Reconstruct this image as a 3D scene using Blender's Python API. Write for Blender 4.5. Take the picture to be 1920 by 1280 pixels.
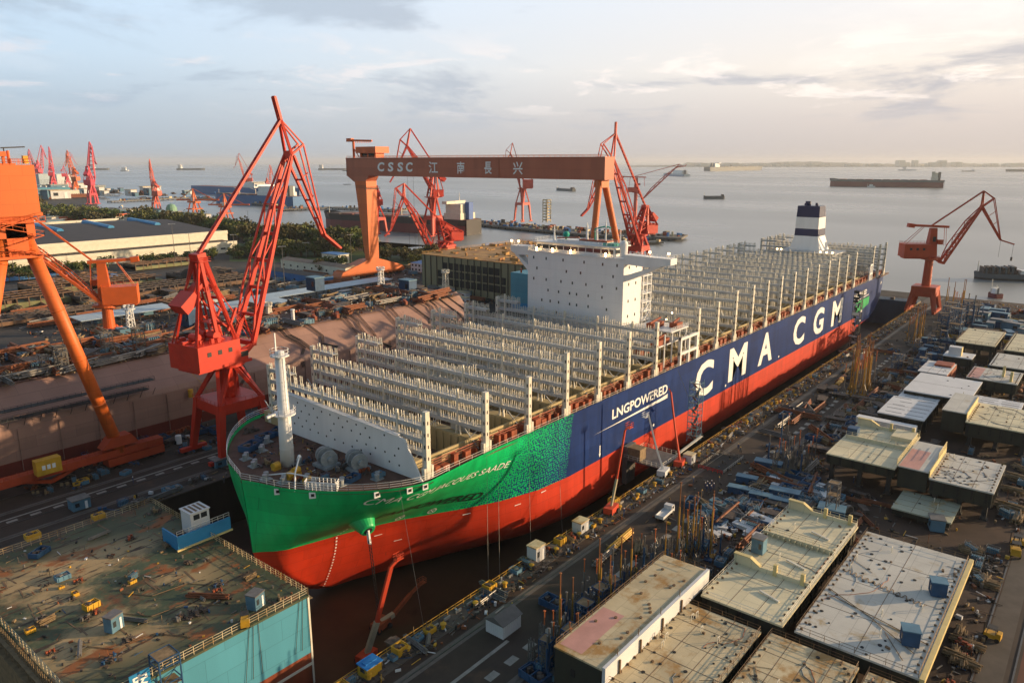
import bpy, math, random
from mathutils import Vector, Matrix
R = math.radians
for o in list(bpy.data.objects): bpy.data.objects.remove(o)
SC = bpy.context.scene
COL = SC.collection
rnd = random.Random(7)

# ------------------------------------------------------------------ camera
CAM_H = 85.0
HEAD = 39.189          # heading of the view, degrees from +X (the ship points along -X)
PITCH = 13.581
F_PX = 1395.0          # focal length in pixels of a 1920 wide picture
cam_d = bpy.data.cameras.new('camera')
cam = bpy.data.objects.new('camera', cam_d); COL.objects.link(cam)
cam.location = (0, 0, CAM_H)
cam.rotation_euler = (R(90 - PITCH), 0, R(HEAD - 90))
cam_d.sensor_width = 36; cam_d.lens = F_PX / 1920 * 36
cam_d.clip_start = 1; cam_d.clip_end = 200000
SC.camera = cam

# ------------------------------------------------------------------ sky, sun, exposure
SUN_EL, SUN_AZ = 11.5, -43.0     # azimuth from +X, counter-clockwise
W = bpy.data.worlds.new('World'); SC.world = W; W.use_nodes = True
nt = W.node_tree; nt.nodes.clear()
def wn(t, **k):
    n = nt.nodes.new(t)
    for a, b in k.items(): setattr(n, a, b)
    return n
L = nt.links.new
sky = wn('ShaderNodeTexSky', sky_type='NISHITA', sun_disc=False, sun_elevation=R(SUN_EL), sun_rotation=R(90 - SUN_AZ),
         altitude=60, air_density=1.3, dust_density=3.0, ozone_density=1.5)
tc = wn('ShaderNodeTexCoord')
sep = wn('ShaderNodeSeparateXYZ'); L(tc.outputs['Generated'], sep.inputs[0])
def wm(op, a, b=None, c=None, clamp=False):
    n = wn('ShaderNodeMath', operation=op, use_clamp=clamp)
    for i, q in enumerate((a, b, c)):
        if q is None: continue
        if isinstance(q, (int, float)): n.inputs[i].default_value = q
        else: L(q, n.inputs[i])
    return n.outputs[0]
def wmix(fac, a, b):
    n = wn('ShaderNodeMix', data_type='RGBA')
    if isinstance(fac, (int, float)): n.inputs[0].default_value = fac
    else: L(fac, n.inputs[0])
    for i, q in ((6, a), (7, b)):
        if isinstance(q, tuple): n.inputs[i].default_value = (*q, 1)
        else: L(q, n.inputs[i])
    return n.outputs[2]
zc = wm('MAXIMUM', sep.outputs[2], 0.0)
# direction towards the sun's side, 0 (away) .. 1 (towards)
sx, sy = math.cos(R(SUN_AZ)), math.sin(R(SUN_AZ))
tow = wm('ADD', wm('MULTIPLY', sep.outputs[0], sx), wm('MULTIPLY', sep.outputs[1], sy))
def wss(lo, hi, v):
    n = wn('ShaderNodeMapRange', interpolation_type='SMOOTHSTEP', clamp=True)
    n.inputs['From Min'].default_value = lo; n.inputs['From Max'].default_value = hi
    L(v, n.inputs['Value']); return n.outputs[0]
tow01 = wss(-0.55, 0.75, tow)
# bands of cloud: direction divided by height puts them on a flat layer
den = wm('ADD', zc, 0.12)
cx_ = wm('DIVIDE', sep.outputs[0], den); cy_ = wm('DIVIDE', sep.outputs[1], den)
comb = wn('ShaderNodeCombineXYZ'); L(cx_, comb.inputs[0]); L(cy_, comb.inputs[1]); L(wm('MULTIPLY', zc, 3.0), comb.inputs[2])
def cloud(scale, detail, rough, off, dist=0.0):
    mp = wn('ShaderNodeMapping'); mp.inputs['Location'].default_value = off
    L(comb.outputs[0], mp.inputs[0])
    n = wn('ShaderNodeTexNoise'); n.inputs['Scale'].default_value = scale; n.inputs['Detail'].default_value = detail
    n.inputs['Roughness'].default_value = rough; n.inputs['Distortion'].default_value = dist
    L(mp.outputs[0], n.inputs['Vector']); return n.outputs[0]
EX = 0.45                                     # exposure; sky colours below are given as they should read
def ramp(cols):
    n = wn('ShaderNodeValToRGB'); L(zc, n.inputs[0]); e = n.color_ramp.elements; k = 2**-EX
    for q, (p, c) in enumerate(cols):
        el = e[q] if q < 2 else e.new(p); el.position = p; el.color = (c[0]*k, c[1]*k, c[2]*k, 1)
    return n.outputs[0]
away = ramp([(0.0, (.41,.49,.57)), (0.06, (.51,.62,.72)), (0.12, (.60,.77,.93)), (0.20, (.64,.83,1.04))])
near = ramp([(0.0, (.62,.55,.52)), (0.05, (.80,.70,.64)), (0.11, (1.05,.94,.83)), (0.20, (.96,.95,.96))])
veil = wmix(tow01, away, near)
c1 = cloud(0.50, 9, 0.58, (3.1, 1.7, 0.3), 0.5)
c2 = cloud(0.85, 9, 0.60, (9.3, 4.2, 1.9), 0.4)
c3 = cloud(1.9, 9, 0.62, (1.2, 7.7, 0.1), 0.3)
grey = wmix(tow01, (0.34, 0.42, 0.51), (0.37, 0.37, 0.41))
lit = wmix(tow01, (0.62, 0.65, 0.70), (0.92, 0.87, 0.80))
m2 = wm('MULTIPLY', wss(0.51, 0.66, c2), wss(0.02, 0.07, zc))
m1 = wm('MULTIPLY', wss(0.50, 0.66, c1), wss(0.07, 0.13, zc))
veil = wmix(wm('MULTIPLY', m1, 0.55), veil, lit)
veil = wmix(wm('MULTIPLY', m2, 0.72), veil, grey)
band = wm('MULTIPLY', wss(0.045, 0.085, zc), wm('SUBTRACT', 1.0, wss(0.11, 0.17, zc)))
veil = wmix(wm('MULTIPLY', wm('MULTIPLY', wss(0.52, 0.64, c3), band), 0.62), veil, wmix(tow01, (0.62, 0.60, 0.63), (0.95, 0.84, 0.76)))
# the bright bank of haze and cloud lies over the water (towards +X +Y); inland and overhead the evening sky is clear
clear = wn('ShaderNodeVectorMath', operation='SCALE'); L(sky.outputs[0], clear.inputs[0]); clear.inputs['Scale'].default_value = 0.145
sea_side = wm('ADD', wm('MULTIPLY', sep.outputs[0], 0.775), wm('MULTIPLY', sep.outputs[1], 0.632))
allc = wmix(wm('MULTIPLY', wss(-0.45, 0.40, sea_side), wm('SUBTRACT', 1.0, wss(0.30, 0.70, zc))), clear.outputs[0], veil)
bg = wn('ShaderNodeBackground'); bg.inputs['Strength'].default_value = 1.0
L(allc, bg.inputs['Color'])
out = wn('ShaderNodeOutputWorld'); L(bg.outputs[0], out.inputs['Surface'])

sun_d = bpy.data.lights.new('sun', 'SUN'); sun_d.energy = 5.0; sun_d.angle = R(0.6); sun_d.color = (1.0, 0.72, 0.42)
sun = bpy.data.objects.new('sun', sun_d); COL.objects.link(sun)
sd = Vector((math.cos(R(SUN_AZ)) * math.cos(R(SUN_EL)), math.sin(R(SUN_AZ)) * math.cos(R(SUN_EL)), math.sin(R(SUN_EL))))
sun.rotation_euler = sd.to_track_quat('Z', 'Y').to_euler(); sun.location = (200, -200, 300)
SC.view_settings.view_transform = 'Standard'; SC.view_settings.look = 'None'
SC.view_settings.exposure = EX; SC.view_settings.gamma = 1.0
SC.cycles.max_bounces = 6; SC.cycles.diffuse_bounces = 2; SC.cycles.glossy_bounces = 2; SC.cycles.volume_bounces = 0
SC.cycles.use_denoising = True

# ------------------------------------------------------------------ survey helpers: a point read off the photograph, put on a known plane
_t, _h = R(PITCH), R(HEAD)
def ray(px, py):
    u = (px - 960) / F_PX; v = (640 - py) / F_PX
    f = math.cos(_t) + v * math.sin(_t); z = -math.sin(_t) + v * math.cos(_t)
    return Vector((u * math.sin(_h) + f * math.cos(_h), -u * math.cos(_h) + f * math.sin(_h), z))
def G(px, py, z=0.0):
    d = ray(px, py); t = (z - CAM_H) / d.z
    return Vector((d.x * t, d.y * t, z))
def onY(px, py, y):
    d = ray(px, py); t = y / d.y; return Vector((d.x * t, y, CAM_H + d.z * t))
def onX(px, py, x):
    d = ray(px, py); t = x / d.x; return Vector((x, d.y * t, CAM_H + d.z * t))
def onV(px, py, p, a):
    """on the upright plane through p with heading a (degrees)"""
    n = Vector((-math.sin(R(a)), math.cos(R(a)), 0)); d = ray(px, py)
    t = n.dot(Vector((p[0], p[1], 0))) / n.dot(d)
    return Vector((d.x * t, d.y * t, CAM_H + d.z * t))

# ------------------------------------------------------------------ materials
MATS = {}
def pm(name, col, rough=0.6, var=0.18, scale=0.35, metal=0.0, rust=0.0, rustcol=(0.16, 0.07, 0.03), rscale=0.25, streak=False, bump=0.0, spec=0.4, plates=None, ptint=.09, pseam=.72):
    """painted / stained surface: noise-varied base colour, optional patches of rust and vertical streaks"""
    if name in MATS: return MATS[name]
    m = bpy.data.materials.new(name); m.use_nodes = True; t = m.node_tree; n = t.nodes; k = t.links.new
    b = n['Principled BSDF']
    geo = n.new('ShaderNodeNewGeometry')
    no = n.new('ShaderNodeTexNoise'); no.inputs['Scale'].default_value = scale; no.inputs['Detail'].default_value = 6; no.inputs['Roughness'].default_value = 0.6
    src = geo.outputs['Position']
    if streak:
        mp = n.new('ShaderNodeMapping'); mp.inputs['Scale'].default_value = (1, 1, 0.12); k(src, mp.inputs[0]); src = mp.outputs[0]
    k(src, no.inputs['Vector'])
    r = n.new('ShaderNodeMapRange'); r.inputs['From Min'].default_value = 0.3; r.inputs['From Max'].default_value = 0.7
    r.inputs['To Min'].default_value = 1 - var; r.inputs['To Max'].default_value = 1 + var; k(no.outputs[0], r.inputs[0])
    vm = n.new('ShaderNodeVectorMath'); vm.operation = 'SCALE'; vm.inputs[0].default_value = col; k(r.outputs[0], vm.inputs['Scale'])
    outc = vm.outputs[0]
    if rust > 0:
        n2 = n.new('ShaderNodeTexNoise'); n2.inputs['Scale'].default_value = rscale; n2.inputs['Detail'].default_value = 9; n2.inputs['Roughness'].default_value = 0.68
        k(src, n2.inputs['Vector'])
        r2 = n.new('ShaderNodeMapRange'); r2.interpolation_type = 'SMOOTHSTEP'; c = 0.72 - 0.32 * rust
        r2.inputs['From Min'].default_value = c; r2.inputs['From Max'].default_value = c + 0.14; k(n2.outputs[0], r2.inputs[0])
        mx = n.new('ShaderNodeMix'); mx.data_type = 'RGBA'; k(r2.outputs[0], mx.inputs[0]); k(outc, mx.inputs[6]); mx.inputs[7].default_value = (*rustcol, 1)
        outc = mx.outputs[2]
    if plates:                                   # welded plate panels: each its own slight tint, with thin darker seams
        ax, pw, ph = plates; sp = n.new('ShaderNodeSeparateXYZ'); k(geo.outputs['Position'], sp.inputs[0]); cb = n.new('ShaderNodeCombineXYZ')
        k(sp.outputs['xyz'.index(ax[0])], cb.inputs[0]); k(sp.outputs['xyz'.index(ax[1])], cb.inputs[1])
        br = n.new('ShaderNodeTexBrick'); br.inputs['Scale'].default_value = 1; br.inputs['Brick Width'].default_value = pw; br.inputs['Row Height'].default_value = ph; br.inputs['Mortar Size'].default_value = .05
        br.inputs['Color1'].default_value = (1-ptint,)*3+(1,); br.inputs['Color2'].default_value = (1+ptint,)*3+(1,); br.inputs['Mortar'].default_value = (pseam,)*3+(1,); k(cb.outputs[0], br.inputs['Vector'])
        vx = n.new('ShaderNodeVectorMath'); vx.operation = 'MULTIPLY'; k(outc, vx.inputs[0]); k(br.outputs['Color'], vx.inputs[1]); outc = vx.outputs[0]
    k(outc, b.inputs['Base Color'])
    b.inputs['Roughness'].default_value = rough; b.inputs['Metallic'].default_value = metal
    b.inputs['Specular IOR Level'].default_value = spec
    if bump:
        bp = n.new('ShaderNodeBump'); bp.inputs['Strength'].default_value = bump; bp.inputs['Distance'].default_value = 0.3
        k(no.outputs[0], bp.inputs['Height']); k(bp.outputs[0], b.inputs['Normal'])
    m.diffuse_color = (*col, 1); MATS[name] = m
    return m
def glow(name, col, s):
    m = bpy.data.materials.new(name); m.use_nodes = True
    b = m.node_tree.nodes['Principled BSDF']; b.inputs['Emission Color'].default_value = (*col, 1); b.inputs['Emission Strength'].default_value = s
    MATS[name] = m; return m

# ------------------------------------------------------------------ mesh helper
class MB:
    def __init__(s): s.v = []; s.f = []; s.m = []; s.k = 0
    def mat(s, k): s.k = k; return s
    def add(s, vs, fs):
        o = len(s.v); s.v += [tuple(q) for q in vs]
        for q in fs: s.f.append(tuple(i + o for i in q)); s.m.append(s.k)
        return s
    def box(s, x0, y0, z0, x1, y1, z1):
        if x0 > x1: x0, x1 = x1, x0
        if y0 > y1: y0, y1 = y1, y0
        if z0 > z1: z0, z1 = z1, z0
        return s.add([(x0,y0,z0),(x1,y0,z0),(x1,y1,z0),(x0,y1,z0),(x0,y0,z1),(x1,y0,z1),(x1,y1,z1),(x0,y1,z1)],
                     [(0,3,2,1),(4,5,6,7),(0,1,5,4),(1,2,6,5),(2,3,7,6),(3,0,4,7)])
    def obox(s, c, l, w, h, a=0.0):
        """box on its base centre c, turned a degrees"""
        ca, sa = math.cos(R(a)), math.sin(R(a)); vs = []
        for z in (0, h):
            for i, j in ((-1,-1),(1,-1),(1,1),(-1,1)):
                x, y = i*l/2, j*w/2; vs.append((c[0]+x*ca-y*sa, c[1]+x*sa+y*ca, c[2]+z))
        return s.add(vs, [(0,3,2,1),(4,5,6,7),(0,1,5,4),(1,2,6,5),(2,3,7,6),(3,0,4,7)])
    def _fr(s, p, q):
        p = Vector(p); q = Vector(q); d = (q - p)
        if d.length < 1e-6: d = Vector((0,0,1e-3))
        d.normalize(); up = Vector((0,0,1)) if abs(d.z) < 0.97 else Vector((1,0,0))
        a = d.cross(up).normalized(); b = a.cross(d).normalized(); return p, q, a, b
    def bar(s, p, q, w, h=None, w2=None, h2=None):
        h = w if h is None else h; w2 = w if w2 is None else w2; h2 = h if h2 is None else h2
        p, q, a, b = s._fr(p, q); vs = []
        for c, ww, hh in ((p, w, h), (q, w2, h2)):
            for i, j in ((-1,-1),(1,-1),(1,1),(-1,1)): vs.append(c + a*(i*ww/2) + b*(j*hh/2))
        return s.add(vs, [(0,1,2,3),(7,6,5,4),(0,4,5,1),(1,5,6,2),(2,6,7,3),(3,7,4,0)])
    def tube(s, p, q, r, r2=None, n=6, cap=True):
        r2 = r if r2 is None else r2; p, q, a, b = s._fr(p, q); vs = []
        for c, rr in ((p, r), (q, r2)):
            for i in range(n):
                t = 2*math.pi*i/n; vs.append(c + a*(rr*math.cos(t)) + b*(rr*math.sin(t)))
        fs = [(i, i+n, (i+1) % n + n, (i+1) % n) for i in range(n)]
        if cap: fs += [tuple(range(n)), tuple(range(2*n-1, n-1, -1))]
        return s.add(vs, fs)
    def path(s, pts, r, n=5):
        for a, b in zip(pts, pts[1:]): s.tube(a, b, r, n=n)
        return s
    def extr(s, pts, vec):
        """planar polygon pts pushed along vec"""
        n = len(pts); vec = Vector(vec); vs = [Vector(p) for p in pts]; vs += [p + vec for p in vs]
        return s.add(vs, [tuple(range(n-1,-1,-1)), tuple(range(n, 2*n))] + [(i, (i+1) % n, (i+1) % n + n, i+n) for i in range(n)])
    def prism(s, poly, z0, z1): return s.extr([(p[0], p[1], z0) for p in poly], (0, 0, z1 - z0))
    def lathe(s, c, prof, n=12):
        vs = []; m = len(prof)
        for i in range(n):
            t = 2*math.pi*i/n
            for r, z in prof: vs.append((c[0]+r*math.cos(t), c[1]+r*math.sin(t), c[2]+z))
        fs = []
        for i in range(n):
            j = (i+1) % n
            for q in range(m-1): fs.append((i*m+q, j*m+q, j*m+q+1, i*m+q+1))
        fs.append(tuple(i*m for i in range(n-1,-1,-1))); fs.append(tuple(i*m+m-1 for i in range(n)))
        return s.add(vs, fs)
    def truss(s, p, q, w, h, w2, h2, n, r, r2=None):
        """lattice boom: four chords and zigzag bracing"""
        r2 = r2 or r*0.6; p, q, a, b = s._fr(p, q); rows = []
        for i in range(n+1):
            t = i/n; c = p.lerp(q, t); ww = w+(w2-w)*t; hh = h+(h2-h)*t
            rows.append([c + a*(x*ww/2) + b*(y*hh/2) for x, y in ((-1,-1),(1,-1),(1,1),(-1,1))])
        for k in range(4): s.bar(rows[0][k], rows[-1][k], r*2)
        for i in range(n):
            for k in range(4):
                k2 = (k+1) % 4
                s.bar(rows[i][k], rows[i+1][k2] if i % 2 == 0 else rows[i+1][k2], r2*2)
                if k % 2 == 0 or i % 2: s.bar(rows[i][k], rows[i][k2], r2*2)
        return s
    def rail(s, pts, h=1.1, r=0.04, step=2.0, bars=2):
        for a, b in zip(pts, pts[1:]):
            a = Vector(a); b = Vector(b); n = max(1, int((b-a).length/step))
            for i in range(n+1):
                c = a.lerp(b, i/n); s.tube(c, c+Vector((0,0,h)), r, n=3, cap=False)
            for k in range(bars): 
                dz = Vector((0,0,h*(k+1)/bars)); s.tube(a+dz, b+dz, r, n=3, cap=False)
        return s
    def build(s, name, mats, parent=None, smooth=False, loc=None):
        me = bpy.data.meshes.new(name)
        off = Vector((0,0,0))
        if parent is not None: off = wloc(parent)
        elif loc is not None: off = Vector(loc)
        me.from_pydata([(x-off.x, y-off.y, z-off.z) for x, y, z in s.v], [], s.f)
        if not isinstance(mats, (list, tuple)): mats = [mats]
        for q in mats: me.materials.append(q)
        me.polygons.foreach_set('material_index', s.m)
        if smooth: me.polygons.foreach_set('use_smooth', [True]*len(s.f))
        me.update()
        o = bpy.data.objects.new(name, me); COL.objects.link(o)
        if parent is not None: o.parent = parent
        elif loc is not None: o.location = loc
        return o
def wloc(o):
    v = Vector((0,0,0))
    while o is not None: v += o.location; o = o.parent
    return v
def tag(o, label=None, cat=None, group=None, kind=None):
    if label: o['label'] = label
    if cat: o['category'] = cat
    if group: o['group'] = group
    if kind: o['kind'] = kind
    return o
def thing(name, label, cat, loc=(0,0,0), group=None):
    o = bpy.data.objects.new(name, None); COL.objects.link(o); o.location = loc; o.empty_display_size = 0.5
    return tag(o, label, cat, group)
def copy_tree(o, parent=None):
    c = o.copy(); COL.objects.link(c)
    if parent is not None: c.parent = parent
    for ch in o.children: copy_tree(ch, c)
    return c
def dup(o, loc, rz=0.0, label=None, group=None, sc=None):
    c = copy_tree(o); c.location = loc; c.rotation_euler = (0, 0, R(rz))
    if sc: c.scale = (sc, sc, sc) if isinstance(sc, (int, float)) else sc
    if label: c['label'] = label
    if group: c['group'] = group
    return c
def txt(s, size, font=None, shear=0.0, bold=0.0):
    """2-D lettering as (verts, tris), baseline at y = 0"""
    cu = bpy.data.curves.new('lettering', 'FONT'); cu.body = s; cu.size = size; cu.shear = shear; cu.offset = bold; cu.resolution_u = 3
    ob = bpy.data.objects.new('lettering', cu); COL.objects.link(ob)
    dg = bpy.context.evaluated_depsgraph_get(); me = bpy.data.meshes.new_from_object(ob.evaluated_get(dg))
    vs = [tuple(v.co[:2]) for v in me.vertices]; fs = [tuple(p.vertices) for p in me.polygons]
    bpy.data.objects.remove(ob); bpy.data.curves.remove(cu); bpy.data.meshes.remove(me)
    return vs, fs
def fit(vs, x0, x1, y0, y1):
    ax = min(v[0] for v in vs); bx = max(v[0] for v in vs); ay = min(v[1] for v in vs); by = max(v[1] for v in vs)
    return [(x0+(v[0]-ax)/(bx-ax)*(x1-x0), y0+(v[1]-ay)/(by-ay)*(y1-y0)) for v in vs]
# ------------------------------------------------------------------ the setting
SEA = -4.0
# water
wm_ = bpy.data.materials.new('sea_water'); wm_.use_nodes = True; t = wm_.node_tree; n_ = t.nodes; k_ = t.links.new
b = n_['Principled BSDF']; b.inputs['Base Color'].default_value = (0.22, 0.225, 0.215, 1); b.inputs['Roughness'].default_value = 0.22
b.inputs['IOR'].default_value = 1.33
geo = n_.new('ShaderNodeNewGeometry')
mp = n_.new('ShaderNodeMapping'); mp.inputs['Rotation'].default_value = (0, 0, R(25)); mp.inputs['Scale'].default_value = (0.10, 0.035, 0.1); k_(geo.outputs['Position'], mp.inputs[0])
w1 = n_.new('ShaderNodeTexNoise'); w1.inputs['Scale'].default_value = 1.0; w1.inputs['Detail'].default_value = 7; w1.inputs['Roughness'].default_value = 0.6; k_(mp.outputs[0], w1.inputs['Vector'])
bp = n_.new('ShaderNodeBump'); bp.inputs['Strength'].default_value = 0.14; bp.inputs['Distance'].default_value = 0.8; k_(w1.outputs[0], bp.inputs['Height']); k_(bp.outputs[0], b.inputs['Normal'])
mp2 = n_.new('ShaderNodeMapping'); mp2.inputs['Rotation'].default_value = (0, 0, R(-30)); mp2.inputs['Scale'].default_value = (0.0022, 0.0007, 0.01); k_(geo.outputs['Position'], mp2.inputs[0])
w2 = n_.new('ShaderNodeTexNoise'); w2.inputs['Scale'].default_value = 1.0; w2.inputs['Detail'].default_value = 5; k_(mp2.outputs[0], w2.inputs['Vector'])
mr = n_.new('ShaderNodeMapRange'); mr.inputs['From Min'].default_value = 0.35; mr.inputs['From Max'].default_value = 0.65; mr.inputs['To Min'].default_value = 0.24; mr.inputs['To Max'].default_value = 0.34
k_(w2.outputs[0], mr.inputs[0]); k_(mr.outputs[0], b.inputs['Roughness'])

M_ground = pm('yard_ground', (0.046, 0.026, 0.017), 0.85, 0.45, 0.12, rust=0.42, rustcol=(0.115, 0.050, 0.022), rscale=0.045, bump=0.15)
M_ground2 = pm('left_ground', (0.042, 0.034, 0.028), 0.85, 0.45, 0.06, rust=0.5, rustcol=(0.075, 0.055, 0.036), rscale=0.03)
M_conc = pm('quay_concrete', (0.085, 0.068, 0.055), 0.8, 0.3, 0.2, rust=0.35, rustcol=(0.06, 0.045, 0.035))
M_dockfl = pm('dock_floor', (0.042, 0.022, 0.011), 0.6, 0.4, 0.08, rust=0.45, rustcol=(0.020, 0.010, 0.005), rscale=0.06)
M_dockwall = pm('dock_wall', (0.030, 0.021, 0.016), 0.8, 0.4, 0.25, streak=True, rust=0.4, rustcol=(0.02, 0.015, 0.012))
M_road = pm('road', (0.044, 0.030, 0.022), 0.8, 0.3, 0.15, rust=0.45, rustcol=(0.085, 0.048, 0.028), rscale=0.07)
M_track = pm('rail_steel', (0.10, 0.095, 0.09), 0.4, 0.2, 1.0, metal=0.6)
M_white = pm('white_marking', (0.27, 0.25, 0.22), 0.6, 0.25, 0.6, rust=0.3, rustcol=(0.2, 0.17, 0.14), rscale=0.8)
DY0, DY1, DX1, DZ = 90.5, 182.0, 512.0, -14.0    # dry dock: near wall, far wall, gate, floor

mb = MB()
def gquad(x0, y0, x1, y1, z=0.0): mb.add([(x0,y0,z),(x1,y0,z),(x1,y1,z),(x0,y1,z)], [(0,1,2,3)])
gquad(-200, -600, 548, DY0)
tag(mb.build('ground', M_ground), kind='structure')
mb = MB()
gquad(-200, DY1, 548, 560)
gquad(512, DY0, 548, DY1)
shore = [G(*p, z=0) for p in ((862,463),(800,472),(742,474),(705,464),(640,452),(560,441),(500,438),(430,428),(395,431),(330,424),(300,417),(262,405),(225,404),(175,400),(120,399),(95,388),(60,378),(56,362),(60,352),(40,349),(-40,349))]
pts = [(548,560,0)] + [(p.x,p.y,0) for p in shore] + [(-200, shore[-1].y, 0), (-200,560,0)]
mb.add(pts, [tuple(range(len(pts)))])
tag(mb.build('ground', M_ground2), kind='structure')
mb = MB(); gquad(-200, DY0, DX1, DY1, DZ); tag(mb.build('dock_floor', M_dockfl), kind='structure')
mb = MB()
for a in ((546,-40000,90000,560),(-3000,560,90000,90000)): mb.add([(a[0],a[1],SEA),(a[2],a[1],SEA),(a[2],a[3],SEA),(a[0],a[3],SEA)], [(0,1,2,3)])
tag(mb.build('sea', wm_), kind='structure')
# quay faces and dock walls
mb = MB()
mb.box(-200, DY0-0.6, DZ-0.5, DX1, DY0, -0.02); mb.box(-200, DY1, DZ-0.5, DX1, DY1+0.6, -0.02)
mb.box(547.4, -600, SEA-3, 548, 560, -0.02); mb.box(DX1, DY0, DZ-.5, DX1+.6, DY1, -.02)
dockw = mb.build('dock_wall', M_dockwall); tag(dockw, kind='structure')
# shoreline bank
mb = MB()
for a, c in zip(pts[:-2], pts[1:-2]): mb.add([(a[0],a[1],-0.01),(c[0],c[1],-0.01),(c[0]+3,c[1]+3,SEA-1),(a[0]+3,a[1]+3,SEA-1)], [(0,1,2,3)])
tag(mb.build('shore_bank', M_conc), kind='structure')
# coping strips, service roads, crane tracks
mb = MB()
mb.box(-200, DY0-4.5, -0.2, 545, DY0, 0.12); mb.box(-200, DY1, -0.2, 545, DY1+4.0, 0.12)
tag(mb.build('dock_coping_path', M_conc), kind='structure')
mb = MB()
mb.add([(-200,66,.004),(545,66,.004),(545,84,.004),(-200,84,.004)], [(0,1,2,3)])
mb.add([(-200,188,.004),(545,188,.004),(545,222,.004),(-200,222,.004)], [(0,1,2,3)])
mb.add([(-200,-40,.004),(545,-40,.004),(545,6,.004),(-200,6,.004)], [(0,1,2,3)])
tag(mb.build('service_road', M_road), kind='structure')
mb = MB()
for y in (68.0, 82.8, 190.5, 205.0): mb.add([(-200,y-.9,.008),(540,y-.9,.008),(540,y+.9,.008),(-200,y+.9,.008)], [(0,1,2,3)])
tag(mb.build('track_bed_path', pm('track_bed', (0.12, 0.10, 0.085), .8, .3, .3, rust=.4, rustcol=(.06,.04,.03))), kind='structure')
mb = MB()
for y in (68.0, 82.8, 190.5, 197.5, 205.0, 214.5): mb.box(-200, y-.12, 0.0, 540, y+.12, .10)
for y in (8.6, 3.2, 0.2, -3.4, -6.6): mb.box(-200, y-.14, 0.0, 540, y+.14, .12)
tag(mb.build('crane_track_path', M_track), kind='structure')
mb = MB()
mb.box(30, 75.6, .008, 92, 76.3, .02)                    # white kerb line on the near road
mb.box(30, 200.6, .008, 112, 201.2, .02)
x = 40
while x < 360:
    mb.box(x, 71.2, .008, x+2.6, 72.7, .014); x += 5.2
x = 40
while x < 118:
    mb.box(x, 198.6, .008, x+2.4, 199.7, .014); x += 5.2
tag(mb.build('road_marking', M_white), kind='structure')
# paved slab patches in the right-hand yard (old rails in a rust-red apron)
M_apron = pm('rust_apron', (0.11, 0.042, 0.026), 0.8, 0.3, 0.2, rust=0.35, rustcol=(0.10, 0.08, 0.07), rscale=0.1)
M_lane = pm('grey_lane', (0.075, 0.062, 0.052), 0.8, 0.25, 0.25, rust=0.3, rustcol=(0.06,0.05,0.045))
mb = MB()
mb.add([(100,-30,.008),(215,-30,.008),(215,2.6,.008),(100,2.6,.008)], [(0,1,2,3)])
tag(mb.build('apron_path', M_apron), kind='structure')
mb = MB()
mb.add([(60,4.4,.012),(540,4.4,.012),(540,8.2,.012),(60,8.2,.012)], [(0,1,2,3)])
mb.add([(100,-2.6,.016),(330,-2.6,.016),(330,-1.2,.016),(100,-1.2,.016)], [(0,1,2,3)])
tag(mb.build('grey_lane_path', M_lane), kind='structure')
# ------------------------------------------------------------------ the container ship
CY, HB = 136.2, 31.9; KEEL, WL, DECK = -12.5, 3.8, 21.0
def interp(tab, x):
    if x <= tab[0][0]: return tab[0][1]
    for (a, fa), (c, fc) in zip(tab, tab[1:]):
        if x <= c: return fa + (fc-fa)*(x-a)/(c-a)
    return tab[-1][1]
STEM = [(-12.5,92.0),(-9,86.0),(-4,80.5),(-1,78.2),(3.8,76.6),(13,76.1),(21,75.5)]
WLT = [(76.3,.02),(82,.15),(91.5,.255),(98.5,.34),(107,.47),(115,.62),(121,.735),(129,.855),(140,.96),(152,1)]
KLT = [(90,.02),(100,.13),(112,.30),(125,.50),(140,.71),(160,.86),(185,.88)]
def hb(x, z):
    """half breadth of the hull at station x and height z"""
    xs = interp(STEM, z)
    if x <= xs: return 0.12
    t = max(0.0, min(1.0, (100.5-x)/25.0)); dk = max(0.0, 1-t**1.6)**.68
    wl = interp(WLT, x); kl = interp(KLT, x)
    if z >= WL: tz = (z-WL)/(DECK-WL); f = wl+(dk-wl)*(.3*tz*tz*(3-2*tz)+.35*(1-(1-tz)**2)+.35*tz)
    else:
        e = 1.5+5*max(0, min(1, (x-112)/50.)); f = wl+(kl-wl)*((WL-z)/(WL-KEEL))**e
    f *= min(1, max(0.0, (x-xs)/3.0))**.5
    if x > 425:
        zb = KEEL+((x-425)/60.)**2*15; wd = 9.0
        g = max(0.0, min(1, (z-zb)/wd)); f *= max(0.02, g)**.5
        f *= 1-.10*max(0, (x-450)/35.)**2
    return max(0.12, f*HB)
def cyf(x):
    t = max(0.0, min(1.0, (x-76)/50.0)); return CY-2.2*(1-t*t*(3-2*t))
ship = thing('container_ship', 'huge blue, green and red container ship with empty cargo decks standing in the dry dock', 'ship', (280, CY, KEEL))
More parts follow.
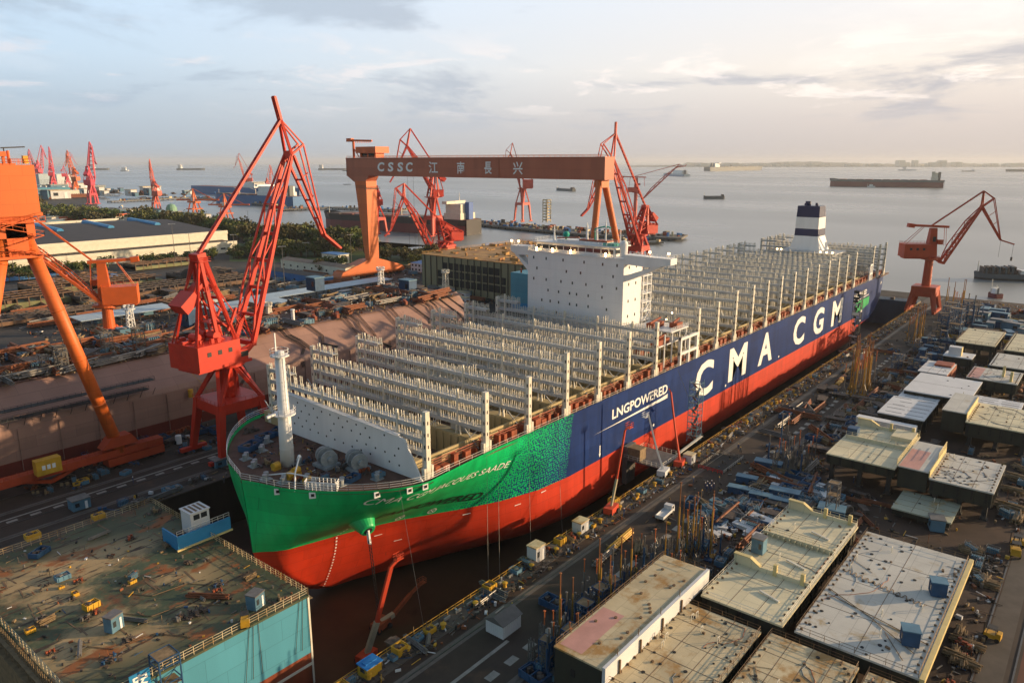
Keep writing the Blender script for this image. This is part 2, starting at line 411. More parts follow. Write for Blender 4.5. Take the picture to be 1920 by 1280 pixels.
def hull_mat():
    m = bpy.data.materials.new('hull_paint'); m.use_nodes = True; t = m.node_tree; n = t.nodes; k = t.links.new; b = n['Principled BSDF']
    geo = n.new('ShaderNodeNewGeometry'); sp = n.new('ShaderNodeSeparateXYZ'); k(geo.outputs['Position'], sp.inputs[0])
    cb = n.new('ShaderNodeCombineXYZ'); k(sp.outputs[0], cb.inputs[0]); k(sp.outputs[2], cb.inputs[1])
    vo = n.new('ShaderNodeTexVoronoi'); vo.voronoi_dimensions = '2D'; vo.inputs['Scale'].default_value = 1.55; vo.inputs['Randomness'].default_value = .55; k(cb.outputs[0], vo.inputs['Vector'])
    def mr(v, a, c, d, e):
        q = n.new('ShaderNodeMapRange'); q.clamp = True
        for i, w in zip(('From Min','From Max','To Min','To Max'), (a, c, d, e)): q.inputs[i].default_value = w
        k(v, q.inputs[0]); return q.outputs[0]
    def ma(op, a, c):
        q = n.new('ShaderNodeMath'); q.operation = op
        for i, w in enumerate((a, c)):
            if isinstance(w, (int, float)): q.inputs[i].default_value = w
            else: k(w, q.inputs[i])
        return q.outputs[0]
    slant = ma('ADD', sp.outputs[0], ma('MULTIPLY', ma('SUBTRACT', 12.0, sp.outputs[2]), 0.75))
    # blue flecks grow on the green, then green flecks shrink on the blue, with a clean stop near x = 152
    f = mr(slant, 114, 156, 0.0, 1.0); d = vo.outputs['Distance']
    rb = mr(f, 0.0, 0.5, -0.02, 0.42); rg = mr(f, 0.5, 1.0, 0.42, 0.19)
    v2 = n.new('ShaderNodeTexVoronoi'); v2.voronoi_dimensions = '2D'; v2.inputs['Scale'].default_value = 1.55; v2.inputs['Randomness'].default_value = .6
    of = n.new('ShaderNodeVectorMath'); of.operation = 'ADD'; of.inputs[1].default_value = (.31, .27, 0); k(cb.outputs[0], of.inputs[0]); k(of.outputs[0], v2.inputs['Vector'])
    left = ma('GREATER_THAN', v2.outputs['Distance'], rb); right = ma('LESS_THAN', d, rg); half = ma('LESS_THAN', f, 0.5)
    inside = ma('ADD', ma('MULTIPLY', left, half), ma('MULTIPLY', right, ma('SUBTRACT', 1.0, half)))
    isgreen = ma('MULTIPLY', inside, ma('LESS_THAN', ma('ADD', sp.outputs[0], ma('MULTIPLY', ma('SUBTRACT', 20.0, sp.outputs[2]), 0.16)), 153.2))
    mx = n.new('ShaderNodeMix'); mx.data_type = 'RGBA'; k(isgreen, mx.inputs[0]); mx.inputs[6].default_value = (0.008, 0.030, 0.135, 1); mx.inputs[7].default_value = (0.004, 0.42, 0.125, 1)
    st = n.new('ShaderNodeMapping'); st.inputs['Scale'].default_value = (.35, .35, .05); k(geo.outputs['Position'], st.inputs[0])
    no = n.new('ShaderNodeTexNoise'); no.inputs['Scale'].default_value = 1.0; no.inputs['Detail'].default_value = 7; k(st.outputs[0], no.inputs['Vector'])
    sc = n.new('ShaderNodeVectorMath'); sc.operation = 'SCALE'; k(mx.outputs[2], sc.inputs[0]); k(mr(no.outputs[0], .3, .7, .78, 1.18), sc.inputs['Scale'])
    
    br = n.new('ShaderNodeTexBrick'); br.inputs['Scale'].default_value = 1; br.inputs['Brick Width'].default_value = 11; br.inputs['Row Height'].default_value = 2.9; br.inputs['Mortar Size'].default_value = .04
    br.inputs['Color1'].default_value = (.88,.88,.88,1); br.inputs['Color2'].default_value = (1.1,1.1,1.1,1); br.inputs['Mortar'].default_value = (.66,.66,.66,1); k(cb.outputs[0], br.inputs['Vector'])
    vx = n.new('ShaderNodeVectorMath'); vx.operation = 'MULTIPLY'; k(sc.outputs[0], vx.inputs[0]); k(br.outputs['Color'], vx.inputs[1])
    k(vx.outputs[0], b.inputs['Base Color']); b.inputs['Roughness'].default_value = .42; b.inputs['Specular IOR Level'].default_value = .2
    # faint plate seams
    wv = n.new('ShaderNodeTexBrick'); wv.inputs['Scale'].default_value = 1.0; wv.inputs['Brick Width'].default_value = 12; wv.inputs['Row Height'].default_value = 3.2; wv.inputs['Mortar Size'].default_value = .05
    k(cb.outputs[0], wv.inputs['Vector']); bp = n.new('ShaderNodeBump'); bp.inputs['Strength'].default_value = .12; bp.inputs['Distance'].default_value = .05; k(wv.outputs['Fac'], bp.inputs['Height']); k(bp.outputs[0], b.inputs['Normal'])
    return m
M_hull = hull_mat()
M_red = pm('antifouling_red', (0.50, 0.032, 0.008), 0.5, 0.16, 0.25, streak=True, rust=0.36, rustcol=(0.24, 0.03, 0.014), rscale=.5, plates=('xz', 9, 2.6), ptint=.07)
M_deckp = pm('red_oxide_deck', (0.10, 0.048, 0.032), 0.75, 0.35, 0.3, rust=0.35, rustcol=(0.07, 0.05, 0.04))
M_shipw = pm('ship_white', (0.72, 0.72, 0.72), 0.45, 0.06, 0.3, streak=True, rust=.06, rustcol=(.45,.36,.28), rscale=.5)
M_cream = pm('lashing_cream', (0.64, 0.60, 0.51), 0.55, 0.16, 0.5)
M_grey = pm('lashing_grey', (0.42, 0.43, 0.43), 0.6, 0.16, 0.3)
M_beige = pm('hold_beige', (0.42, 0.33, 0.17), 0.7, 0.2, 0.2, streak=True, rust=0.3, rustcol=(0.2, 0.13, 0.07))
M_hatch = pm('hold_floor', (0.10, 0.06, 0.04), 0.8, 0.4, 0.15, rust=0.5, rustcol=(0.2, 0.13, 0.08))
M_black = pm('black_opening', (0.012, 0.012, 0.013), 0.7, 0.1)
M_oxide = pm('red_oxide_fittings', (0.27, 0.062, 0.024), 0.6, 0.3, 0.6)
zs = [-12.5,-11.8,-11,-10,-8.5,-6.5,-4,-1,1.5,3.8]+[5+i for i in range(17)]
xg = [75.5+.75*i for i in range(14)]+[86+i for i in range(80)]+[166+12*i for i in range(22)]+[428+4*i for i in range(14)]+[485]
mb = MB(); nz = len(zs); nx = len(xg)
def bil(b, z, x):
    if x < 120 or z > -8 : return b
    d = 4.5*(1-math.sqrt(max(0, 1-((-8-z)/4.5)**2))); return max(.1, b-d*min(1, (x-120)/40))
for sgn in (-1, 1):
    vs = []
    for x in xg:
        for z in zs:
            xs = interp(STEM, z); xx = x+(xs-75.5)*max(0, 1-(x-75.5)/64.5)
            vs.append((xx, cyf(xx)+sgn*bil(hb(xx, z), z, xx), z))
    red, up = [], []
    for i in range(nx-1):
        for j in range(nz-1):
            f = (i*nz+j, (i+1)*nz+j, (i+1)*nz+j+1, i*nz+j+1)
            if sgn > 0: f = f[::-1]
            (red if zs[j] < WL-.01 and not (xg[i] > 411 and zs[j] > -3) else up).append(f)  # aft, the shade on the red bottom is painted in as blue
    o = len(mb.v); mb.v += vs
    for f in red: mb.f.append(tuple(i+o for i in f)); mb.m.append(0)
    for f in up: mb.f.append(tuple(i+o for i in f)); mb.m.append(1)
tr = len(mb.v)//2   # transom
for j in range(nz-1):
    a = (nx-1)*nz+j; mb.f.append((a, a+tr, a+tr+1, a+1)); mb.m.append(1)
hull = mb.build('hull', [M_red, M_hull], ship, smooth=True)
def on_hull(vs, fs, x0, zb, name, mat, proud=.05, mats=None, sub=2.5, parent=None, slope=0.0):
    """lay flat lettering (u along the ship, v up) on the port side shell"""
    import bmesh
    bm = bmesh.new(); bv = [bm.verts.new((v[0], v[1], 0)) for v in vs]
    for f in fs:
        try: bm.faces.new([bv[i] for i in f])
        except ValueError: pass
    bmesh.ops.triangulate(bm, faces=bm.faces[:])
    for _ in range(5):
        es = [e for e in bm.edges if e.calc_length() > sub]
        if not es: break
        bmesh.ops.subdivide_edges(bm, edges=es, cuts=1); bmesh.ops.triangulate(bm, faces=bm.faces[:])
    m = MB(); m.v = [(x0+v.co.x, cyf(x0+v.co.x)-hb(x0+v.co.x, zb+v.co.y+slope*v.co.x)-proud, zb+v.co.y+slope*v.co.x) for v in bm.verts]
    bm.verts.index_update(); m.f = [tuple(v.index for v in f.verts) for f in bm.faces]; m.m = [0]*len(m.f); bm.free()
    return m.build(name, mat, parent or hull)
M_letter = pm('letter_white', (0.82, 0.81, 0.78), 0.5, 0.05, .5)
M_letterdk = pm('letter_dark', (0.004, 0.035, 0.016), 0.5, 0.1, .5)
for ch, x0, x1 in (('C',226,240),('M',253.5,269.8),('A',282,297),('C',321.5,336),('G',348.3,363),('M',376,392.5)):
    vs, fs = txt(ch, 10, bold=.32); on_hull(fit(vs, 0, x1-x0, 0, 12.6), fs, x0, 6.0, 'letter', M_letter, sub=40)
vs, fs = txt('LNGPOWERED', 4, bold=.09); on_hull(fit(vs, 0, 33, 0, 3.0), fs, 172.8, 13.9, 'lettering', M_letter, sub=40)
on_hull([(0,0),(42.6,.1),(42.8,1.5),(38,1.05),(10,.22)], [(0,1,2,3,4)], 163.4, 12.0, 'swoosh_stripe', M_letter, sub=40)
vs, fs = txt('CMA CGM JACQUES SAADE', 4, shear=.35); on_hull(fit(vs, 0, 40, 0, 2.2), fs, 88.7, 16.6, 'ship_name', M_letter, sub=1.0, proud=.14, slope=-.08)
vs, fs = txt('LNGPOWERED', 4, shear=.35, bold=.09); on_hull(fit(vs, 0, 28, 0, 2.2), fs, 95.5, 9.6, 'dark_lettering', M_letterdk, sub=1.0, proud=.14, slope=-.125)
on_hull([(-.5,1.2),(0,0),(.5,1.2),(.22,1.2),(.22,3.6),(-.22,3.6),(-.22,1.2)], [(0,1,2,3,4,5,6)], 166.8, 4.4, 'arrow_mark', M_letter, sub=40)
for x in (197.6, 251.5, 305.3): on_hull([(.5*math.cos(a*.785),.5*math.sin(a*.785)) for a in range(8)], [tuple(range(8))], x, 5.4, 'round_mark', M_letter, sub=40)
for x in (105.5, 112.6):        # thruster marks: ring and cross
    m2 = []; f2 = []
    for i in range(16):
        a = i*math.pi/8; m2 += [(.95*math.cos(a), .95*math.sin(a)), (.72*math.cos(a), .72*math.sin(a))]
        f2.append((2*i, (2*i+2) % 32, (2*i+3) % 32, 2*i+1))
    for a in (.78, 2.36):
        c, s_ = math.cos(a), math.sin(a); q = len(m2); m2 += [(c*.7-s_*.1, s_*.7+c*.1), (-c*.7-s_*.1, -s_*.7+c*.1), (-c*.7+s_*.1, -s_*.7-c*.1), (c*.7+s_*.1, s_*.7-c*.1)]; f2.append((q, q+1, q+2, q+3))
    on_hull(m2, f2, x, 5.3, 'thruster_mark', M_letter, sub=3, proud=.14)
m2 = []; f2 = []
for i in range(22):
    q = len(m2); z = -11.3+i*.85; m2 += [(-.16,z),(.16,z),(.16,z+.4),(-.16,z+.4)]; f2.append((q,q+1,q+2,q+3))
on_hull(m2, f2, 92.5, 0, 'draught_marks', M_letter, sub=40, proud=.14)
for x, z in ((120,2.2),(133,1.4),(101,1.0),(106,-2),(141,2.7)):
    on_hull([(0,0),(1.8,.1),(1.8,.25),(0,.2)], [(0,1,2,3)], x, z, 'small_mark', M_letter, sub=2, proud=.14)
# green stern panel with its own lettering
vs, fs = txt('LNGPOWERED', 4, bold=.09); on_hull(fit(vs, 0, 24, 0, 2.8), fs, 412, 14.4, 'lettering', M_letter, sub=2, proud=.3)
M_greenp = pm('panel_green', (0.004, 0.36, 0.11), .45, .08)
on_hull([(0,-1),(26,2.0),(26,6.2),(0,6.2)], [(0,1,2,3)], 417, 6.0, 'green_panel', M_greenp, sub=2, proud=.2)
on_hull([(0,0),(30,.7),(30,1.1),(0,.4)], [(0,1,2,3)], 411, 12.6, 'swoosh_stripe', M_letter, sub=2, proud=.25)
vs, fs = txt('CMA', 4, bold=.05); on_hull(fit(vs, 0, 5.5, 0, 1.5), fs, 468, 15.5, 'lettering', M_letter, sub=1, proud=.35)
# hawse boss with anchor pocket and chain
bx, bz = 93.4, 9.6; by = cyf(bx)-hb(bx, bz)
mb = MB(); ax = Vector((-.25, -1, -.55)).normalized()
p0 = Vector((bx+.5, by+1.6, bz+1.2)); mb.tube(p0, p0+ax*4.6, 3.6, 1.7, n=20); mb.tube(p0+ax*4.5, p0+ax*4.9, 1.8, 1.55, n=20)
mb.mat(1); mb.tube(p0+ax*4.86, p0+ax*4.95, 1.0, .95, n=14)
mb.build('anchor_boss', [M_greenp, M_black], ship, smooth=False)
M_chain = pm('anchor_chain', (0.03, 0.026, 0.025), .6, .3, 2.0)
mb = MB(); e0 = p0+ax*4.9; e1 = Vector((e0.x+.8, e0.y-1.4, DZ+.5))
mb.mat(1); mb.bar(e0+Vector((-.15,0,.3)), e0+Vector((.1,-.1,-3.0)), .75, .4); mb.mat(0)
n = 44
for i in range(n):
    a = e0.lerp(e1, .08+.92*i/n); c = e0.lerp(e1, .08+.92*(i+1)/n); w = .55
    for s_ in (-1, 1):
        dv = Vector((s_*w*.5, 0, 0)) if i % 2 else Vector((0, s_*w*.5, 0)); mb.tube(a+dv, c+dv+Vector((0,0,-.1)), .12, n=4)
mb.build('anchor_chain', [M_chain, M_shipw], ship)

# decks, holds
mb = MB(); XF = 101.0
top = [(x, hb(x, 21)) for x in xg if x <= XF]
poly = [(x, cyf(x)-b_, 20.3) for x, b_ in top]+[(x, cyf(x)+b_, 20.3) for x, b_ in reversed(top)]
mb.add(poly, [tuple(range(len(poly)))])
fdeck = mb.build('forecastle_deck', M_deckp, ship)
mb = MB()
mb.box(XF, CY-HB+.1, 20.0, 484, CY-HB+4.6, 20.6); mb.box(XF, CY+HB-4.6, 20.0, 484, CY+HB-.1, 20.6); mb.box(438, CY-HB+4.7, 20.0, 484, CY+HB-4.7, 20.55)
mb.build('side_deck', M_deckp, ship)
LX = [101.6,120.2,136,151.8,167,182.8,199.3,228,243.2,258.8,274.4,289.3,304.4,320.2,335.6,351.1,367,382,397,412.5,447,460.5,474]
mb = MB(); BX = LX[:7]+[222]+LX[7:20]+[438]
for x in BX:
    yh = min(HB-4.7, hb(x-1.5, 17.0)-1.2); mb.box(x-1.5, CY-yh, 17 if x < 165 else 7, x+1.5, CY+yh, 23.2)
FLO = []
for x0, x1 in zip(BX, BX[1:]):
    zb = 7.0; yh = HB-4.7
    if x0 < 165:
        zb = 17.0; yh = min(yh, hb(x0, zb)-1.2)
    for s_ in (-1, 1): mb.box(x0+1.5, CY+s_*yh, zb, x1-1.5, CY+s_*(yh-.4), 23.2)
    FLO.append((x0, x1, yh, zb))
    if x1 - x0 > 12:
        for j in range(24):                                  # cell guides on the bulkheads
            y = CY-HB+6.2+j*2.05*1.16
            if abs(y-CY) < yh-1: mb.box(x0+1.5, y, zb, x0+1.9, y+.3, 22.8); mb.box(x1-1.9, y, zb, x1-1.5, y+.3, 22.8)
mb.build('cargo_hold', M_beige, ship)
mb = MB()
for x0, x1, yh, zb in FLO: mb.box(x0+1.5, CY-yh, zb+.2, x1-1.5, CY+yh, zb+.6)
mb.build('hold_floor', M_hatch, ship)
# loose gear left in the holds as pale spots, and hatch stools
# forward bulwark rail
bul = [Vector((x, cyf(x)-hb(x, 21)+.15, 20.9)) for x in xg if x <= 106][::-1]+[Vector((x, cyf(x)+hb(x, 21)-.15, 20.9)) for x in xg if x <= 106]
bul2 = bul[::2]
mb = MB(); mb.rail(bul2, 1.5, .055, 1.6, 3); mb.build('bow_railing', M_shipw, ship)
mb = MB(); mb.rail([Vector((x, CY-HB+.2, 20.6)) for x in (106, 200, 300, 440, 484)], 1.2, .05, 4, 2); mb.rail([Vector((x, CY+HB-.2, 20.6)) for x in (106, 200, 300, 440, 484)], 1.2, .05, 5, 2)
mb.build('side_railing', M_cream, ship)
# fairlead plates hung on the bow rail
for x, s_ in ((78.2,-1),(81.6,-1),(90.0,-1),(95.5,-1),(98.8,-1)):
    y = cyf(x)+s_*hb(x, 20.2); mb = MB(); mb.obox((x, y+s_*.12, 19.3), 1.3, .3, 1.25, -40 if x < 86 else -12); mb.mat(1); mb.obox((x, y+s_*.2, 19.7), .65, .34, .6, -40 if x < 86 else -12); mb.build('fairlead', [M_shipw, M_black], ship)
# breakwater: white plate with rows of round holes
mb = MB(); bxx = 99.2
out_ = [(CY-HB+.6, 20.4),(CY-HB+5.6, 28.4),(CY-HB+7.5, 28.9),(154, 30.4),(154, 20.4)]
mb.extr([(bxx+.0, y, z) for y, z in out_], (.4, 0, 0)); mb.mat(1)
for j in range(17):
    for i in range(4):
        y = CY-HB+7.5+j*3.1+(i % 2)*1.3; z = 22.3+i*1.9+j*.08
        if y > 152.5 or rnd.random() < .12: continue
        mb.tube((bxx-.02, y, z), (bxx+.1, y, z), .26, n=7)
mb.mat(0); mb.bar((bxx+.3, CY-HB+7.8, 29.0), (bxx+.3, 154, 30.5), 1.3, .14)
mb.build('breakwater', [M_shipw, M_black], ship)
# foremast
mast = MB(); mc = (87.2, 134.7, 20.3)
mast.lathe(mc, [(1.55,0),(1.35,12),(1.25,12.1),(1.0,25.6)], 20)
mast.build('foremast', M_shipw, ship, smooth=True)
mast = MB()
for z, r in ((11.6, 2.5),(24.6, 2.0)):
    mast.lathe((mc[0], mc[1], mc[2]+z), [(1.0,0),(r,.05),(r,.3),(1.0,.35)], 16)
    ring = [Vector((mc[0]+r*math.cos(a*.524), mc[1]+r*math.sin(a*.524), mc[2]+z+.3)) for a in range(13)]; mast.rail(ring, 1.2, .05, 3, 2)
mast.bar((mc[0]-.2, mc[1]+1.0, mc[2]+25), (mc[0]-.2, mc[1]+1.0, mc[2]+29.5), .25); mast.bar((mc[0]-2.2, mc[1], mc[2]+12.3), (mc[0]-4.2, mc[1], mc[2]+12.0), .5)
for z in range(0, 24): mast.bar((mc[0]-.3, mc[1]-1.75, mc[2]+.4+z), (mc[0]+.3, mc[1]-1.75, mc[2]+.4+z), .07)
for dx in (-.3, .3): mast.tube((mc[0]+dx, mc[1]-1.75, mc[2]), (mc[0]+dx, mc[1]-1.4, mc[2]+24.4), .06, n=4)
for z, rr in ((4,1.5),(8,1.42),(15,1.22),(19,1.12)): mast.lathe((mc[0], mc[1], mc[2]+z), [(rr,0),(rr+.04,0),(rr+.04,.08),(rr,.08)], 16)
mast.build('mast_platform', M_shipw, ship)
# windlasses and winches on the forecastle
M_winch = pm('winch_grey', (0.26, 0.28, 0.29), .5, .25, .8)
M_yel = pm('safety_yellow', (0.52, 0.29, 0.025), .5, .2, .5)
M_bluep = pm('site_blue', (0.018, 0.066, 0.15), .55, .25, .4, rust=.25, rustcol=(.05,.06,.08))
M_orng = pm('site_orange', (0.46, 0.12, 0.03), .5, .2, .5)
for wx, wy in ((92.2, 127.5),(95.2, 121.0)):
    mb = MB()
    for k, rr in ((-1.9,1.9),(-1.2,1.5),(0,2.0),(.8,2.0),(1.8,1.7)): mb.tube((wx+k*.3, wy+k, 22.5), (wx+k*.3+.1, wy+k+.3, 22.5), rr, n=16)
    mb.tube((wx-.7, wy-2.6, 22.5), (wx+.7, wy+2.6, 22.5), .6, n=10)
    mb.box(wx-2, wy-2.4, 20.3, wx+2, wy+2.4, 21.0); mb.bar((wx-1.2, wy-1.5, 21), (wx, wy-1.5, 23.2), .4); mb.bar((wx+1.2, wy+1.5, 21), (wx, wy+1.5, 23.2), .4)
    for a in range(6): mb.bar((wx, wy+.4, 22.5), (wx+2.2*math.cos(a*1.05), wy+.4, 22.5+2.2*math.sin(a*1.05)), .18)
    mb.build('windlass', M_winch, ship)
for x, y in ((79.6,131.5),(81,127.2),(84,121),(84.5,124),(82,139.5),(83,144.5),(89,133),(88,117),(94.5,113.5),(88,146),(92,150)):
    mb = MB()
    for d in (-.8, .8): mb.tube((x+d*.6, y+d*.6, 20.3), (x+d*.6, y+d*.6, 21.7), .5, .55, n=10)
    mb.box(x-1.1, y-1.0, 20.3, x+1.1, y+1.0, 20.5); mb.build('mooring_bitt', [M_winch], ship)
mb = MB(); mb.path([(79.8,121.5,20.4),(81.5,123.5,23.4),(85,127,24.6)], .16, 6); mb.path([(80.5,131.6,21),(82.5,127,22),(85.2,121,21.6)], .14, 6)
mb.tube((84.8,126.9,24.6),(85.4,127.4,24.8),.35,n=8)
mb.build('deck_davit', M_shipw, ship)
mb = MB(); q = [Vector((82.5,118,20.4)),Vector((86.2,112.3,20.4))]
mb.rail([Vector((81.2,120.2,20.4)),Vector((84.5,114.4,20.4)),Vector((86.6,116.0,20.4)),Vector((83.2,121.8,20.4)),Vector((81.2,120.2,20.4))], 2.0, .09, .8, 4)
mb.build('mooring_platform', M_shipw, ship)
# red oxide gear, pipes and coaming stays all along the port and starboard passage
mb = MB(); r2 = random.Random(3)
for s_ in (-1, 1):
    y0 = CY+s_*(HB-1.0)
    for dz, rr in ((1.4,.12),(1.9,.1),(2.5,.16)): mb.tube((104, y0-s_*1.6, 20.6+dz), (478, y0-s_*1.6, 20.6+dz), rr, n=5)
    x = 104
    while x < 478:
        h_ = r2.uniform(.8, 2.6); l_ = r2.uniform(.5, 2.2)
        mb.box(x, y0-s_*r2.uniform(.2,.8), 20.6, x+l_, y0-s_*r2.uniform(1.6,2.8), 20.6+h_)
        if r2.random() < .5: mb.bar((x, y0, 20.6), (x, y0-s_*2.4, 23.3), .22)
        x += l_+r2.uniform(.8, 2.6)
mb.build('passage_gear', M_oxide, ship)

# lashing bridges
def lashing(ntier, th, tt, seed, y1=None, end=4):
    x = 0.0; r = random.Random(seed); zb = 23.2; Y0, Y1 = CY-HB+1.6, (y1 or CY+HB-.4); ny = int((Y1-Y0)/2.55); dy = (Y1-Y0)/ny; top = zb+th*ntier
    mb = MB()
    for i in range(ny+1):
        y = Y0+i*dy; ex = th if i > ny-end else 0; hi = top+ex+r.choice((1.5, 1.7, 1.7, 1.9, 2.6 if i % 5 == 2 else 1.6)); lo = zb+th*.9 if i % 3 else zb-2.4
        for dx in (-.75, .75):
            for d in (-.38, .38): mb.bar((x+dx, y+d, lo), (x+dx, y+d, hi), .14, .14)
            mb.box(x+dx-.05, y-.4, hi-.95, x+dx+.05, y+.4, hi-.82)
        if i % 5 == 3:
            for d in (-.9, .9): mb.bar((x-.75, y+d*1.2, zb-2.4), (x-.75, y+d*.4, zb+th*1.1), .3)
            mb.bar((x-.78, y, zb+th), (x-.78, y, top+ex+2.4), .42)
    posts = mb.build('bridge_posts', M_cream)
    mb = MB()
    for k in range(1, ntier+2):
        z = zb+th*k; a, c = (Y0-.4, Y1+.5) if k <= ntier else (Y1-(end-1)*dy-.6, Y1+.5)
        mb.box(x-.85, a, z-.12, x+.85, c, z+.03)
        for dx in (-.86, .86): mb.box(x+dx-.05, a, z-.72, x+dx+.05, c, z+.12)
        for dx in (-.8, .8):
            for hh in (.6, 1.1): mb.tube((x+dx, a, z+hh), (x+dx, c, z+hh), .035, n=3, cap=False)
        if k <= ntier-1:                                # ladders, lashing plates and junction boxes, different on every bridge
            for q in range(4):
                y = r.uniform(a+2, c-2); mb.bar((x-.3, y, z), (x+.3, y+1.4, z+th), .5, .08); yy = r.uniform(a+2, c-3); mb.box(x+.4, yy, z, x+.75, yy+r.uniform(.5, 1.6), z+r.uniform(.6, 1.5))
    for q in range(3):
        yy = r.uniform(Y0+4, Y1-14); mb.box(x+.6, yy, zb-.2, x+.68, yy+r.uniform(5, 9), zb+th-.8)
    for yy in (Y0+dy*.5, Y0+dy*5.5, Y1-dy*5.5, Y1-dy*.5): mb.bar((x-.8, yy, zb-2.2), (x-.8, yy+dy*2, zb+th-.4), .2); mb.bar((x-.8, yy+dy*2, zb-2.2), (x-.8, yy, zb+th-.4), .2)
    deck_ = mb.build('bridge_walkway', M_grey)
    tows = []
    for y, tp in ((CY-HB+1.0, tt), (Y1+1.0, top+th+1.0)):
        mb = MB(); mb.box(x-1.05, y-.5, 20.6, x+.1, y+.5, tp); mb.mat(1); z = 24.6
        while z < tp-1: mb.box(x-1.07, y-.17, z, x-1.04, y+.17, z+.75); mb.box(x-.62, y-.52, z, x-.3, y-.49, z+.75); z += 2.6
        mb.mat(0); mb.box(x-1.7, y-.45, 20.6, x-1.1, y+.45, 23.0); mb.box(x+.4, y-.45, 20.6, x+1.0, y+.45, 23.2)
        tows.append(mb.build('bridge_tower', [M_cream, M_black]))
    return [posts, deck_]+tows
cache = {}
for i, x in enumerate(LX):
    key = (3, 2.85, 35.2, 0, 160.0) if i == 0 else (3, 2.85, 34.9, i) if i < 3 else (4, 2.85, 37.7, i) if i < 9 else (4, 3.15, 39.5, i % 5)
    parts = cache.get(key); src = parts is None
    if src: parts = cache[key] = lashing(*key)
    root = bpy.data.objects.new('lashing_bridge', None); COL.objects.link(root); root.parent = ship; root.location = Vector((x, 0, 0)) - wloc(ship)
    root.location.y = -CY; root.location.z = -KEEL
    for p in parts:
        c = p if src else p.copy()
        if not src: COL.objects.link(c)
        c.parent = root
# two white window-frame structures at the side by the accommodation and near the stern
def side_frame(x0, x1):
    mb = MB(); y = CY-HB+.6; z0, z1 = 20.6, 30.0
    for x in (x0, (x0+x1)/2-.4, x1-.8): mb.box(x, y-.4, z0, x+.9, y+.4, z1)
    for z in (z0+3.6, z1-.9): mb.box(x0, y-.39, z, x1, y+.39, z+.9)
    mb.build('side_frame', M_shipw, ship)
side_frame(214.0, 226.5); side_frame(440, 446)
# ------------------------------------------------------------------ accommodation block and funnel (parts of the ship)
M_glassd = pm('dark_glass', (0.03, 0.035, 0.04), .12, .2, 1.0, spec=.8)
M_warm = glow('warm_lamp', (1.0, .62, .25), 14)
HX0, HX1, HY0, HY1 = 204.6, 216.5, 121.0, 159.6
mb = MB(); mb.box(HX0, HY0, 20.6, HX1, HY1, 55.0); mb.mat(0)
mb.box(HX1, HY0+3, 20.6, HX1+5, HY1-3, 40); mb.box(HX0-.25, HY0-.3, 54.75, HX1+.3, HY1+.3, 55.05)
mb.build('deckhouse', pm('house_white', (.73,.73,.74), .45, .04, .3, streak=True, rust=.05, rustcol=(.5,.42,.34), rscale=.4, plates=('yz', 7.5, 2.9), ptint=.015, pseam=.9), ship)
# port holes of the house front
def c4(x, y): return onX(880+x*.2344, 440+y*.2344, HX0)
for x, y in ((515,180),(615,190),(750,203),(918,220),(1067,237),(1182,247),(541,266),(776,294),(890,306),(1150,335),(516,348),(615,358),(733,374),(824,386),(933,398),(1062,415),(1177,430),(630,443),(714,456),(802,468),(858,476),(951,488),(1061,503),(580,520),(647,530),(714,540),(802,554),(858,562),(950,574),(532,597),(697,622),(1097,598)):
    p = c4(x, y); mb = MB(); mb.box(HX0-.05, p.y-.22, p.z-.42, HX0+.1, p.y+.22, p.z+.42); q = mb.build('porthole', M_glassd, ship); mb = MB(); mb.box(HX0-.03, p.y-.32, p.z-.52, HX0+.05, p.y+.32, p.z+.52); mb.build('porthole_rim', M_grey, q)
for z in (52, 46.5, 41, 36):
    for x in (208, 212.5): mb = MB(); mb.box(x-.3, HY0-.05, z-.5, x+.3, HY0+.1, z+.5); mb.build('porthole', M_glassd, ship)
# wheelhouse
mb = MB(); mb.box(HX0+2.2, HY0+5, 55.05, HX1-1.5, HY1-2, 58.0); mb.mat(1); 
mb.box(HX0+2.1, HY0+5.4, 55.9, HX0+2.2, HY1-2.4, 57.2); mb.box(HX0+3, HY0+4.9, 55.9, HX1-2.4, HY0+5, 57.2); mb.mat(0)
mb.box(HX0+1.2, HY0+4, 58.0, HX1-1, HY1-1.4, 58.3)
for y in range(7, 36, 3): mb.box(HX0+2.02, HY0+y-.12, 55.9, HX0+2.1, HY0+y+.12, 57.2)
mb.build('wheelhouse', [M_shipw, M_glassd], ship)
# bridge wings
for s_, yin, ytip in ((-1, HY0, 104.8), (1, HY1, 167.5)):
    mb = MB(); d = ytip-yin
    def yy(f): return yin+d*f
    mb.extr([(HX0+.05, yin, 56.4),(HX0+.05, ytip, 56.2),(HX0+.05, ytip, 54.3),(HX0+.05, yy(.62), 53.0),(HX0+.05, yin, 53.4)], (4.2, 0, 0))
    mb.extr([(HX0+.3, yin, 49.6),(HX0+.3, yin, 47.6),(HX0+.3, yy(.80), 53.4),(HX0+.3, yy(.60), 53.1)], (3.6, 0, 0))
    mb.build('bridge_wing', M_shipw, ship)
    mb = MB(); mb.rail([Vector((HX0+.3, yin, 56.4)), Vector((HX0+.3, ytip, 56.2)), Vector((HX0+4.0, ytip, 56.2))], 1.1, .05, 1.5, 2)
    for f in (.55, .95): mb.mat(1); mb.tube((HX0+.2, yy(f), 57.6), (HX0+.2, yy(f), 58.1), .35, n=8); mb.mat(0); mb.bar((HX0+.2, yy(f), 56.3), (HX0+.2, yy(f), 57.6), .12)
    mb.build('wing_railing', [M_shipw, M_warm], ship)
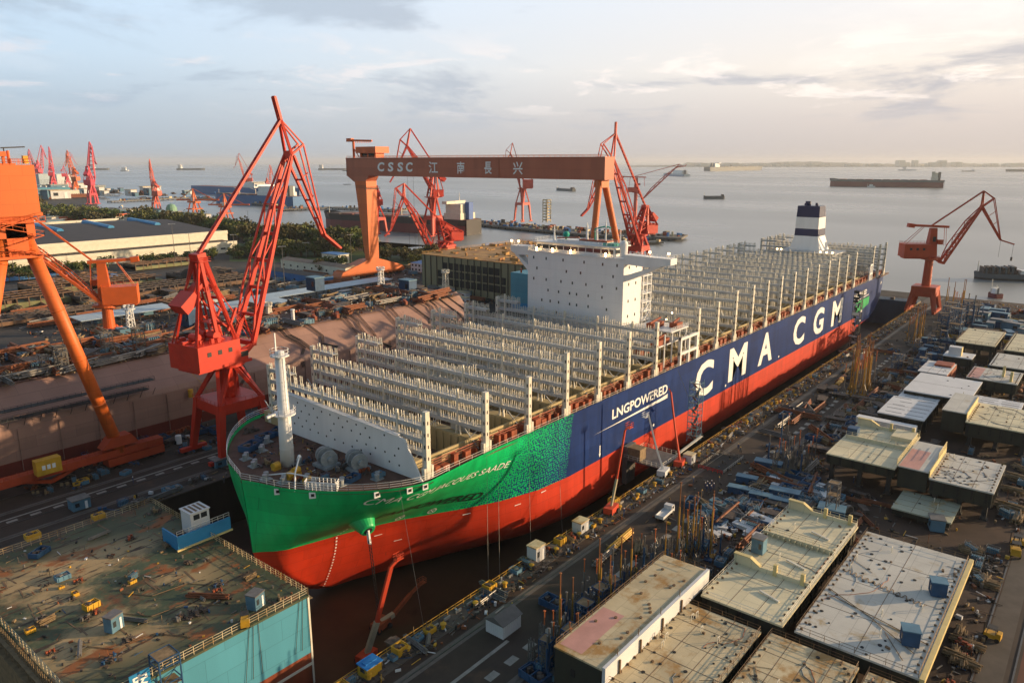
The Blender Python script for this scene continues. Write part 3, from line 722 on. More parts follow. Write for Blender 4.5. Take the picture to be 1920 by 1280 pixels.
# monkey island: rails, mast, radomes, cranes, orange boats
M_teal = pm('teal_green', (0.01, 0.30, 0.22), .5, .2, .5)
mb = MB(); zt = 58.3
rr = [Vector((HX0+1.4, HY0+4.2, zt)), Vector((HX0+1.4, HY1-1.6, zt)), Vector((HX1-1.2, HY1-1.6, zt)), Vector((HX1-1.2, HY0+4.2, zt)), Vector((HX0+1.4, HY0+4.2, zt))]
mb.rail(rr, 1.1, .05, 1.6, 2)
mb.rail([Vector((HX0+.2, HY0+.2, 55.05)), Vector((HX0+.2, HY1-.2, 55.05))], 1.1, .05, 1.8, 2)
mb.rail([Vector((HX0+.2, HY0+.2, 55.05)), Vector((HX1, HY0+.2, 55.05))], 1.1, .05, 1.8, 2)
mb.build('roof_railing', M_shipw, ship)
for y, h_, r_ in ((152,5.5,.35),(138.5,7,.5),(134.6,6,.45),(131.2,8,.3),(125.6,5.0,.25)):
    mb = MB(); mb.lathe((HX0+5, y, zt), [(r_*1.6,0),(r_,1.0),(r_*.6,h_*.8),(.08,h_)], 10); mb.bar((HX0+5, y-1.2, zt+h_*.7), (HX0+5, y+1.2, zt+h_*.7), .15); mb.build('signal_mast', M_shipw, ship)
mb = MB(); mb.box(HX0+4, 130, zt, HX0+8, 150, zt+.9)
mb.lathe((HX0+4, 123.6, 55.0), [(1.2,0),(1.3,4.4),(.9,5.2),(.2,5.4)], 14)
mb.build('mast_house', M_shipw, ship)
mb = MB(); mb.lathe((HX0+5, 147, zt+.6), [(.3,0),(.3,1),(1.0,1.4),(1.2,2.1),(.8,2.9),(.1,3.1)], 12); mb.box(HX0+3, 126.5, zt, HX0+7, 131.0, zt+.8)
mb.path([(HX0+6,136,zt),(HX0+6,136,zt+5),(HX0+6,132,zt+6),(HX0+6,130,zt+5.6)], .28, 6)
mb.build('radome', M_teal, ship)
mb = MB(); mb.box(HX0+4, 130, zt+.9, HX0+8, 141, zt+1.4); mb.bar((HX0+4, 150, zt+1.3), (HX0+4, 141, zt+2.0), .4)
mb.build('roof_gear', M_oxide, ship)
for y in (156.5, 149.8, 142.2, 128.5): mb = MB(); mb.tube((HX0+.9, y, 55.05), (HX0+.9, y, 56.3), .28, n=8); mb.build('deck_lamp', M_warm, ship)
# lit stair tower, boats and platforms behind the port side of the house
mb = MB()
for z in (24, 27, 30, 33, 36, 39, 42, 45, 48):
    mb.box(HX1, HY0-.5, z, HX1+6, HY0+8, z+.25)
    mb.rail([Vector((HX1, HY0-.4, z+.25)), Vector((HX1+6, HY0-.4, z+.25))], 1.1, .05, 1.2, 2)
for x in (HX1+.4, HX1+3, HX1+5.8): mb.bar((x, HY0-.3, 20.6), (x, HY0-.3, 49.2), .3)
for z, zz in ((24,27),(27,30),(30,33),(33,36),(36,39)): mb.bar((HX1+.5, HY0-.6, z+.2), (HX1+5, HY0-.6, zz), .5, .2)
mb.box(HX0+6, CY-HB+2, 32.0, HX1+6, HY0-.6, 32.4); mb.box(HX0+2, CY-HB+4, 27.6, HX1+6, HY0-.6, 28.0)
for x in (207, 212, 217, 221.5):
    mb.bar((x, CY-HB+2.4, 20.6), (x, CY-HB+2.4, 32.2), .35); mb.bar((x, CY-HB+9, 20.6), (x, CY-HB+9, 32.2), .3)
mb.rail([Vector((HX0+6, CY-HB+2.1, 32.4)), Vector((HX1+6, CY-HB+2.1, 32.4))], 1.2, .06, 1.3, 3)
mb.build('stair_tower', M_shipw, ship)
mb = MB()
for x, y, z, l_ in ((210,110,28.1,8),(214,114,32.5,7),(218,108.6,32.5,4),(209,116,24,6)):
    mb.box(x-l_/2, y-1.4, z, x+l_/2, y+1.4, z+1.6); mb.bar((x-l_/2, y, z+1.8), (x+l_/2, y, z+2.6), .5)
mb.build('boat_gear', M_oxide, ship)
for y, z in ((114,33.5),(117,29.5),(112,36)): mb = MB(); mb.tube((HX1+5, y, z), (HX1+5, y, z+.4), .22, n=7); mb.build('deck_lamp', M_warm, ship)
# funnel with blue and white bands
M_navy = pm('funnel_navy', (0.012, 0.018, 0.075), .45, .1)
fx, fy0, fy1 = 428.0, 130.6, 143.0
mb = MB()
def fring(z, g, x1): return [(fx-g*.6, fy0-g, z),(x1+g, fy0-g, z),(x1+g, fy1+g, z),(fx-g*.6, fy1+g, z)]
lv = [(21, 2.2, 441, 1),(36.6, 2.2, 441, 1),(44.5, .25, 440, 1),(44.6, .25, 440, 0),(48.6, .1, 440, 0),(48.7, .1, 440, 1),(54.8, 0, 439.5, 1),(54.9, 0, 439.5, 0),(61.0, -.2, 438, 0)]
for (z0, g0, a0, k0), (z1, g1, a1, k1) in zip(lv, lv[1:]):
    r0, r1 = fring(z0, g0, a0), fring(z1, g1, a1); mb.mat(0 if k1 == k0 == 0 else 1); mb.add(r0+r1, [(i, (i+1) % 4, (i+1) % 4+4, i+4) for i in range(4)])
mb.mat(0); mb.add(fring(61.0, -.2, 438), [(0,1,2,3)])
mb.tube((432,138.5,61),(432,138.5,63.5),1.5,n=12); mb.tube((434,134.5,61),(434,134.5,62.6),.7,n=10); mb.tube((435,141,61),(435,141,62.2),.5,n=10); mb.tube((431,133,61),(431,133,62.0),.4,n=8)
mb.build('funnel', [M_navy, M_shipw], ship)
mb = MB(); mb.box(420, 118, 36.0, 441, 150, 36.5); mb.box(422, 120, 20.6, 440, 148, 36)
mb.rail([Vector((420.2, 118.2, 36.5)), Vector((420.2, 149.8, 36.5))], 1.2, .08, 2, 2)
mb.build('engine_casing', M_grey, ship)
for y in (119.5, 122.5, 125.8, 147.2, 149.4): mb = MB(); mb.tube((419.8, y, 36.9), (419.8, y, 37.5), .4, n=8); mb.build('deck_lamp', M_warm, ship)
# ------------------------------------------------------------------ cranes
M_cred = pm('crane_red', (0.50, 0.030, 0.012), 0.5, 0.14, 0.25, rust=0.22, rustcol=(0.27, 0.028, 0.015), rscale=.6)
M_cor = pm('crane_orange', (0.62, 0.115, 0.022), 0.5, 0.12, 0.15, rust=0.15, rustcol=(0.36, 0.06, 0.02))
M_cpale = pm('crane_faded', (0.55, 0.10, 0.07), 0.55, 0.15, 0.2)
M_pink = pm('crane_pink', (0.62, 0.06, 0.09), 0.5, 0.12, 0.2)
M_cor_shaded = pm('crane_orange_shaded', (0.40, 0.055, 0.018), 0.5, 0.14, 0.2, rust=.2, rustcol=(.3,.05,.02))  # crane orange darkened: shade on the sill and pillar crane is in the colour
M_girder = pm('girder_brown_red', (0.43, 0.125, 0.068), 0.55, 0.10, 0.12, streak=True, rust=.15, rustcol=(.24,.07,.05), plates=('yz', 15, 6.2), ptint=.06)
M_goli = pm('gantry_orange', (0.58, 0.125, 0.022), 0.5, 0.12, 0.12, streak=True, rust=0.22, rustcol=(0.40, 0.08, 0.02), rscale=.5, plates=('xz', 6, 3.4), ptint=.05)
M_dark = pm('dark_machinery', (0.03, 0.028, 0.028), .6, .3, .8)
M_rope = pm('wire_rope', (0.06, 0.06, 0.06), .5, .1)

def fo_r(j): return j['foot'][0]
def crane(name, label, P, head, J, m, group=None, style='legs', k=1.0, zp=16, zr=28, fw=(13, 13), house=(-13, 1, 12, 6.5), detail=True, jw=7.5, beam=None, rope=False):
    """level-luffing dock crane: J gives joints as pixels (read on the crane's own upright plane) or as (r, z)"""
    ca, sa = math.cos(R(head)), math.sin(R(head)); root = thing(name, label, 'crane', (P[0], P[1], P[2] if len(P) > 2 else 0), group)
    gz = P[2] if len(P) > 2 else 0
    def W3(r, s, z): return Vector((P[0]+r*ca-s*sa, P[1]+r*sa+s*ca, z))
    j = {}
    for q, v in J.items():
        if v[0] == 'rz': j[q] = (v[1], v[2]+gz)
        else:
            w = onV(v[0], v[1], P, head); j[q] = ((w.x-P[0])*ca+(w.y-P[1])*sa, w.z)
    zp += gz; zr += gz
    a, c = fw[0]/2, fw[1]/2; mats = [m, M_dark]
    def A3(x, y, z): return Vector((P[0]+x, P[1]+y, z))       # portals stand square to the quay
    if style == 'legs':
        for sx_ in (-1, 1):
            for sy_ in (-1, 1):
                mb = MB(); mb.bar(A3(sx_*a*1.12, sy_*c*1.12, gz+1.6), A3(sx_*a*.86, sy_*c*.86, zp), 1.5*k, 1.5*k, 2.0*k, 2.0*k); mb.build('leg', mats, root)
                mb = MB(); mb.mat(1)
                for d in (-3.2, -1.1, 1.1, 3.2): mb.tube(A3(sx_*a*1.12+d*.9, sy_*c*1.12-.35, gz+.5), A3(sx_*a*1.12+d*.9, sy_*c*1.12+.35, gz+.5), .5, n=8)
                mb.mat(0); mb.box(P[0]+sx_*a*1.12-4, P[1]+sy_*c*1.12-.7, gz+.8, P[0]+sx_*a*1.12+4, P[1]+sy_*c*1.12+.7, gz+1.9); mb.build('bogie', mats, root)
        mb = MB()
        for s_ in (-1, 1):
            mb.bar(A3(-a, s_*c*.86, zp), A3(a, s_*c*.86, zp), 1.8*k, 2.6*k); mb.bar(A3(s_*a*.86, -c, zp-.02), A3(s_*a*.86, c, zp-.02), 1.8*k, 2.6*k)
        mb.box(P[0]-a, P[1]-c, zp+1.3*k, P[0]+a, P[1]+c, zp+1.5*k)
        if detail: mb.rail([A3(-a,-c,zp+1.5), A3(a,-c,zp+1.5), A3(a,c,zp+1.5), A3(-a,c,zp+1.5), A3(-a,-c,zp+1.5)], 1.1, .06, 2, 2)
        mb.build('portal_beam', mats, root)
        mb = MB(); rr = 4.2*k
        for sx_ in (-1, 1):
            for sy_ in (-1, 1):
                mb.bar(A3(sx_*a*.9, sy_*c*.9, zp+1.2), A3(sx_*rr*.75, sy_*rr*.2, zr-1), 1.0*k); mb.bar(A3(sx_*a*.9, sy_*c*.9, zp+1.2), A3(sx_*rr*.2, sy_*rr*.75, zr-1), 1.0*k)
        mb.tube(A3(0,0,zp), A3(0,0,zr-1), 1.9*k, 3.2*k, n=14)
        mb.build('pylon', mats, root)
    else:
        mb = MB()
        for sx_ in (-1, 1):
            for sy_ in (-1, 1): mb.bar(A3(sx_*a, sy_*c*.9, gz+1.0), A3(sx_*a*.55, sy_*c*.6, zp*.8), 1.6*k, 1.6*k, 3.0*k, 2.6*k)
        mb.box(P[0]-a*.75, P[1]-c*.8, zp*.62, P[0]+a*.75, P[1]+c*.8, zp)
        for s_ in (-1, 1): mb.bar(A3(-a*1.2, s_*c*.9, gz+1.0), A3(a*1.2, s_*c*.9, gz+1.0), 1.3, 1.6)
        mb.build('portal', mats, root)
        mb = MB(); mb.tube(A3(0,0,zp), A3(0,0,zr-1), 2.6*k, 2.3*k, n=18); mb.build('post', mats, root, smooth=False)
    mb = MB(); mb.lathe(A3(0,0,zr-1), [(3.4*k,0),(5.0*k,.3),(5.0*k,1.4),(3.4*k,1.6)], 20)
    if detail: mb.rail([A3(5.3*k*math.cos(q*.524), 5.3*k*math.sin(q*.524), zr+.3) for q in range(13)], 1.1, .05, 3, 2)
    mb.build('slewing_ring', mats, root)
    h0, h1, hw, hh = house
    mb = MB(); z0 = zr+.7
    b8 = [W3(r, s, z) for z in (z0, z0+hh) for r, s in ((h0, -hw/2), (h1, -hw/2), (h1, hw/2), (h0, hw/2))]
    mb.add(b8, [(0,3,2,1),(4,5,6,7),(0,1,5,4),(1,2,6,5),(2,3,7,6),(3,0,4,7)])
    mb.add([W3(r, s, z) for z in (z0-.9, z0-.02) for r, s in ((h0+1, -hw*.35), (5.5*k, -hw*.35), (5.5*k, hw*.35), (h0+1, hw*.35))], [(0,3,2,1),(4,5,6,7),(0,1,5,4),(1,2,6,5),(2,3,7,6),(3,0,4,7)])
    if detail:
        mb.rail([W3(h0,-hw/2,z0+hh), W3(h1,-hw/2,z0+hh), W3(h1,hw/2,z0+hh), W3(h0,hw/2,z0+hh), W3(h0,-hw/2,z0+hh)], 1.1, .05, 2, 2)
        mb.mat(1)
        for f in (.25, .5, .75): 
            q = W3(h0+(h1-h0)*f, -hw/2-.03, z0+hh*.55); mb.obox((q.x, q.y, q.z), 1.3, .1, 1.3, head)
    mb.build('machinery_house', mats, root)
    ar, az = j['atop']; zt = z0+.2
    if beam is None:
        mb = MB()
        for s_ in (-1, 1):
            mb.bar(W3(3.0*k, s_*3.6*k, zt), W3(ar+.8*k, s_*1.4*k, az), 1.0*k); mb.bar(W3(-3.5*k, s_*3.6*k, zt), W3(ar-.4*k, s_*1.4*k, az), .9*k)
            mb.bar(W3(h0+1, s_*4.2*k, zt+hh-.5), W3(ar-.8*k, s_*1.4*k, az), .55*k); mb.bar(W3(-1, s_*3.4*k, zt+(az-zt)*.3), W3(2.6*k, s_*3.0*k, zt+(az-zt)*.5), .6*k)
        for f in (.35, .62, .85):
            mb.bar(W3(3*k+(ar-3*k)*f, -3.6*k+2.2*k*f, zt+(az-zt)*f), W3(3*k+(ar-3*k)*f, 3.6*k-2.2*k*f, zt+(az-zt)*f), .7*k)
        mb.bar(W3(ar-1.2*k, 0, az), W3(ar+1.4*k, 0, az+.4), 3.6*k, 2.0*k)
        mb.build('a_frame', mats, root)
        mb = MB(); cr, cz = ar-5.5*k, zt+(az-zt)*.62       # moving counterweight behind the frame
        mb.bar(W3(cr+5.0*k, 0, cz+4.0*k), W3(cr, 0, cz), 3.6*k, 1.0*k); mb.bar(W3(cr+2.4*k, 0, cz+1.5*k), W3(cr-1.8*k, 0, cz-1.8*k), 5.4*k, 3.0*k)
        for s_ in (-1, 1): mb.bar(W3(cr+1*k, s_*2.2*k, cz), W3(ar, s_*1.3*k, az-1.0*k), .5*k)
        mb.build('counterweight', mats, root)
        if detail:
            mb = MB(); zt2 = zt+hh-.3; rq = random.Random(1)
            for r_0, s_0, rr_ in ((-5, -2.2, 1.2), (-5, 2.2, 1.2), (-9.5, 0, 1.0)): mb.tube(W3(r_0, s_0-1.6, zt2+1.6), W3(r_0, s_0+1.6, zt2+1.6), rr_*k, n=12)
            for q in range(14): w_ = W3(rq.uniform(h0+1, -1), rq.uniform(-hw*.4, hw*.4), zt2); mb.obox((w_.x, w_.y, w_.z), rq.uniform(.6, 2.2), rq.uniform(.5, 1.6), rq.uniform(.5, 2.4), head)
            mb.build('hoist_machinery', mats, root)
            mb = MB()
            for s_ in (-1, 1):
                mb.bar(W3(h0+.6, s_*hw*.42, zt2), W3(ar-.6*k, s_*1.2*k, az-1), .45*k); mb.bar(W3(h1-.6, s_*hw*.44, zt2), W3(ar+.2*k, s_*1.3*k, az-.5), .5*k)
                a0 = W3(3*k, s_*3.4*k, zt+(az-zt)*.05)
                for f in (.12, .3, .48, .66): mb.bar(W3(3*k+(ar-3*k)*f, s_*(3.6-2.2*f)*k, zt+(az-zt)*f), W3(-3.5*k+(ar+3.1*k)*(f+.16), s_*(3.6-2.2*(f+.16))*k, zt+(az-zt)*(f+.16)), .4*k)
            for f in (.4, .7, .97):
                rr_ = -3.5*k+(ar+3.1*k)*f; z_ = zt+(az-zt)*f; mb.rail([W3(rr_-1.2*k, -2.6*k, z_), W3(rr_+2.4*k, -2.6*k, z_), W3(rr_+2.4*k, 2.6*k, z_), W3(rr_-1.2*k, 2.6*k, z_)], 1.1, .06, 1.2, 2); c_ = W3(rr_+.6*k, 0, z_-.1); mb.obox((c_.x, c_.y, c_.z), 3.6*k, 5.2*k, .12, head)
            for q in range(3): mb.bar(W3(fo_r(j)+1.5*q, -2.2*k, j['foot'][1]+1), W3(ar+.5, -1.2*k+q*1.2*k, az-1.5-q), .16*k)
            mb.build('frame_strut', mats, root)
        if detail:
            mb = MB(); q = W3(h1+1.5, -hw*.32, z0); mb.obox((q.x, q.y, q.z), 3.2, 3.0, 3.4, head); mb.mat(1); q = W3(h1+1.6, -hw*.32, z0+1.4); mb.obox((q.x, q.y, q.z), 3.26, 3.06, 1.5, head); mb.build('operator_cab', mats, root)
    else:
        mb = MB(); b8 = []
        for z, w_, l_ in ((zt, 2.6*k, 3.0*k), (az-1, 1.6*k, 1.7*k)):
            b8 += [W3(r, s, z) for r, s in ((-l_, -w_), (l_, -w_), (l_, w_), (-l_, w_))]
        mb.add(b8, [(0,3,2,1),(4,5,6,7),(0,1,5,4),(1,2,6,5),(2,3,7,6),(3,0,4,7)]); mb.mat(1)
        q = W3(.4, -2.2*k, zt+(az-zt)*.5); mb.obox((q.x, q.y, q.z), 1.6*k, .5*k, 3.0*k, head); mb.mat(0)
        q = W3(3.6*k, -2.8*k, zt+(az-zt)*.42); mb.obox((q.x, q.y, q.z), 2.6*k, 2.4*k, 2.8*k, head)
        mb.build('tower', mats, root)
        mb = MB(); b0, b1 = beam
        mb.bar(W3(b0, 0, az+.5), W3(b1, 0, az-.3), 2.6*k, 1.3*k); mb.bar(W3(b0, 0, az+.5), W3(b0+3.4*k, 0, az+.1), 3.4*k, 2.4*k)
        mb.build('balance_beam', mats, root)
        for s_ in (-1, 1): mb = MB(); mb.tube(W3(b0*.4, s_*1.2*k, az-.5), W3(h0+1.5, s_*2*k, z0+hh), .16*k, n=5); mb.build('stay_rod', mats, root); mb = MB(); mb.tube(W3(b1*.8, s_*1.2*k, az-.5), W3(b1*.8+1, s_*1.4*k, zt+(az-zt)*.36), .14*k, n=5); mb.build('stay_rod', mats, root)
    fo, hd, ap, kn, no, tp = (j[q] for q in ('foot', 'head', 'apex', 'knee', 'nose', 'tip'))
    mb = MB(); w0, w1 = jw*k, jw*k*.36; n_ = 7
    def side(t, s_, up=0.0):
        r = fo[0]+(hd[0]-fo[0])*t; z = fo[1]+(hd[1]-fo[1])*t; dl = math.hypot(hd[0]-fo[0], hd[1]-fo[1]); nr, nz_ = -(hd[1]-fo[1])/dl, (hd[0]-fo[0])/dl
        return W3(r+nr*up, s_*(w0+(w1-w0)*t)/2, z+nz_*up)
    for s_ in (-1, 1): mb.bar(side(0, s_), side(1, s_), 1.25*k, 1.25*k, .9*k, .9*k)
    up = lambda t: 2.6*k*min(1, t/.25, (1-t)/.35+.15)
    tl = [q/n_ for q in range(n_+1)]
    for q in range(n_):
        for s_ in (-1, 1):
            mb.bar(side(tl[q], s_, up(tl[q])), side(tl[q+1], s_, up(tl[q+1])), .5*k)
            mb.bar(side(tl[q], s_, up(tl[q]) if q % 2 else 0), side(tl[q+1], s_, 0 if q % 2 else up(tl[q+1])), .32*k)
        mb.bar(side(tl[q], -1), side(tl[q], 1), .7*k, .9*k)
        if q % 2: mb.bar(side(tl[q], -1, up(tl[q])), side(tl[q], 1, up(tl[q])), .3*k)
        if q < 3: mb.bar(side(tl[q], -1), side(tl[q+1], 1), .35*k)
    mb.bar(side(1, -1), side(1, 1), 1.5*k, 2.2*k); mb.bar(side(0, -1.15), side(0, 1.15), 1.3*k, 1.3*k)
    for s_ in (-1, 1): mb.bar(W3(1.5*k, s_*w0*.42, zr+.6), side(0, s_), 1.4*k, 1.2*k, 1.0*k, 1.0*k); mb.bar(W3(2.4*k, s_*w0*.42, min(zr+3.5*k, fo[1]+3*k)), side(0, s_), .6*k)
    mb.build('jib', mats, root)
    mb = MB(); d = Vector((ap[0]-ar, 0, ap[1]-az)); n_ = 20       # ladder-like tie bar
    for s_ in (-1, 1): mb.bar(W3(ar, s_*.42*k, az+.6), W3(ap[0], s_*.42*k, ap[1]), .38*k, .7*k)
    for q in range(n_+1): 
        r, z = ar+(ap[0]-ar)*q/n_, az+.6+(ap[1]-az-.6)*q/n_; r2, z2 = ar+(ap[0]-ar)*(q+.45)/n_, az+.6+(ap[1]-az-.6)*(q+.45)/n_
        if q < n_: mb.bar(W3(r, 0, z), W3(r2, 0, z2), .5*k, .6*k)
    mb.build('tie_bar', mats, root)
    mb = MB(); w = w1/2
    for s_ in (-1, 1):
        mb.bar(W3(ap[0], s_*.4*k, ap[1]), W3(hd[0], s_*w, hd[1]), .7*k); mb.bar(W3(ap[0], s_*.4*k, ap[1]), W3(kn[0], s_*w*.8, kn[1]), .4*k)
        mb.bar(W3(kn[0], s_*w*.8, kn[1]), W3(hd[0], s_*w, hd[1]), .55*k); mb.bar(W3(kn[0], s_*w*.8, kn[1]), W3(no[0], s_*.5*k, no[1]), .36*k)
        mb.bar(W3(hd[0]+.3, s_*w*1.3, hd[1]-.3), W3(no[0], s_*.7*k, no[1]), .85*k, .7*k, .6*k, .6*k)
        mb.bar(W3(no[0], s_*.6*k, no[1]), W3(tp[0], s_*.5*k, tp[1]), .7*k)
    for f in (.3, .55, .78, 1.0):
        r, z = hd[0]+(no[0]-hd[0])*f, hd[1]+(no[1]-hd[1])*f; mb.bar(W3(r, -w*1.3*(1-f)-.7*k*f, z), W3(r, w*1.3*(1-f)+.7*k*f, z), .5*k)
        if f < .9:
            r2, z2 = kn[0]+(no[0]-kn[0])*f, kn[1]+(no[1]-kn[1])*f; mb.bar(W3(r, 0, z), W3(r2, 0, z2), .26*k)
    if 'tail' in j:
        tr_, tz = j['tail']
        for s_ in (-1, 1): mb.bar(W3(ap[0], s_*.5*k, ap[1]), W3(tr_, s_*.45*k, tz), .5*k, .8*k)
        for q in range(7): 
            f = q/6; mb.bar(W3(ap[0]+(tr_-ap[0])*f, -.6*k, ap[1]+(tz-ap[1])*f), W3(ap[0]+(tr_-ap[0])*f, .6*k, ap[1]+(tz-ap[1])*f), .3*k)
    mb.build('fly_jib', mats, root)
    if rope:
        mb = MB(); mb.tube(W3(tp[0], .3, tp[1]), W3(tp[0], .3, gz+rope), .07*k, n=4); mb.tube(W3(no[0], -.3, no[1]), W3(no[0], -.3, gz+rope), .07*k, n=4)
        q = W3(tp[0], .3, gz+rope-2); mb.obox((q.x, q.y, q.z), 1.6*k, 1.0*k, 2.2*k); mb.build('hoist_rope', [M_rope], root)
    return root

main_crane = crane('dock_crane', 'tall bright red luffing crane on splayed legs beside the bow of the container ship', (111, 199.5), 8,
    dict(foot=(458,640), head=(541,290), apex=(525,225), tail=(513,181), knee=(564,271), nose=(607,440), tip=(637,465), atop=('rz', -6, 59)), M_cred, zp=15.5, zr=27.5, k=1.06, house=(-13.5, .5, 13, 7.2), fw=(15, 14.5))
mb = MB(); q0 = wloc(main_crane)
for i in range(2):                         # the crane's painted number plate marks on the rear of its machinery house
    for dy, dz in ((0,0),(1.1,0),(0,1.3),(1.1,1.3)):
        mb.box(q0.x-13.75, q0.y+dy-1.4, 31.5+dz, q0.x-13.2, q0.y+dy-.7, 32.5+dz)
crane('dock_crane', 'red luffing crane whose pointed top stands above the white accommodation block of the ship', (541, 307), 163,
    dict(foot=(1196,476), head=(1148,300), apex=(1154,250), tail=(1155,229), knee=(1129,270), nose=(1102,392), tip=(1090,405), atop=(1210,388)), M_cred, zp=16, zr=27, jw=8, k=1.45, house=(-16, -4, 11, 7))
crane('dock_crane', 'red luffing crane with its nose folded down in front of the moored bulk carrier', (500, 487), 163,
    dict(foot=(812,474), head=(757,371), apex=(757,344), knee=(742,353), nose=(733,430), tip=(721,443), atop=(823,412)), M_cred, zp=8, zr=13, house=(-16, -3, 11, 8), k=1.45, jw=8)
crane('dock_crane', 'red crane on a tall portal whose apex rises behind and above the lettered girder', (636, 640, -2), 155,
    dict(foot=(817,368), head=(763,274), apex=(769,241), knee=(750,262), nose=(738,330), tip=(731,342), atop=(815,312)), M_cred, zp=22, zr=46, k=1.6, jw=6, fw=(16, 14), house=(-12, 1, 12, 8), detail=False)
crane('dock_crane', 'red crane half hidden behind the left leg of the lettered gantry crane', (600, 700, -2), 60,
    dict(foot=('rz',7,40), head=('rz',20,68), apex=('rz',18,74), knee=('rz',24,68), nose=('rz',30,48), tip=('rz',34,45), atop=('rz',-4,58)), M_cred, zp=20, zr=36, k=1.25, fw=(16,14), detail=False)
crane('dock_crane', 'faded red crane on lattice portal standing on the far jetty beyond the gantry girder', (866, 686, -1), 131,
    dict(foot=(975,350), head=(957,288), apex=(961,268), knee=(949,281), nose=(945,316), tip=(940,322), atop=(972,306)), M_cpale, zp=26, zr=48, k=1.3, fw=(17,14), house=(-15, 0, 13, 12), detail=False)
crane('dock_crane', 'orange red pillar crane on an arched portal at the dock head beside the ship stern', (484, 84), -57,
    dict(foot=(1765,492), head=(1841,388), apex=(1845,358), knee=(1864,372), nose=(1876,450), tip=(1901,458), atop=(1748,424)), M_cor_shaded, style='post', zp=15, zr=31, k=.95, house=(-16, -2, 9, 7.5), beam=(-14, 8), jw=6, fw=(17, 16), rope=32)
crane('dock_crane', 'orange pillar crane with its lattice jib reaching left in front of the long warehouse', (157, 392), 150,
    dict(foot=(192,566), head=(-60,385), apex=(-62,318), knee=(-80,340), nose=(-100,430), tip=(-110,450), atop=(172,490)), M_cor, style='post', zp=3, zr=14.5, k=1.1, house=(-15, 1, 10, 9), beam=(-17, 6), jw=7, fw=(12, 12))
# shipyards far to the left
T = dict(foot=('rz',8,42), head=('rz',17,86), apex=('rz',14,97), knee=('rz',20,90), nose=('rz',26,66), tip=('rz',30,62), atop=('rz',-5,58))
def far_crane(label, px, py, h, head, m, k=1.5, grp=None, tilt=1.0):
    p = G(px, py); s_ = h/100.; J = {q: ('rz', v[1]*s_*tilt, v[2]*s_) for q, v in T.items()}
    return crane('dock_crane', label, (p.x, p.y), head, J, m, grp, zp=16*s_, zr=30*s_, k=k*s_*.72, fw=(11*s_, 10*s_), detail=False, house=(-12*s_, 1, 11*s_, 8*s_))
far_crane('tall pink red crane seen edge on at the end of the left jetty', 175, 383, 128, 45, M_pink, 1.7)
far_crane('slim orange red crane leaning left between the pink cranes at the far left shipyard', 143, 364, 118, 110, M_cor, 1.7, tilt=.7)
far_crane('pink crane behind the white ship at the far left shipyard', 128, 352, 120, -20, M_pink, 1.5)
far_crane('pink crane right of the small far group, standing left of the white ship', 101, 354, 135, 60, M_pink, 1.8, tilt=.6)
far_crane('leftmost pink crane of the small far group next to the orange gantry', 69, 346, 135, 100, M_pink, 1.6)
far_crane('pink crane in the middle of the small far group at the left shipyard', 79, 346, 150, 30, M_pink, 1.6)
far_crane('thin dark orange crane standing alone on the middle jetty in the left bay', 294, 397, 92, 110, M_cpale, 1.6, tilt=.25)
far_crane('red crane rising from the deck of the moored blue ship', 466, 364, 110, 141, M_cpale, 1.5)
far_crane('faded crane standing behind the main red crane boom at the blue ship jetty', 505, 372, 80, 20, M_cpale, 1.4)

# the lettered goliath crane
gan = thing('gantry_crane', 'huge red brown gantry crane carrying white lettering across the docks', 'gantry crane', (366, 345, 0))
GX0, GX1 = 366.0, 376.0
mb = MB(); mb.box(GX0, 231, 74.8, GX1, 459, 87.2); mb.box(GX0-.3, 231, 87.2, GX1+.3, 459, 87.7)
mb.extr([(GX0, 459, 74.8),(GX0, 434, 74.8),(GX0, 438, 70),(GX0, 450, 70)], (10, 0, 0)); mb.bar((GX0-.1, 309, 75), (GX0-.1, 309, 87), .35, .3)
mb.build('girder', M_girder, gan)
mb = MB(); mb.rail([Vector((GX0, 233, 87.7)), Vector((GX0, 458, 87.7))], 1.2, .09, 4, 2); mb.rail([Vector((GX1, 233, 87.7)), Vector((GX1, 458, 87.7))], 1.2, .09, 4, 2); mb.build('girder_railing', M_cor, gan)
M_lett2 = pm('lettering_pale', (0.85, 0.84, 0.83), .6, .08)
for ch, pxa, pxb in (('C',708,721),('S',727,738),('S',745,756),('C',761,774),('\u6c5f',804,821),('\u5357',857,871),('\u9577',908,922),('\u5174',962,980)):
    ya, yb = onX(pxa, 315, GX0).y, onX(pxb, 315, GX0).y; vs, fs = txt(ch, 6, bold=.22 if ord(ch) < 200 else .08, shear=.1 if ord(ch) < 200 else 0)
    vs = fit(vs, 0, 1, 0, 1); z0, z1 = (78.0, 84.5) if ord(ch) < 200 else (77.2, 84.9)
    mb = MB(); mb.add([(GX0-.08, ya+(yb-ya)*v[0], z0+(z1-z0)*v[1]) for v in vs], fs); mb.build('letter', M_lett2, gan)
mb = MB()                                    # rigid leg and its spreading foot
mb.add([(GX0,437,71),(GX1,437,71),(GX1,450,71),(GX0,450,71),(365.5,436.5,13),(375,436.5,13),(375,441,13),(365.5,441,13)], [(0,1,2,3),(7,6,5,4),(0,4,5,1),(1,5,6,2),(2,6,7,3),(3,7,4,0)])
mb.build('rigid_leg', M_goli, gan)
mb = MB(); mb.extr([(364,436.3,13),(376,436.3,13),(399,436.3,6),(401,436.3,2.4),(338,436.3,2.4),(340,436.3,6)], (0, 10.8, 0)); mb.build('leg_foot', M_goli, gan)
mb = MB(); mb.box(338, 438.5, 1.0, 401, 445.5, 2.3); tbg = mb.build('travel_bogie', [M_goli, M_dark], gan)
for q in range(16): mb = MB(); mb.tube((340+q*3.9, 438, .7), (340+q*3.9, 446, .7), .7, n=8); mb.build('wheel', M_dark, tbg)
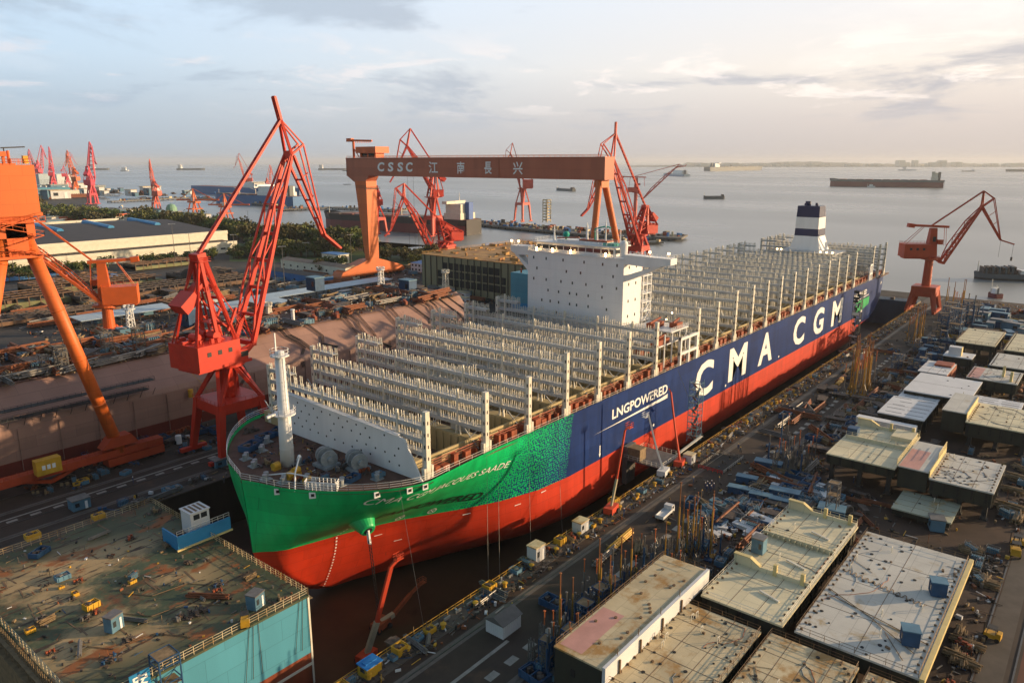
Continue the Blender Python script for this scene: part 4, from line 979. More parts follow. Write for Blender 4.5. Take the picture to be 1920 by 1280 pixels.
for s_ in (-1, 1):
    mb = MB(); mb.tube((371+s_*2.5, 236, 74.8), (371+s_*23, 229, 3), 2.0, 1.8, n=14); mb.build('flexible_leg', M_goli, gan)
mb = MB(); mb.box(346, 226.5, 1, 396, 231.5, 3.4); mb.box(367, 233.5, 70.5, 375, 238.5, 74.7); mb.build('sill_beam', M_goli, gan)
mb = MB(); mb.box(GX0-1, 424, 91.0, GX1+2, 446, 95.5)
for y in (427, 435, 443): mb.box(GX0+1, y-.8, 87.8, GX1-1, y+.8, 91)
mb.mat(1); mb.box(GX0+1.2, 430, 88.2, GX1-1.5, 441, 90.6); mb.build('hoist_trolley', [M_cor, M_dark], gan)
mb = MB(); mb.tube((GX0+3, 453, 87.7), (GX0+3, 453, 101), .9, n=8); mb.bar((GX0+3, 459, 100.4), (GX0+3, 432, 99.6), .9, 1.4); mb.box(GX0+1.6, 454, 99.3, GX0+4.4, 459.5, 101.8)
for q in range(9): mb.bar((GX0+3, 450-q*2, 98.2), (GX0+3, 450-q*2, 100), .35)
mb.bar((GX0+3, 453, 95), (GX0+3, 447, 88), .5); mb.build('service_crane', M_cor, gan)
mb = MB()
for z in (78, 68): mb.box(GX0-2, 458, z, GX0+3, 461, z+.4)
mb.box(GX0-1.4, 436.2, 65.2, GX0+13, 437, 65.6); mb.rail([Vector((GX0-1.2, 436, 65.6)), Vector((GX0+12, 436, 65.6))], 1.1, .08, 2, 2); mb.build('access_platform', M_dark, gan)
mb = MB()
for dy in (-3, 3, ):
    mb.tube((371, 395+dy, 74.8), (371, 395+dy, 20), .10, n=4)
mb.build('hoist_rope', M_rope, gan)

# the orange goliath at the left edge
g2 = thing('gantry_crane', 'orange gantry crane with tubular A legs cut off by the left edge', 'gantry crane', (66, 214, 0))
mb = MB(); mb.box(40, 211, 72.6, 71.8, 440, 84.2); mb.box(56, 210.9, 71.9, 72.2, 440, 72.6); mb.build('girder', M_goli, g2)
mb = MB(); mb.box(58, 211.5, 84.2, 68, 222, 84.6); mb.box(60, 213, 86.2, 66.8, 219, 87.4)
for x in (60.5, 63.5, 66.3): mb.box(x-.3, 213.6, 84.6, x+.3, 214.2, 86.2)
mb.rail([Vector((58,211.2,84.3)), Vector((71.6,211.2,84.3)), Vector((71.6,230,84.3))], 1.3, .07, 1.4, 2)
mb.tube((67.5,214,84.4),(67.5,214,87.6),.35,n=8); mb.build('girder_top_gear', M_cor, g2)
mb = MB(); mb.box(69.8, 211.4, 84.5, 70.9, 212.4, 86.4); mb.box(61.6, 212.2, 84.6, 62.5, 213.0, 87.4); mb.build('warning_lamp_box', M_yel, g2)
mb = MB(); mb.bar((65.8, 213, 88.2), (71, 213, 88.5), .25, .3); mb.tube((66.4,213,87.4),(66.4,213,88.3),.12,n=6); mb.build('radar_bar', M_dark, g2)
for s_, xa, xb in ((-1, 64.2, 46.5), (1, 68.0, 84.2)):
    mb = MB(); mb.tube((xa, 214, 68.5), (xb, 214, 4.2), 1.7, 1.7, n=22)
    for f in (.12, .33, .55, .76):
        c = Vector((xa, 214, 68.5)).lerp(Vector((xb, 214, 4.2)), f); d = (Vector((xb, 214, 4.2))-Vector((xa, 214, 68.5))).normalized(); mb.tube(c, c+d*.35, 1.78, n=22)
    mb.build('tubular_leg', M_goli, g2, smooth=True)
mb = MB(); mb.box(61.2, 211.2, 61.5, 71.0, 216.8, 62.2); mb.box(62.0, 211.7, 66.6, 70.2, 216.4, 72.0); mb.bar((66, 214, 62), (66, 214, 70), 4.6, 4.6)
mb.rail([Vector((60.8,210.9,62.2)), Vector((71.2,210.9,62.2))], 1.2, .07, 1.4, 2); mb.rail([Vector((56,210.6,70.6)), Vector((72.5,210.6,70.6))], 1.2, .07, 1.4, 2); mb.box(56, 210.6, 70.2, 72.4, 211.6, 70.5)
mb.build('leg_head', M_cor, g2)
mb = MB(); mb.box(36, 212.4, 3.4, 96, 215.6, 5.4); mb.extr([(79,212,6.3),(89,212,6.3),(87,212,9.2),(81.6,212,9.2)], (0,4,0)); mb.bar((66,214,1.2),(76,214,4.4),.9); mb.bar((66,214,1.2),(56,214,4.4),.9)
mb.box(80, 212, 1.0, 96, 216, 3.2); mb.box(36, 212, 1.0, 52, 216, 3.2)
for q in range(22): mb.box(37+q*2.7, 212.3, 3.4, 37.15+q*2.7, 215.7, 5.5)
mb.rail([Vector((36, 212.5, 5.4)), Vector((79, 212.5, 5.4))], 1.1, .05, 1.8, 2)
mb.build('sill_beam', M_cor_shaded, g2)  # the ship's shadow on the sill is put into this darker orange
for x in [38+2.2*q for q in range(6)]+[81+2.4*q for q in range(7)]: mb = MB(); mb.tube((x, 212.4, .6), (x, 215.6, .6), .6, n=8); mb.build('travel_wheel', M_dark, g2)
mb = MB(); mb.box(61.5, 209.5, 5.2, 67.5, 212, 9.2); mb.mat(1)
for x in (63.2, 64.4, 65.6): mb.box(x-.4, 209.4, 6.6, x+.4, 209.5, 7.8)
mb.build('control_cabin', [M_yel, M_shipw], g2)
mb = MB()
for q in range(4): 
    xa = 62.5 if q % 2 else 71.5; xb = 71.5 if q % 2 else 62.5; mb.bar((xa, 210.2, 62.2+q*2.4), (xb, 210.2, 64.6+q*2.4), .8, .15); mb.rail([Vector((xa,209.8,62.2+q*2.4)), Vector((xb,209.8,64.6+q*2.4))], 1.0, .05, 2, 1)
mb.build('stair_flight', M_cor, g2)
# ------------------------------------------------------------------ hull blocks lying in the right-hand yard
M_bcream = pm('block_cream', (0.62, 0.55, 0.37), .6, .12, .12, rust=.34, rustcol=(0.33, 0.25, 0.12), rscale=.16, plates=('xy', 4.6, 3.1), ptint=.05)
M_bgrey = pm('block_grey_white', (0.50, 0.48, 0.43), .6, .10, .2, rust=.45, rustcol=(0.36, 0.27, 0.15), rscale=.16, plates=('xy', 5.6, 3.2), ptint=.05)
M_btan = pm('block_stained', (0.52, 0.43, 0.27), .6, .18, .15, rust=.66, rustcol=(0.36, 0.20, 0.06), rscale=.13, plates=('xy', 4.4, 2.9), ptint=.07)
M_bwhite = pm('block_white', (0.60, 0.60, 0.61), .55, .07, .2, rust=.1, rustcol=(0.4, 0.33, 0.25), rscale=.2)
M_bpink = pm('block_pink', (0.50, 0.26, 0.22), .6, .12, .3, rust=.3, rustcol=(0.42, 0.34, 0.28))
M_bside = pm('block_shadow_side', (0.026, 0.026, 0.018), .7, .3, .2, streak=True, rust=.4, rustcol=(0.030, 0.020, 0.012))  # near-black: shade of the block sides is put into this colour
M_bedge = pm('block_edge_cream', (0.60, 0.48, 0.22), .6, .15, .4)
M_seam = pm('seam_brown', (0.16, 0.10, 0.055), .7, .3, .7)
M_bgr2 = pm('block_greenish', (0.40, 0.40, 0.30), .6, .15, .15, rust=.62, rustcol=(0.42, 0.27, 0.10), rscale=.14)
def railp(x0, y0, x1, y1, z): return [Vector((x0,y0,z)), Vector((x1,y0,z)), Vector((x1,y1,z)), Vector((x0,y1,z)), Vector((x0,y0,z))]
def block(label, x0, y0, x1, y1, z1, mtop, z0=1.4, seed=1, holes=True, fits=20, seams=(4, 3), rails=True, group='ship blocks laid out in the right-hand yard', th=None):
    r = random.Random(seed); root = thing('ship_block', label, 'ship block', ((x0+x1)/2, (y0+y1)/2, 0), group)
    mb = MB(); mb.box(x0, y0, z1-.35, x1, y1, z1); mb.build('deck_plate', mtop, root)
    mb = MB(); zb = z1-(4.6 if th is None else th)
    mb.box(x0+.25, y0+.25, zb, x1-.25, y1-.25, z1-.352); mb.mat(1)
    if holes:
        n = max(2, int((y1-y0)/2.6))
        for i in range(n):
            y = y0+1.4+i*(y1-y0-2.2)/max(1, n-1)
            for z in (zb+(z1-zb)*.38, zb+(z1-zb)*.68): mb.box(x0+.2, y-.35, z-.55, x0+.3, y+.35, z+.55)
    mb.mat(0)
    for i in range(int((y1-y0)/3)): mb.box(x0+.05, y0+1+i*3, zb, x0+.25, y0+1.25+i*3, z1-.36)
    for i in range(int((x1-x0)/3)): mb.box(x0+1+i*3, y0+.05, zb, x0+1.25+i*3, y0+.25, z1-.36)
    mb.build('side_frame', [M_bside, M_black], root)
    for x in (x0+2, (x0+x1)/2, x1-2):
        for y in (y0+1.5, (y0+y1)/2, y1-1.5): mb = MB(); mb.obox((x, y, 0), 1.1, 1.1, zb+.1); mb.obox((x, y, 0), 1.7, 1.7, .4); mb.build('support_stool', M_dark, root)
    mb = MB()
    for i in range(1, seams[0]): x = x0+(x1-x0)*i/seams[0]; mb.box(x-.05, y0+.1, z1, x+.05, y1-.1, z1+.025)
    for i in range(1, seams[1]): y = y0+(y1-y0)*i/seams[1]; mb.box(x0+.1, y-.05, z1, x1-.1, y+.05, z1+.02)
    for i in range(3):
        pts = [Vector((r.uniform(x0+1, x1-1), r.uniform(y0+1, y1-1), z1+.06))]
        for q in range(4): pts.append(Vector((min(x1-1, max(x0+1, pts[-1].x+r.uniform(-5, 5))), min(y1-1, max(y0+1, pts[-1].y+r.uniform(-5, 5))), z1+.06)))
        if fits > 15: mb.path(pts, .04, 4)
    mb.build('weld_seam', M_seam, root)
    for i in range(fits):
        x, y = r.uniform(x0+1, x1-1), r.uniform(y0+1, y1-1); q = r.random(); mb = MB()
        if q < .62: mb.tube((x, y, z1), (x, y, z1+.10), r.uniform(.18, .36), n=8); mb.build('manhole', M_black, root)
        elif q < .8: mb.obox((x, y, z1), r.uniform(.3, .8), r.uniform(.25, .5), r.uniform(.15, .4), r.uniform(0, 90)); mb.build('loose_fitting', M_seam, root)
        else: mb.bar((x, y, z1), (x, y, z1+1.1), .1); mb.bar((x+.8, y, z1), (x+.8, y, z1+1.1), .1); mb.bar((x, y, z1+1.1), (x+.8, y, z1+1.1), .09); mb.build('guard_hoop', M_cream, root)
    if fits > 7:
        for hm_ in (M_oxide, M_bluep):
            mb = MB(); a = r.uniform(0, 6.28); pts = [Vector((r.uniform(x0+3, x1-3), r.uniform(y0+3, y1-3), z1+.05))]
            for q in range(14): a += r.uniform(-.7, .7); pts.append(Vector((min(x1-1, max(x0+1, pts[-1].x+1.4*math.cos(a))), min(y1-1, max(y0+1, pts[-1].y+1.4*math.sin(a))), z1+.05)))
            mb.path(pts, .05, 4); mb.build('hose', hm_, root)
        mb = MB()
        for q in range(int((x1-x0)/2.2)):
            x = x0+1.1+q*2.2; mb.box(x-.09, y0+.6, z1, x+.09, y0+1.0, z1+.35); mb.box(x-.09, y1-1.0, z1, x+.09, y1-.6, z1+.35)
        mb.build('lifting_lugs', M_seam, root)
    if rails:
        mb = MB(); mb.rail(railp(x0+.15, y0+.15, x1-.15, y1-.15, z1), 1.1, .05, 2.2, 2); mb.build('edge_railing', M_seam, root)
    return root
def wall_step(root, x, y0, y1, z, flip=1, name='stepped_wall'):
    """low bulwark across the block with a raised, sloping end and upright lugs"""
    mb = MB(); L_ = abs(y1-y0)
    pf = [(y1, z), (y1, z+2.1), (y1-L_*.22, z+2.1), (y1-L_*.36, z+.8), (y0, z+.8), (y0, z)]
    mb.extr([(x-.15, y, q) for y, q in pf], (.3, 0, 0))
    cap = [(y1, z+2.1), (y1-L_*.22, z+2.1), (y1-L_*.36, z+.8)]
    mb.mat(1)
    for (ya, za), (yb, zb) in zip(cap, cap[1:]): mb.bar((x, ya, za+.06), (x, yb, zb+.06), 1.0, .14)
    for f in (.55, .9): mb.mat(1); mb.box(x-.35, y1-L_*f-.35, z, x+.35, y1-L_*f+.35, z+2.3); mb.mat(0)
    mb.rail([Vector((x, y1-L_*.36, z+.8)), Vector((x, y0, z+.8))], 1.1, .05, 1.8, 2)
    return mb.build(name, [M_bcream, M_bedge], root)
bA = block('cream topped ship block with stepped yellow bulwarks across it, beside the widest grey block', 116, 35, 162, 50, 8, M_bcream, seed=2, fits=8, th=3.0, rails=False)
wall_step(bA, 131, 35.2, 50, 8); wall_step(bA, 161.6, 35.2, 50, 8)
mb = MB(); mb.box(145.8, 35.3, 8, 146.1, 49.8, 8.9); mb.rail([Vector((145.9, 35.3, 8.9)), Vector((145.9, 49.8, 8.9))], 1.0, .05, 1.4, 2)
for i in range(12): mb.box(145.0, 36+i*1.15, 8, 145.85, 36.08+i*1.15, 8.8)
mb.build('cross_bulwark', M_bcream, bA)
mb = MB()
for x in (122.5, 136.5, 151.5): mb.bar((x, 38, 8.2), (x+1.3, 42, 8.25), .4, .3)
mb.rail(railp(116.2, 35.2, 161.8, 49.8, 8), 1.1, .045, 2.2, 2); mb.build('edge_railing', M_cream, bA)
bB = block('wide grey white ship block with rust spots, a bent pipe run and two small sheds', 116, 14, 161, 33, 8, M_bgrey, seed=5, fits=60, th=3.2, seams=(4, 2))
mb = MB(); mb.box(115.6, 13.2, 7.2, 161.2, 13.95, 8.3); mb.build('edge_strip', M_bedge, bB)
mb = MB(); x, y = 141.5, 32
pts = [Vector((141.5, 32, 8.12))]
for i in range(26): pts += [Vector((141.5-.15*i+(.55 if i % 2 else -.55), 32-.58*i, 8.12)), Vector((141.5-.15*i+(.55 if i % 2 else -.55), 32-.58*i-.3, 8.12))]
mb.path(pts, .07, 4); mb.path([(133,32.5,8.12),(128,24,8.12),(122,16,8.12)], .09, 4); mb.path([(131,32,8.12),(129,25,8.12),(126,15,8.12)], .08, 4); mb.path([(125,21,8.12),(119,17,8.12)], .08, 4)
mb.build('pipe_run', M_seam, bB)
bC = block('lower left ship block with a raised pink strip and a bright cream step wall', 86, 37.6, 113.4, 51.6, 7.2, M_btan, seed=7, fits=45, seams=(5, 3))
mb = MB(); mb.box(85, 51.8, 1.4, 121.5, 60.5, 9.6); mb.mat(1); mb.box(84.9, 51.6, 9.6, 121.6, 60.6, 9.9); mb.mat(2); mb.box(85.0, 51.0, 7.3, 121.6, 51.58, 10.2)
mb.mat(3); mb.add([(86,56,9.915),(99,56,9.915),(99,60.2,9.915),(86,60.2,9.915)], [(0,1,2,3)]); mb.mat(4); mb.box(84.9, 53, 3, 85.0, 54, 4); mb.box(84.9, 56.5, 6, 85.0, 57.3, 7.2)
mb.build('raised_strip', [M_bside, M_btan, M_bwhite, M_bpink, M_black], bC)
mb = MB(); mb.rail([Vector((121, 60.4, 9.9)), Vector((85.2, 60.4, 9.9))], 1.1, .05, 2, 2); mb.rail([Vector((121.4, 51.8, 9.9)), Vector((121.4, 60.4, 9.9))], 1.1, .05, 2, 2)
r_ = random.Random(4)
for i in range(16):
    x, y = r_.uniform(88, 119), r_.uniform(52.5, 59.5); mb.tube((x, y, 9.9), (x, y, 10.1), .3, n=8)
for x in (89, 95.5, 103, 110): mb.bar((x, 51.3, 10), (x, 51.3, 11.4), .1); mb.bar((x, 50.8, 7.2), (x, 50.8, 9.6), .25)
mb.build('strip_railing', M_seam, bC)
bD = block('stained cream ship block between the pink stripped block and the grey one', 92, 22, 113.6, 36, 7.6, M_btan, seed=9, fits=26, seams=(4, 4))
block('small pale ship block piece at the bottom right corner of the grey block', 105, 14, 113.4, 20.6, 7.6, M_btan, seed=10, fits=9)
block('thin greenish plate panel lying low on the brown ground with rust stains', 189, 21, 202, 34, 2.6, M_bgr2, seed=11, fits=4, th=1.6, holes=False, rails=False, seams=(4, 3))
bF = block('cream ship block on dark stools with blue hut and raised rear bulwark', 201, 36.4, 231, 53.6, 8, M_bcream, seed=12, fits=5, th=2.8, rails=False)
wall_step(bF, 230.6, 36.6, 53.4, 8); mb = MB(); mb.box(217, 36.6, 8, 217.3, 53, 8.9); mb.box(223, 37, 8, 230.5, 42.5, 9.2); mb.mat(1); mb.box(218.6, 50.5, 8.01, 221.6, 53.2, 10.4); mb.mat(0); mb.rail([Vector((217.1, 36.8, 8.9)), Vector((217.1, 53, 8.9))], 1.0, .05, 1.6, 2); mb.build('cross_bulwark', [M_bcream, M_bluep], bF)
bG = block('pale ship block with many small black holes and a red primed left strip', 200, 14.5, 222, 28.4, 8, M_bgrey, seed=13, fits=44, th=4.0, rails=False)
mb = MB(); mb.box(201, 28.9, 3.6, 223, 35.6, 8.9); mb.mat(1); mb.box(200.8, 28.7, 8.9, 223.2, 35.8, 9.2); mb.mat(2); mb.box(200.8, 28.42, 7.8, 222.6, 28.68, 9.6); mb.mat(3); mb.add([(201,31,9.215),(216,31,9.215),(216,35.6,9.215),(201,35.6,9.215)], [(0,1,2,3)])
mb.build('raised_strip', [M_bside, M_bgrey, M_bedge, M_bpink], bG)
mb = MB(); mb.rail([Vector((200.6, 36, 9.2)), Vector((223.4, 36, 9.2))], 1.8, .08, 1.6, 3); mb.rail([Vector((212, 28.6, 9.2)), Vector((223, 28.6, 9.2))], 1.6, .08, 1.4, 3); mb.build('scaffold_rail', M_bedge, bG)
block('plain white ship block with two dark slots, alone in the middle of the yard', 278, 31, 306, 51, 8, M_bwhite, seed=14, fits=6, th=2.6, seams=(2, 1), rails=False)
def slotted(label, x0, y0, x1, y1, z, seed):
    b_ = block(label, x0, y0, x1, y1, z, M_bwhite, seed=seed, fits=0, th=1.5, seams=(2, 1), rails=False, holes=False)
    mb = MB(); r = random.Random(seed)
    for i in range(5):
        y = y0+(y1-y0)*(i+.5)/5
        for j in range(5):
            x = x0+(x1-x0)*(i+.6)/5.4
    n = 5
    for i in range(n):
        x = x0+(x1-x0)*(i+.7)/n
        yy = y0+.8
        while yy < y1-3: l_ = r.uniform(3, 5.5); mb.box(x-.16, yy, z, x+.16, min(yy+l_, y1-.6), z+.03); yy += l_+r.uniform(.8, 2)
    mb.build('slot', M_dark, b_); return b_
slotted('white slotted hatch panel behind the long white strip', 250, 39, 272, 52.5, 7, 15)
slotted('white slotted hatch panel partly behind the first, further from the camera', 267, 37.5, 285, 52.6, 6.4, 16) if False else slotted('white slotted hatch panel next to the plain white block', 273.5, 39.5, 286, 51.6, 6.6, 16)
slotted('white slotted panel tucked behind the block with the cream step', 280, 17, 292, 37, 6.6, 17)
mb = MB(); mb.box(243.2, 40, 4.4, 246.4, 57, 6.2); mb.mat(1)
for y in (42, 48.5, 55): mb.box(243.8, y-.6, 0, 245.8, y+.6, 4.4)
tag(mb.build('hatch_beam', [M_bwhite, M_dark], loc=(244.8, 48.5, 0)), 'long narrow white beam lying on stools in front of the slotted panels', 'steel beam')
bJ = block('cream ship block with a higher left step and bright step wall, at the right edge', 254, 12, 278, 28.6, 8, M_bcream, seed=18, fits=26, rails=False)
mb = MB(); mb.box(257, 29.1, 3.0, 279, 35.4, 9.4); mb.mat(1); mb.box(256.8, 28.9, 9.4, 279.2, 35.6, 9.7); mb.mat(2); mb.box(256.8, 28.62, 7.8, 278, 28.88, 9.9); mb.build('raised_strip', [M_bside, M_bgrey, M_bedge], bJ)
block('far cream ship block with ridged top and a blue box on it', 371, 35, 406, 50, 8, M_bcream, seed=19, fits=6, th=2.8, rails=True, seams=(6, 2))
block('far cream ship block at the right edge beside the one with the blue box', 367, 16, 406, 31.6, 8, M_bcream, seed=20, fits=8, th=2.8, seams=(5, 2))
block('pale cracked ship block in front of the two far cream blocks', 337, 14, 361, 33, 7.5, M_bgrey, seed=21, fits=9, th=3.0, seams=(2, 2), rails=False)
b_ = block('pinkish curved bow piece with two upright fins', 312, 21, 331, 37, 7.5, M_bgrey, seed=22, fits=12, th=4.0, rails=False)
mb = MB(); mb.extr([(320,26,7.5),(323,26,7.5),(321.2,26,11.5)], (0,.8,0)); mb.extr([(314,23,7.5),(317,23,7.5),(316.2,23,11),(315,23,11)], (0,.8,0)); mb.mat(1); mb.add([(312.1,33,7.515),(330,33,7.515),(330,36.8,7.515),(312.1,36.8,7.515)], [(0,1,2,3)]); mb.build('upright_fin', [M_bedge, M_bpink], b_)
b_ = block('notched pale block with an orange side standing left of the cracked block', 314, 43.5, 334, 53.5, 6.5, M_bwhite, seed=23, fits=4, th=3.2, rails=False)
mb = MB(); mb.add([(313.8,43.4,1.5),(334,43.3,1.5),(334,43.3,6.2),(313.8,43.4,6.2)], [(0,1,2,3)]); mb.box(326, 44, 6.5, 333, 50, 7.2); mb.build('orange_side', M_oxide, b_)
b_ = block('tall pale box block with a cream end, rear left of the notched block', 347, 40, 357, 50.6, 6.5, M_bwhite, seed=24, fits=3, th=3.6, rails=False, seams=(1, 1))
mb = MB(); mb.box(349, 44.5, 6.5, 352.5, 49, 10); mb.mat(1); mb.box(349, 44.3, 6.5, 352.5, 44.48, 10); mb.build('box_top', [M_bwhite, M_bedge], b_)

# ------------------------------------------------------------------ yard clutter: prototypes
M_wood = pm('weathered_timber', (0.22, 0.15, 0.08), .8, .35, .9)
M_pipe = pm('galvanised_pipe', (0.17, 0.16, 0.15), .45, .25, .8, metal=.4)
M_lblue = pm('pale_blue_paint', (0.09, 0.19, 0.27), .55, .2, .4)
M_scr = pm('scrap_mixed', (0.085, 0.065, 0.055), .75, .55, 1.4, rust=.5, rustcol=(0.24, 0.10, 0.04), rscale=.9)
M_tyre = pm('tyre_rubber', (0.02, 0.02, 0.02), .8, .2)
PROTO = []
def proto(name, cat, label):
    o = thing(name, label, cat, (0, 0, -500)); PROTO.append(o); return o
def P_(x, y, z): return (x, y, z-500)
class LM(MB):
    """mesh written about its own origin"""
    def to(s, name, mats, root): 
        s.v = [(x, y, z-500) for x, y, z in s.v]; return s.build(name, mats, root)
def mk_hut(m, m2, name='site_hut'):
    t = proto(name, 'hut', 'hut'); mb = LM(); mb.box(-3, -1.25, .15, 3, 1.25, 2.75)
    for i in range(15): mb.box(-2.9+i*.4, -1.29, .2, -2.75+i*.4, -1.25, 2.7); mb.box(-2.9+i*.4, 1.25, .2, -2.75+i*.4, 1.29, 2.7)
    mb.to('wall', m, t); mb = LM(); mb.box(-3.15, -1.4, 2.75, 3.15, 1.4, 2.95); mb.to('roof', m2, t)
    for y in (-1.31, 1.31):
        mb = LM(); mb.box(-2.2, y-.02, 1.1, -.8, y+.02, 2.1); mb.to('window', M_glassd, t)
    mb = LM(); mb.box(1.0, -1.34, .2, 1.9, -1.3, 2.2); mb.to('door', M_shipw, t); return t
def mk_post(m, m2, h, r=.16, truss=False):
    t = proto('prop_post', 'prop post', 'post'); mb = LM()
    if truss:
        mb.truss((0,0,.4), (0,0,h), .9, .9, .7, .7, int(h/1.4), .07)
    else: mb.tube((0,0,.3), (0,0,h*.72), r, r, n=8)
    mb.to('shaft', m, t); mb = LM()
    for a in range(3): mb.bar((1.0*math.cos(a*2.09), 1.0*math.sin(a*2.09), .1), (0,0,h*.28), .12)
    mb.box(-.9, -.9, 0, .9, .9, .25); mb.to('base', m, t)
    if not truss:
        mb = LM(); mb.tube((0,0,h*.70), (0,0,h), r*.62, n=8); mb.box(-.16,-.16,h,.16,.16,h+.1); mb.to('jack_screw', m2, t)
    return t
def mk_frame(m, h=6, w=2.4):
    t = proto('scaffold_tower', 'scaffold tower', 'tower'); mb = LM()
    for x in (-w/2, w/2):
        for y in (-w/2, w/2): mb.bar((x,y,0), (x,y,h), .14)
    z = 0; k = 0
    while z < h-.5:
        z2 = min(h, z+2.0)
        for s_ in (-1, 1):
            mb.bar((-w/2, s_*w/2, z2), (w/2, s_*w/2, z2), .1); mb.bar((s_*w/2, -w/2, z2), (s_*w/2, w/2, z2), .1)
            mb.bar((-w/2, s_*w/2, z), (w/2, s_*w/2, z2), .07); mb.bar((s_*w/2, w/2, z), (s_*w/2, -w/2, z2), .07)
        z = z2
    mb.to('frame', m, t); mb = LM(); mb.box(-w/2, -w/2, h-.12, w/2, w/2, h-.02); mb.box(-w/2, -w/2, h*.5, w/2, w/2, h*.5+.08); mb.to('platform', M_wood, t); return t
def mk_skip(m, l=5, w=3, h=1.6, load=None):
    t = proto('open_bin', 'bin', 'bin'); mb = LM()
    mb.box(-l/2, -w/2, .2, l/2, w/2, .3)
    for a in ((-l/2,-w/2,l/2,-w/2+.15),(-l/2,w/2-.15,l/2,w/2),(-l/2,-w/2+.15,-l/2+.15,w/2-.15),(l/2-.15,-w/2+.15,l/2,w/2-.15)): mb.box(a[0],a[1],.3,a[2],a[3],h)
    for x in (-l/2+.4, 0, l/2-.4): mb.box(x-.1, -w/2-.1, .2, x+.1, w/2+.1, h-.1)
    mb.to('shell', m, t)
    if load:
        mb = LM(); r = random.Random(8)
        for i in range(14): mb.obox((r.uniform(-l/2+.7, l/2-.7), r.uniform(-w/2+.6, w/2-.6), .3), r.uniform(.4,1.4), r.uniform(.2,.8), r.uniform(.5, h*.95), r.uniform(0,90))
        mb.to('load', load, t)
    return t
def mk_pipes(m, n=9, l=9, r=.22):
    t = proto('pipe_stack', 'pipe stack', 'pipes'); mb = LM(); k = 0; rr = random.Random(n)
    for lay in range(3):
        for i in range(max(1, n//3-lay)): mb.tube((-l/2+rr.uniform(-.8,.8), (i-(n//3-lay)/2)*r*2.15, .3+r+lay*r*1.8), (l/2+rr.uniform(-1,1), (i-(n//3-lay)/2)*r*2.15, .3+r+lay*r*1.8), r, n=7)
    mb.to('pipes', m, t); mb = LM()
    for x in (-l*.3, l*.3): mb = LM(); mb.box(x-.15, -n*.12-.4, 0, x+.15, n*.12+.4, .3); mb.to('bearer', M_wood, t)
    return t
def mk_plates(m, l=6, w=2.5, n=5):
    t = proto('plate_stack', 'plate stack', 'plates'); mb = LM(); r = random.Random(int(l*10))
    for i in range(n): mb.obox((r.uniform(-.3,.3), r.uniform(-.25,.25), .3+i*.2), l*r.uniform(.8,1), w*r.uniform(.8,1), .12, r.uniform(-5,5))
    mb.to('plates', m, t); mb = LM()
    for x in (-l*.3, l*.3): mb = LM(); mb.box(x-.15, -w/2, 0, x+.15, w/2, .3); mb.to('bearer', M_wood, t)
    return t
def mk_heap(m, s=1.0, seed=1, n=26):
    t = proto('scrap_heap', 'scrap heap', 'heap'); r = random.Random(seed); mb = LM()
    for i in range(n):
        a = r.uniform(0, 6.28); d = r.random()**.7*2.6*s; x, y = d*math.cos(a), d*math.sin(a)*.7; zt_ = max(.2, 1.3*s*(1-d/(2.9*s)))
        if r.random() < .5: mb.obox((x, y, 0), r.uniform(.3,1.3)*s, r.uniform(.2,.8)*s, zt_*r.uniform(.5,1.1), r.uniform(0,90))
        else: mb.bar((x-r.uniform(-1,1)*s, y-r.uniform(-1,1)*s, .1+zt_*r.random()), (x+r.uniform(-1.4,1.4)*s, y+r.uniform(-1.2,1.2)*s, .2+zt_*r.random()), r.uniform(.08,.22))
    mb.to('offcuts', m, t); mb = LM()
    for i in range(5): mb.obox((r.uniform(-1.6,1.6)*s, r.uniform(-1,1)*s, .3), r.uniform(.4,1.2), r.uniform(.3,.8), r.uniform(.4,1.3)*s, r.uniform(0,90))
    mb.to('boxes', [M_lblue, M_scr, M_oxide, M_bluep, M_pipe, M_wood][seed % 6], t); return t
def mk_rack(m, mt, n=5):
    t = proto('gas_bottle_rack', 'rack', 'rack'); mb = LM()
    for i in range(n):
        for j in range(3): mb.tube(((i-n/2)*.5+.25, (j-1)*.45, .2), ((i-n/2)*.5+.25, (j-1)*.45, 1.7), .2, n=7)
    mb.to('bottles', mt, t); mb = LM(); w = n*.27
    for x in (-w, w):
        for y in (-.75, .75): mb.bar((x,y,0), (x,y,2.2), .1)
    for z in (.15, 1.1, 2.2):
        for y in (-.75, .75): mb.bar((-w,y,z), (w,y,z), .09)
        for x in (-w, w): mb.bar((x,-.75,z), (x,.75,z), .09)
    mb.to('frame', m, t); return t
def mk_truck(m):
    t = proto('flat_truck', 'truck', 'truck'); mb = LM(); mb.box(-3.4, -1.1, .9, 1.6, 1.1, 1.15); mb.box(-3.4,-1.1,1.15,-3.3,1.1,1.7); mb.box(-3.4,-1.1,1.15,1.6,-1.02,1.55); mb.box(-3.4,1.02,1.15,1.6,1.1,1.55); mb.to('bed', m, t)
    mb = LM(); mb.extr([(1.7,-1.05,.6),(3.5,-1.05,.6),(3.5,-1.05,1.5),(3.1,-1.05,2.45),(1.7,-1.05,2.45)], (0,2.1,0)); mb.to('cab', m, t)
    mb = LM(); mb.add([(3.53,-.9,1.55),(3.53,.9,1.55),(3.17,.9,2.35),(3.17,-.9,2.35)], [(0,1,2,3)]); mb.box(2.0,-1.07,1.5,3.0,-1.055,2.2); mb.box(2.0,1.055,1.5,3.0,1.07,2.2); mb.to('window', M_glassd, t)
    for x in (-2.4, -1.3, 2.5):
        for y in (-1.0, 1.0): mb = LM(); mb.tube((x,y-.16,.48), (x,y+.16,.48), .48, n=12); mb.to('wheel', M_tyre, t)
    return t
